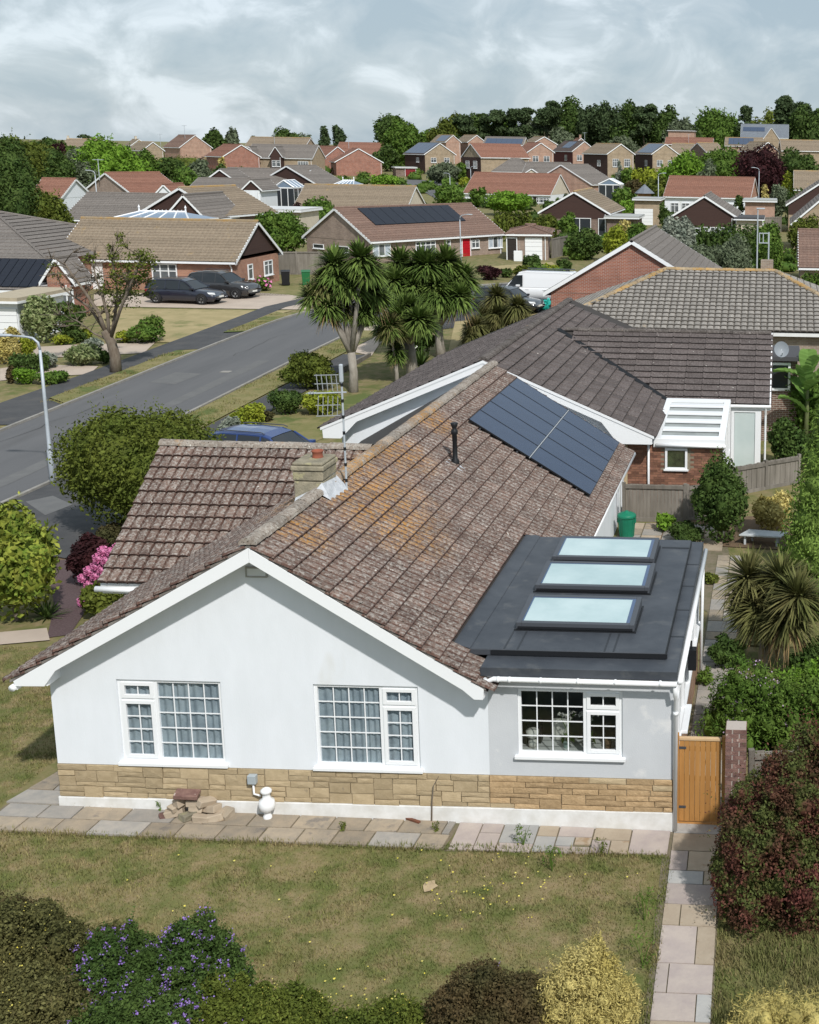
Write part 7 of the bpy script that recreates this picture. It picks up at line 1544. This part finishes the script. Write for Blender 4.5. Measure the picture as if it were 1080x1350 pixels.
# ------------------------------------------------------------------ vehicles
def paint(n, c): return mat('paint_'+n, c, rough=.28, spec=.5, coat=.8)
TYRE = mat('tyre', (.018, .018, .019), rough=.85); RIM = mat('alloy', (.52, .53, .54), rough=.35, metal=.6); CARGL = mat('car_glass', (.018, .022, .026), rough=.05, spec=.6); HEADL = mat('headlamp', (.65, .68, .70), rough=.1, spec=.8); TAILL = mat('tail_lamp', (.35, .015, .02), rough=.2); PLATE = mat('plate_white', (.7, .7, .66), rough=.5)
def car(label, P, rot, pnt, L=4.5, W=1.80, H=1.48, kind='estate', cat='car', name='car'):
    t = thing(name, label, cat, (P[0], P[1], gh(P[0], P[1])+.02), rot)
    zb = .62*H if kind != 'van' else .52*H
    low = {'estate': [(0, .42, .62), (.012, .30, .86), (.05, .24, .96), (.2, .20, 1.0), (.45, .20, 1.0), (.66, .20, .99), (.76, .20, .93), (.9, .21, .83), (.97, .24, .70), (1, .34, .55)],
           'suv': [(0, .45, .7), (.015, .34, .92), (.05, .28, 1.0), (.2, .24, 1.03), (.5, .24, 1.03), (.68, .24, 1.02), (.78, .24, .98), (.92, .25, .90), (.98, .3, .78), (1, .4, .6)],
           'van': [(0, .4, .8), (.01, .3, 1.0), (.1, .24, 1.0), (.5, .22, 1.0), (.78, .22, 1.0), (.86, .22, .93), (.95, .24, .80), (1, .35, .58)]}[kind]
    cab = {'estate': [(.015, 0), (.06, .82), (.16, .97), (.34, 1.0), (.50, .97), (.58, .80), (.72, 0)], 'suv': [(.03, 0), (.10, .82), (.2, .96), (.36, 1.0), (.5, .97), (.58, .82), (.72, 0)], 'van': [(.0, 0), (.012, .9), (.05, .98), (.4, 1.0), (.62, 1.0), (.70, .92), (.86, 0)]}[kind]
    def loft(sec, xs_):
        mb = MB(); n = len(sec[0])
        for s, x in zip(sec, xs_):
            for (y, z) in s: mb.v.append((x, y, z))
        for i in range(len(sec)-1):
            for k in range(n-1): mb.f.append((i*n+k, i*n+k+1, (i+1)*n+k+1, (i+1)*n+k))
        mb.f.append(tuple(range(n))); mb.f.append(tuple(range((len(sec)-1)*n, len(sec)*n))[::-1]); return mb
    def half(w_, z0, z1):
        h = [(w_*.80, z0), (w_*.97, z0+.06), (w_, z0+(z1-z0)*.45), (w_*.985, z0+(z1-z0)*.80), (w_*.90, z1-.02), (w_*.6, z1+.012), (0, z1+.03)]
        return h+[(-y, z) for y, z in h[::-1][1:]]
    sec = []; X = []
    for f, z0, z1 in low:
        tp = 1-.16*max(0, (f-.85)/.15)**2-.10*max(0, (.10-f)/.10)**2; sec.append(half(W/2*tp, z0, z1*zb)); X.append(f*L-L/2)
    b = loft(sec, X); body = b.build('body', pnt, t, smooth=True, bevel=0)
    def chalf(h):
        z0 = zb*.97; z1 = zb+(H-zb)*h; k = .10*h
        q = [(W/2*.93, z0), (W/2*(.90-k), z0+(z1-z0)*.6), (W/2*(.87-k*1.6), z1-.05*h), (W/2*.62, z1), (0, z1+.015)]
        return q+[(-y, z) for y, z in q[::-1][1:]]
    gsec = [chalf(max(.02, h)) for f, h in cab]; gx = [f*L-L/2 for f, h in cab]
    loft(gsec, gx).build('windows', CARGL if kind != 'van' else pnt, t, smooth=False)
    # painted roof skin and pillars
    mb = MB(); rs_ = [(i, f, h) for i, (f, h) in enumerate(cab) if h > .75]; nn = 7
    for i, f, h in rs_:
        s = gsec[i]; yy = [(s[2][0]+.012, s[2][1]-.02), (s[2][0]+.008, s[2][1]+.022), (s[3][0], s[3][1]+.022), (0, s[4][1]+.022), (-s[3][0], s[3][1]+.022), (-s[2][0]-.008, s[2][1]+.022), (-s[2][0]-.012, s[2][1]-.02)]
        for y, z in yy: mb.v.append((f*L-L/2, y, z))
    for i in range(len(rs_)-1):
        for k in range(nn-1): mb.f.append((i*nn+k, i*nn+k+1, (i+1)*nn+k+1, (i+1)*nn+k))
    if kind != 'van':
        for sgn in (1, -1):
            def pt(i, k): y, z = gsec[i][k]; return (gx[i], sgn*(y+.006), z)
            last = len(cab)-1
            for a, b_ in ((0, 1), (last, last-1)): mb.tube([pt(a, 0), pt(a, 1), pt(b_, 1), pt(b_, 2)] if False else [pt(a, 0), pt(b_, 2)], .045, 6)
            for f in (.30, .50):
                i = [j for j, (q, h) in enumerate(cab) if q >= f-.05][0]; mb.tube([(f*L-L/2, sgn*(gsec[i][0][0]+.004), zb*.98), (f*L-L/2-.02, sgn*(gsec[i][2][0]+.006), gsec[i][2][1])], .032, 6)
    mb.build('roof', pnt, t, smooth=False)
    if kind == 'van':
        for sgn in (1, -1): MB().add([(L*.22-.0, sgn*W*.455, zb*1.02), (L*.33, sgn*W*.462, zb*1.02), (L*.235, sgn*W*.425, zb+(H-zb)*.74), (L*.14, sgn*W*.43, zb+(H-zb)*.78), (L*.14, sgn*W*.465, zb*1.02)], [(0, 1, 2, 3)] if False else [(4, 1, 2, 3)]).build('side_window', CARGL, t).location = (0, sgn*.03, 0)
        MB().add([(L*.355, -W*.42, zb*1.02), (L*.355, W*.42, zb*1.02), (L*.205, W*.35, zb+(H-zb)*.9), (L*.205, -W*.35, zb+(H-zb)*.9)], [(0, 1, 2, 3)]).build('windscreen', CARGL, t).location = (.02, 0, .03)
        for sgn in (1, -1): MB().tube([(-L*.45, sgn*.6, H+.10), (L*.16, sgn*.6, H+.10)], .03, 6).build('roof_bar', ALU, t)
    r = .33 if kind != 'suv' else .36
    ty = MB().lathe([(r*.62, -.10), (r*.97, -.10), (r, -.07), (r, .07), (r*.97, .10), (r*.62, .10)], 20); ty.f = ty.f[:-2]; ty.xf(lambda v: (v[0], v[2], v[1])); tme = ty.mesh('wheel', TYRE, True)
    rm = MB()
    for k in range(5):
        a = k*1.2566; c, s = math.cos(a), math.sin(a); rm.add([(-.045, -.0, .05), (.045, 0, .05), (.06, 0, r*.64), (-.06, 0, r*.64)], [(0, 1, 2, 3)]); n_ = len(rm.v)
        for i in range(n_-4, n_): x, y, z = rm.v[i]; rm.v[i] = (x*c-z*s, y, x*s+z*c)
    d = MB().lathe([(.07, -.01), (.07, .01)], 10); d.xf(lambda v: (v[0], v[2], v[1])); rm.add(d.v, d.f); d = MB().lathe([(r*.66, -.02), (r*.60, .015), (r*.55, -.015)], 20); d.xf(lambda v: (v[0], v[2], v[1])); rm.add(d.v, d.f[:-2]); rme = rm.mesh('rim', RIM)
    for fx in (.17, .82):
        for sgn in (1, -1):
            w_ = link('wheel', tme, t, loc=(fx*L-L/2, sgn*(W/2-.075), r)); link('rim', rme, w_, loc=(0, sgn*.085, 0))
            ar = MB().lathe([(r*1.16, -.02), (r*1.16, .0)], 18); ar.xf(lambda v: (v[0], v[2], max(-.12, v[1]))); link('wheel_arch', ar.mesh('wheel_arch', TYRE), t, loc=(fx*L-L/2, sgn*(W/2-.0), r))
    for sgn in (1, -1):
        MB().add([(L*.425, sgn*W*.47, zb*.72), (L*.488, sgn*W*.33, zb*.66), (L*.478, sgn*W*.34, zb*.80), (L*.40, sgn*W*.475, zb*.84)], [(0, 1, 2, 3)]).build('headlight', HEADL, t).location = (.02, sgn*.02, 0)
        MB().box(-L/2-.005, -L*.44, sgn*W*.40-.06, sgn*W*.40+.085, zb*.72, zb*.92).build('tail_light', TAILL, t, bevel=.02)
        MB().box(L*.17, L*.22, sgn*(W/2+.02)-.09, sgn*(W/2+.02)+.09, zb*1.0, zb*1.13).build('mirror', pnt, t, bevel=.03)
        for f in (-.02, .2): MB().box(L*(f-.14), L*(f-.10), sgn*(W/2-.012)-.012, sgn*(W/2-.012)+.02, zb*.82, zb*.85).build('handle', pnt, t)
    MB().box(L/2-.02, L/2+.012, -.26, .26, .42, .53).build('number_plate', PLATE, t); MB().box(L/2-.03, L/2+.006, -.55, .55, .30, .40).build('grille', BLACK, t); MB().box(-L/2-.012, -L/2+.02, -.26, .26, .55, .66).build('number_plate', PLATE, t)
    if kind != 'van':
        for sgn in (1, -1): MB().tube([(-L*.36, sgn*W*.36, H+.02), (-L*.32, sgn*W*.355, H+.055), (L*.0, sgn*W*.355, H+.055), (L*.03, sgn*W*.36, H+.01)], .018, 6).build('roof_rail', ALU, t)
    return t
p = gp(238, 402); car('dark blue estate car parked in front of the orange brick bungalow', (p[0], p[1]+.95), R_(-6), paint('navy', (.013, .016, .030)), 4.6, 1.82, 1.50)
p = gp(281, 394); car('dark grey sport utility car parked beside the estate, nearer the house', (p[0]+.3, p[1]+.9), R_(-9), paint('charcoal', (.028, .028, .030)), 4.5, 1.86, 1.66, 'suv')
p = gp(346, 568, 1.5); car('blue car on the drive behind the garage wing, only its roof in view', (p[0]+.35, p[1]), R_(-12), paint('blue', (.018, .045, .16)), 4.3, 1.8, 1.50)
p = gp(668, 414); car('black car half hidden by the bushy palm, in front of the white van', (p[0], p[1]+.9), R_(-14), paint('black', (.010, .010, .012)), 4.1, 1.75, 1.50)
p = gp(692, 404); car('white van with roof bars parked beyond the black car', (p[0]+.35, p[1]+2.6), R_(174), paint('white', (.74, .75, .76)), 5.2, 1.98, 1.98, 'van', 'van', 'van')
TEAL = mat('teal_plastic', (.02, .32, .28), (.03, .42, .36), rough=.4, scale=5)
V, F4, F3 = crown_arrays(3, [(0, 0, .3, .34, .3, .3), (.25, .1, .5, .22, .2, .2)], 60, .1, core=.95, aspect=.9, shell=.05); p = gp(717, 410); o = link('teal_sack', np_mesh('teal_sack', V, [F4, F3], TEAL), loc=(p[0], p[1], gh(p[0], p[1]))); tag(o, 'teal plastic sack beside the front of the black car', 'sack')

# ------------------------------------------------------------------ lamps, poles, aerials
GALV = mat('galvanised', (.46, .50, .54), (.40, .44, .48), rough=.5, scale=3, metal=.2)
def lamp(px, py, topy, label, arm=-1.4, Y=None, r=.055, group=None):
    P = gp(px, py) if Y is None else aty(px, py, Y); z0 = gh(P[0], P[1]); h = float(aty(px, topy, P[1])[2])-z0
    t = thing('lamp_column', label, 'street lamp', (P[0], P[1], z0), 0, group)
    MB().tube([(0, 0, -.3), (0, 0, 1.15), (0, 0, 1.2), (0, 0, h*.55), (0, 0, h-.35)], [r*1.5, r*1.5, r*1.05, r*.95, r*.75], 10).build('column', GALV, t, smooth=True)
    s = 1 if arm > 0 else -1; a = abs(arm)
    MB().tube([(0, 0, h-.35), (s*.04, 0, h-.12), (s*.2, 0, h+.02), (s*.45, 0, h+.06), (s*a*.6, 0, h+.08)], [r*.75, r*.7, r*.65, r*.6, r*.6], 8).build('arm', GALV, t, smooth=True)
    hd = MB().lathe([(.03, 0), (.085, .06), (.115, .28), (.10, .52), (.04, .62)], 10); hd.xf(lambda v: (s*(a*.55+v[2]), v[0]*1.0, h+.09+v[1]*.45)); hd.build('lamp_head', GALV, t, smooth=True)
    return t
lamp(70, 640, 447, 'tall grey lamp column on the near pavement at the left', -1.5)
lamp(608, 346, 284, 'lamp column standing before the red front door', .9, r=.05)
lamp(594, 262, 229, 'lamp column on the far road, left of the long rust red roof', -.9, Y=212, r=.07)
lamp(868, 284, 229, 'lamp column beside the flat roofed white garage', .8, Y=152, r=.06)
lamp(621, 240, 220, 'lamp column before the house with a dark brown gable', .9, Y=250, r=.07)
lamp(128, 262, 226, 'white lamp column behind the long grey brown roof', -.8, Y=118, r=.06)
lamp(1000, 282, 222, 'lamp column by the end of the long red roof', -.8, Y=150, r=.05)
P = aty(1013, 352, 66.0); t = thing('aerial_pole', 'pole carrying a small panel aerial behind the hipped roof', 'pole', (P[0], 66, gh(P[0], 66))); zt = float(aty(1013, 306, 66)[2])-gh(P[0], 66)
MB().tube([(0, 0, 0), (0, 0, zt)], .05, 8).build('pole', GALV, t); b = MB(); frame_boxes(b, -.65, .0, zt-.75, zt-.05, -.05, .05, .06); b.box(-.4, -.34, -.03, .03, zt-.75, zt-.05); b.build('panel', GALV, t)
P = aty(998, 352, 64.0); t = thing('lamp_column', 'thin lamp column behind the hipped roof, left of the panel aerial', 'street lamp', (P[0], 64, gh(P[0], 64))); zt = float(aty(998, 276, 64)[2])-gh(P[0], 64); MB().tube([(0, 0, 0), (0, 0, zt)], [.06, .04], 8).build('column', GALV, t); MB().box(-.1, .45, -.08, .08, zt, zt+.1).build('lamp_head', GALV, t, bevel=.03)
# television aerial on the ridge
t = thing('television_aerial', 'television aerial with a grid reflector on a striped pole beside the chimney', 'aerial', (3.86, 3.42, 0)); 
MB().tube([(0, 0, 4.3), (0, 0, 6.95)], .019, 8).build('pole', GALV, t)
for i in range(7): MB().tube([(0, 0, 4.75+.30*i), (0, 0, 4.81+.30*i)], .026, 8).build('clamp', BLACK, t)
zb_ = 6.42; MB().tube([(.08, 0, zb_+.02), (-.62, .0, zb_-.02)], .014, 6).build('boom', GALV, t); MB().box(-.035, .035, -.03, .03, 6.62, 6.96).build('bracket', GALV, t, bevel=.02)
b = MB()
for i in range(5):
    x = -.08-.09*i; b.tube([(x, -.0, zb_+.04), (x-.02, .0, zb_+.34)], .007, 5); b.tube([(x, 0, zb_-.06), (x-.03, 0, zb_-.42)], .007, 5)
for z in (.34, .18, -.22, -.42): b.tube([(-.05, 0, zb_+z), (-.50, 0, zb_+z-.02)], .008, 5)
b.build('reflector', mat('dull_aluminium', (.30, .32, .34), rough=.6), t)
b = MB()
for i in range(3): b.tube([(-.52-.05*i, -.12, zb_), (-.52-.05*i, .12, zb_-.01)], .007, 5)
b.build('director', GALV, t)
# satellite dishes
def dish(P, r, label, face=(.2, -1, .35)):
    t = thing('satellite_dish', label, 'satellite dish', tuple(P)); f = Vector(face).normalized(); q = f.to_track_quat('Z', 'Y').to_matrix().to_4x4()
    d = MB().grid(lambda u, v: (r*v*math.cos(u*6.2832), r*v*math.sin(u*6.2832)*1.08, .28*r*v*v), 20, 5); o = d.build('dish', mat('dish_grey', (.22, .245, .27), rough=.5), t, smooth=True); o.matrix_local = q
    a = MB().tube([(0, -r*.9, .1*r), (0, -r*.5, r*.9)], .02, 5); o = a.build('arm', GALV, t); o.matrix_local = q; MB().tube([(0, 0, 0), (0, .12, -.05), (0, .2, -.35)], .03, 6).build('bracket', GALV, t)
dish(aty(1030, 461, 26.0), .27, 'grey satellite dish above the bright leafy shrub, beside the dark roof')
P = aty(424, 297, 94.0); dish(P, .48, 'pale satellite dish high on the left gable of the solar panelled bungalow', (-.5, -1, .3))
b = MB(); P = aty(1030, 490, 27.5)
frame_boxes(b, P[0]-.5, P[0]+.35, P[2]-.7, P[2]+.35, 27.4, 27.5, .09); t = thing('outbuilding', 'white framed garden room under the satellite dish', 'shed', (0, 0, 0)); b.build('window_frame', WHITE, t); MB().box(P[0]-.45, P[0]+.3, 27.46, 27.48, P[2]-.65, P[2]+.3).build('pane', GLASS_D, t); MB().box(P[0]-.7, P[0]+.6, 27.55, 30, 0, P[2]+.45).build('wall', B_BRN, t); MB().box(P[0]-.8, P[0]+.7, 27.2, 30.1, P[2]+.45, P[2]+.6).build('roof', MATS['dark_felt'], t)

# ------------------------------------------------------------------ fences, gate, pillar, bins
def fence(label, A, B, h, m=FENCE, board=.105, panel=1.83, rail=True, group=None, posts=True, zoff=0.0):
    A, B = np.array(A, float), np.array(B, float); Ln = np.linalg.norm(B-A); d = (B-A)/Ln; n = np.array([d[1], -d[0]]); rot = math.atan2(d[1], d[0]); z0 = gh(*A)+zoff
    t = thing('fence', label, 'fence', (A[0], A[1], z0), rot, group); npn = max(1, round(Ln/panel)); pl = Ln/npn; dz = (gh(*B)-gh(*A))/Ln; rg = random.Random(int(A[0]*10))
    for i in range(npn):
        mb = MB(); x = i*pl+.06; k = 0
        while x < (i+1)*pl-.06:
            zz_ = dz*x; hh = h+rg.uniform(-.015, .01); mb.box(x, min(x+board-.006, (i+1)*pl-.05), -.012-(k % 2)*.008, .006, .10+zz_, hh+zz_); x += board; k += 1
        mb.build('boards', m, t, kind='stuff')
        if rail: MB().box(i*pl+.05, (i+1)*pl-.05, -.06, -.022, h-.13+dz*i*pl, h-.03+dz*i*pl).build('rail', m, t); MB().box(i*pl+.05, (i+1)*pl-.05, -.05, .0, .0+dz*i*pl, .12+dz*i*pl).build('gravel_board', m, t)
    if posts:
        for i in range(npn+1): MB().box(i*pl-.05, i*pl+.05, -.05, .05, -.2, h+.04+dz*i*pl).build('post', m, t)
    return t
fence('weathered fence panel across the end of the patio, behind the green bin', (7.32, 17.35), (9.15, 17.35), 1.15)
fence('low weathered fence behind the dark pointed shrub', (9.2, 17.45), (10.45, 18.1), 1.1)
fence('weathered fence sloping away below the white glazed door', (10.42, 20.3), (12.6, 22.0), .95)
p0, p1 = gp(362, 362), gp(452, 362); fence('grey fence left of the solar panelled bungalow', p0[:2], p1[:2], 1.75)
p0, p1 = gp(28, 436), gp(48, 425); fence('pale fence beside the low garage at the left edge', p0[:2], p1[:2], 1.8)
p0, p1 = gp(338, 372), gp(362, 362); fence('short wooden gate panel right of the orange brick bungalow', p0[:2], p1[:2], 1.75)
A = aty(1008, 290, 139); B_ = aty(1030, 286, 141); fence('pale picket panel beside the brick sided white garage', A[:2], B_[:2], 1.9)
A = aty(800, 296, 140); B_ = aty(832, 296, 143); fence('grey fence between the brown gable and the white garage', A[:2], B_[:2], 1.9)
A = aty(728, 346, 96); B_ = aty(748, 346, 100); fence('brown fence right of the white garage door of the solar panelled bungalow', A[:2], B_[:2], 1.8)
# garden gate with its boards
GATEW = mat('new_stained_timber', (.46, .235, .075), (.38, .185, .055), rough=.6, scale=4, stretch=(1, 1, .12), rnd=.10, bump=.2, c3=(.26, .12, .04), s3=7, t3=.72)
gx0, gx1, gy = 10.285, 11.03, .25; gz0 = gh(10.6, gy); gtop = float(aty(920, 972, gy)[2])
t = thing('garden_gate', 'new orange brown boarded garden gate between the house and the brick pillar', 'gate', (gx0, gy, gz0)); gH = gtop-gz0
MB().box(-.05, .02, -.04, .05, 0, gH+.06).build('gate_post', GATEW, t, bevel=.006); MB().box(gx1-gx0-.01, gx1-gx0+.05, -.03, .05, 0, gH+.03).build('gate_post', GATEW, t, bevel=.006)
nb_ = 8; bw = (gx1-gx0-.05)/nb_; bmsh = MB().box(.003, bw-.003, -.02, .0, .06, gH-.05).mesh('board', GATEW)
for i in range(nb_): link('board', bmsh, t, loc=(.025+i*bw, -.002*(i % 2), 0))
MB().box(.02, gx1-gx0-.02, -.035, .04, gH-.05, gH).build('top_rail', mat('pale_timber', (.60, .42, .24), (.55, .38, .22), rough=.7, scale=6), t, bevel=.008)
for z in (.25, gH*.5, gH-.25): MB().box(.03, gx1-gx0-.03, .0, .03, z, z+.08).build('ledge', GATEW, t)
for z in (.3, gH-.2): MB().box(.0, .14, -.03, -.02, z, z+.04).build('hinge', ALU, t)
MB().box(-.05, gx1-gx0+.03, -.06, .06, -.03, .035).build('threshold', GATEW, t)
PB = mat('pillar_brick', (.165, .09, .078), (.24, .145, .12), rough=.95, scale=9, bump=.5, bscale=40, rnd=.28, c3=(.48, .40, .35), s3=11, t3=.62)
pX0, pX1, pY0, pY1 = 11.08, 11.42, .05, .39; pz0 = gh(11.2, .2); pT = float(aty(968, 952, .05)[2])-.13
t = thing('brick_pillar', 'old red brick gate pillar with pale mortar beside the garden gate', 'pillar', (pX0, pY0, pz0)); MB().box(.008, .332, .008, .332, -.2, pT-pz0-.005).build('mortar_core', mat('pale_mortar', (.42, .37, .33), rough=.95), t)
bA = MB().box(.0, .215, .0, .103, 0, .066).mesh('brick', PB); bB = MB().box(.0, .103, .0, .215, 0, .066).mesh('brick', PB); k = 0; z = .0
while z < pT-pz0-.05:
    if k % 2 == 0: pl_ = [(bA, 0, 0), (bB, .237, 0), (bA, .125, .237), (bB, 0, .125)]
    else: pl_ = [(bB, 0, 0), (bA, .125, 0), (bB, .237, .125), (bA, 0, .237)]
    for me, x, y in pl_: link('brick', me, t, loc=(x, y, z))
    z += .076; k += 1
fence('short grey picket piece right of the brick pillar', (11.5, .6), (12.3, .75), .9+pT-1.35, board=.17)
# bins
BING = mat('green_plastic', (.010, .165, .095), (.012, .19, .11), rough=.45, scale=3)
p = gp(825, 712); t = thing('garden_bin', 'round green bin with a domed lid at the corner of the patio', 'bin', (p[0], p[1]+.25, gh(p[0], p[1])))
MB().lathe([(.19, 0), (.20, .02), (.245, .60), (.25, .62)], 22).build('body', BING, t, smooth=True); MB().lathe([(.26, .60), (.275, .62), (.27, .68), (.25, .70), (.16, .75), (.06, .77), (.05, .80), (.03, .80)], 22).build('lid', BING, t, smooth=True)
for s in (1, -1): MB().box(s*.25-.02, s*.25+.02, -.04, .04, .45, .58).build('handle', BING, t)
b = MB()
for k in range(10):
    a = k*.628; b.tube([(.203*math.cos(a), .203*math.sin(a), .05), (.243*math.cos(a), .243*math.sin(a), .56)], .010, 4)
b.build('ribs', BING, t)
def wheelie(px, py, m, label):
    p = gp(px, py); t = thing('wheelie_bin', label, 'bin', (p[0], p[1]+.3, gh(p[0], p[1])), R_(20)); b = MB(); b.add([(-.24, -.28, .05), (.24, -.28, .05), (.24, .28, .05), (-.24, .28, .05), (-.29, -.36, .98), (.29, -.36, .98), (.29, .34, .98), (-.29, .34, .98)], [(0, 1, 5, 4), (1, 2, 6, 5), (2, 3, 7, 6), (3, 0, 4, 7), (0, 3, 2, 1)]); b.build('body', m, t, bevel=.02)
    MB().prism([(-.31, -.40, .98), (-.31, .36, .98), (-.31, .36, 1.08), (-.31, -.38, 1.02)], (.62, 0, 0)).build('lid', m, t, bevel=.015); MB().tube([(-.2, .42, 1.0), (.2, .42, 1.0)], .02, 6).build('handle', m, t)
    for s in (1, -1): w_ = MB().lathe([(.10, -.03), (.10, .03)], 12); w_.xf(lambda v: (s*.24+v[2], .30+v[0], .10+v[1])); w_.build('wheel', TYRE, t)
wheelie(375, 377, mat('black_plastic', (.016, .016, .018), rough=.5), 'black wheelie bin by the gable of the orange brick bungalow'); wheelie(402, 377, mat('bin_green', (.02, .14, .05), rough=.5), 'green wheelie bin right of the black one')
p = gp(688, 344); MBx = MB().box(p[0]-.6, p[0]+.1, p[1]-.5, p[1]-.1, gh(p[0], p[1])+.0, gh(p[0], p[1])+.9); o = MBx.build('meter_box', WHITE, bevel=.02); tag(o, 'white cabinet in front of the dark side door of the solar panelled bungalow', 'cabinet')
# white table top in the back garden
p = gp(1003, 722); t = thing('garden_table', 'pale table top on low legs beside the tall conifer', 'table', (p[0], p[1]+.3, gh(p[0], p[1]))); TS = mat('pale_slab', (.50, .53, .55), (.44, .47, .49), rough=.6, scale=4)
MB().prism([(-.62, -.25, .30), (.55, -.38, .30), (.75, .10, .30), (-.35, .30, .30)], (0, 0, .05)).build('table_top', TS, t, bevel=.01)
for x, y in ((-.45, -.15), (.45, -.25), (.5, .05), (-.25, .2)): MB().box(x-.03, x+.03, y-.03, y+.03, 0, .30).build('leg', TS, t)
# garden shed with a blue roof
P = aty(850, 252, 196); t = thing('summer_house', 'small timber summer house with a pointed blue grey roof', 'shed', (P[0], 196, gh(P[0], 196))); s = mpp(P); z1 = float(aty(850, 254, 196)[2])-gh(P[0], 196); z2 = float(aty(850, 243, 196)[2])-gh(P[0], 196)
MB().lathe([(1.1, -.5), (1.1, z1)], 8).build('wall', mat('shed_timber', (.30, .17, .08), rough=.8), t); MB().lathe([(1.7, z1-.1), (.05, z2)], 8).build('roof', SLATE, t)
# heap of stones by the wall
ST = [(228, 1078, .30, .16, .11, SLAB_B, .3), (245, 1082, .22, .2, .10, CHS, .9), (262, 1086, .26, .18, .09, SLAB_B, .1), (280, 1084, .30, .16, .09, SLAB_B, .2), (296, 1078, .22, .2, .10, SLAB_O, 1.2), (240, 1068, .30, .16, .2, SLAB_B, .9), (262, 1072, .24, .2, .19, SLAB_B, .1), (284, 1070, .28, .18, .19, SLAB_B, -.4), (270, 1062, .26, .2, .29, SLAB_B, .2), (250, 1062, .28, .15, .30, SLAB_B, 1.1), (283, 1062, .30, .16, .29, SLAB_B, .9), (218, 1080, .22, .12, .08, PB, .3)]
LBS = ['pale stone block at the left foot of the stone heap', 'mossy stone block at the front of the heap', 'pale stone block in the front middle of the heap', 'long pale stone block at the right front of the heap', 'old slab piece at the right end of the heap', 'leaning pale stone block on the left of the heap', 'squarish pale stone block in the second layer of the heap', 'pale stone block on the right of the second layer', 'pale stone block under the dark brick piece on the heap', 'tilted pale stone block high on the left of the heap', 'tilted pale stone block high on the right of the heap', 'red brick lying left of the stone heap']
for i, ((x, y, a, b_, z, m, r), lb) in enumerate(zip(ST, LBS)):
    p = gp(x, y+4); yy_ = min(-.16, p[1]*.75); q = MB().box(-a/2, a/2, -b_/2, b_/2, -.055, .055); rgx = random.Random(i)
    q.xf(lambda v: (v[0]+rgx.uniform(-.02, .02), v[1]+rgx.uniform(-.02, .02), v[2]+rgx.uniform(-.012, .012)))
    o = q.build('stone_block', m, bevel=.012); o.location = (p[0], yy_, gh(p[0], yy_)+.03+z-.05); o.rotation_euler = (rgx.uniform(-.15, .15), rgx.uniform(-.2, .2), r); tag(o, lb, 'stone' if 'brick lying' not in lb else 'brick')
p = gp(266, 1062); o = MB().box(-.19, .19, -.11, .11, -.04, .04).build('brick_lump', PB, bevel=.015); o.location = (p[0], -.24, gh(p[0], -.2)+.44); o.rotation_euler = (.1, .1, .15); tag(o, 'dark red lump of bonded brick topping the stone heap', 'brick')
p = gp(535, 1083); o = MB().box(-.30, .30, -.025, .025, 0, .03).build('rusty_bar', mat('rust', (.20, .075, .04), (.14, .06, .035), rough=.9, scale=9)); o.location = (p[0], p[1], gh(p[0], p[1])+.035); o.rotation_euler = (0, 0, -.45); tag(o, 'rusty strip lying on the old slabs below the second window', 'metal strip')
# manhole-like pale patch, road iron
p = gp(298, 491); o = MB().box(-.22, .22, -.22, .22, 0, .008).build('manhole_cover', KERB); o.location = (p[0], p[1], gh(p[0], p[1])+.02); tag(o, 'small pale square cover set in the road', 'cover')
# low wall by the corner lawn
a, b_ = gp(452, 492)[:2], gp(488, 470)[:2]; d = np.array(b_)-np.array(a); o = MB().box(0, float(np.linalg.norm(d)), -.06, .06, 0, .28).build('timber_edging', FENCE); o.location = (a[0], a[1], gh(*a)); o.rotation_euler = (0, 0, math.atan2(d[1], d[0])); tag(o, 'low timber edging behind the tall cabbage palm trunk', 'edging')

# small aerials on far roofs
for i, (x, y, Y, hh) in enumerate(((244, 178, 330, 3.2), (212, 188, 312, 2.8), (362, 186, 305, 2.6), (771, 185, 322, 2.6), (460, 190, 295, 2.6), (131, 229, 134, 2.0), (908, 186, 346, 2.6))):
    P = aty(x, y+3, Y); t = thing('roof_aerial', 'tiny television aerial on '+['the skyline brick house', 'the ochre gabled house among the left trees', 'the terrace ridge', 'the pink brick house with two solar panels', 'the red brick pair', 'the rusty red roof', 'the orange brown roof under the wood'][i], 'aerial', tuple(P))
    MB().tube([(0, 0, -.5), (0, 0, hh)], .05, 5).build('pole', GALV, t); b = MB(); b.tube([(-.6, 0, hh-.1), (.6, 0, hh-.1)], .035, 4)
    for k in range(4): b.tube([(-.5+.33*k, -.35, hh-.1), (-.5+.33*k, .35, hh-.1)], .025, 4)
    b.build('boom', GALV, t)

GROUPS = {'lamp_column': 'lamp columns along the streets', 'cabbage_palm': 'cabbage palms', 'roof_aerial': 'small aerials on far roofs', 'wheelie_bin': 'wheelie bins by the fence', 'stone_block': 'blocks of the stone heap', 'car': 'cars parked on the drives', 'orchid': 'orchids on the kitchen sill', 'sword_plant': 'spiky garden plants', 'weed': 'weeds by the slabs and path', 'conservatory': 'white conservatories', 'garage': 'flat roofed garages', 'satellite_dish': 'satellite dishes', 'fence': 'timber fences', 'house': 'houses of the estate', 'garden_tree': 'trees in the gardens beyond the street', 'shrub': 'garden shrubs', 'conifer_tree': 'garden conifers', 'weeping_tree': 'weeping trees', 'modern_house': 'modern houses by the wood', 'pine_tree': 'dark pines on the skyline', 'wood_tree': 'trees of the far wood'}
for o in SC.objects:
    k = o.name.split('.')[0]
    if o.parent is None and k in GROUPS and not o.get('group'): o['group'] = GROUPS[k]
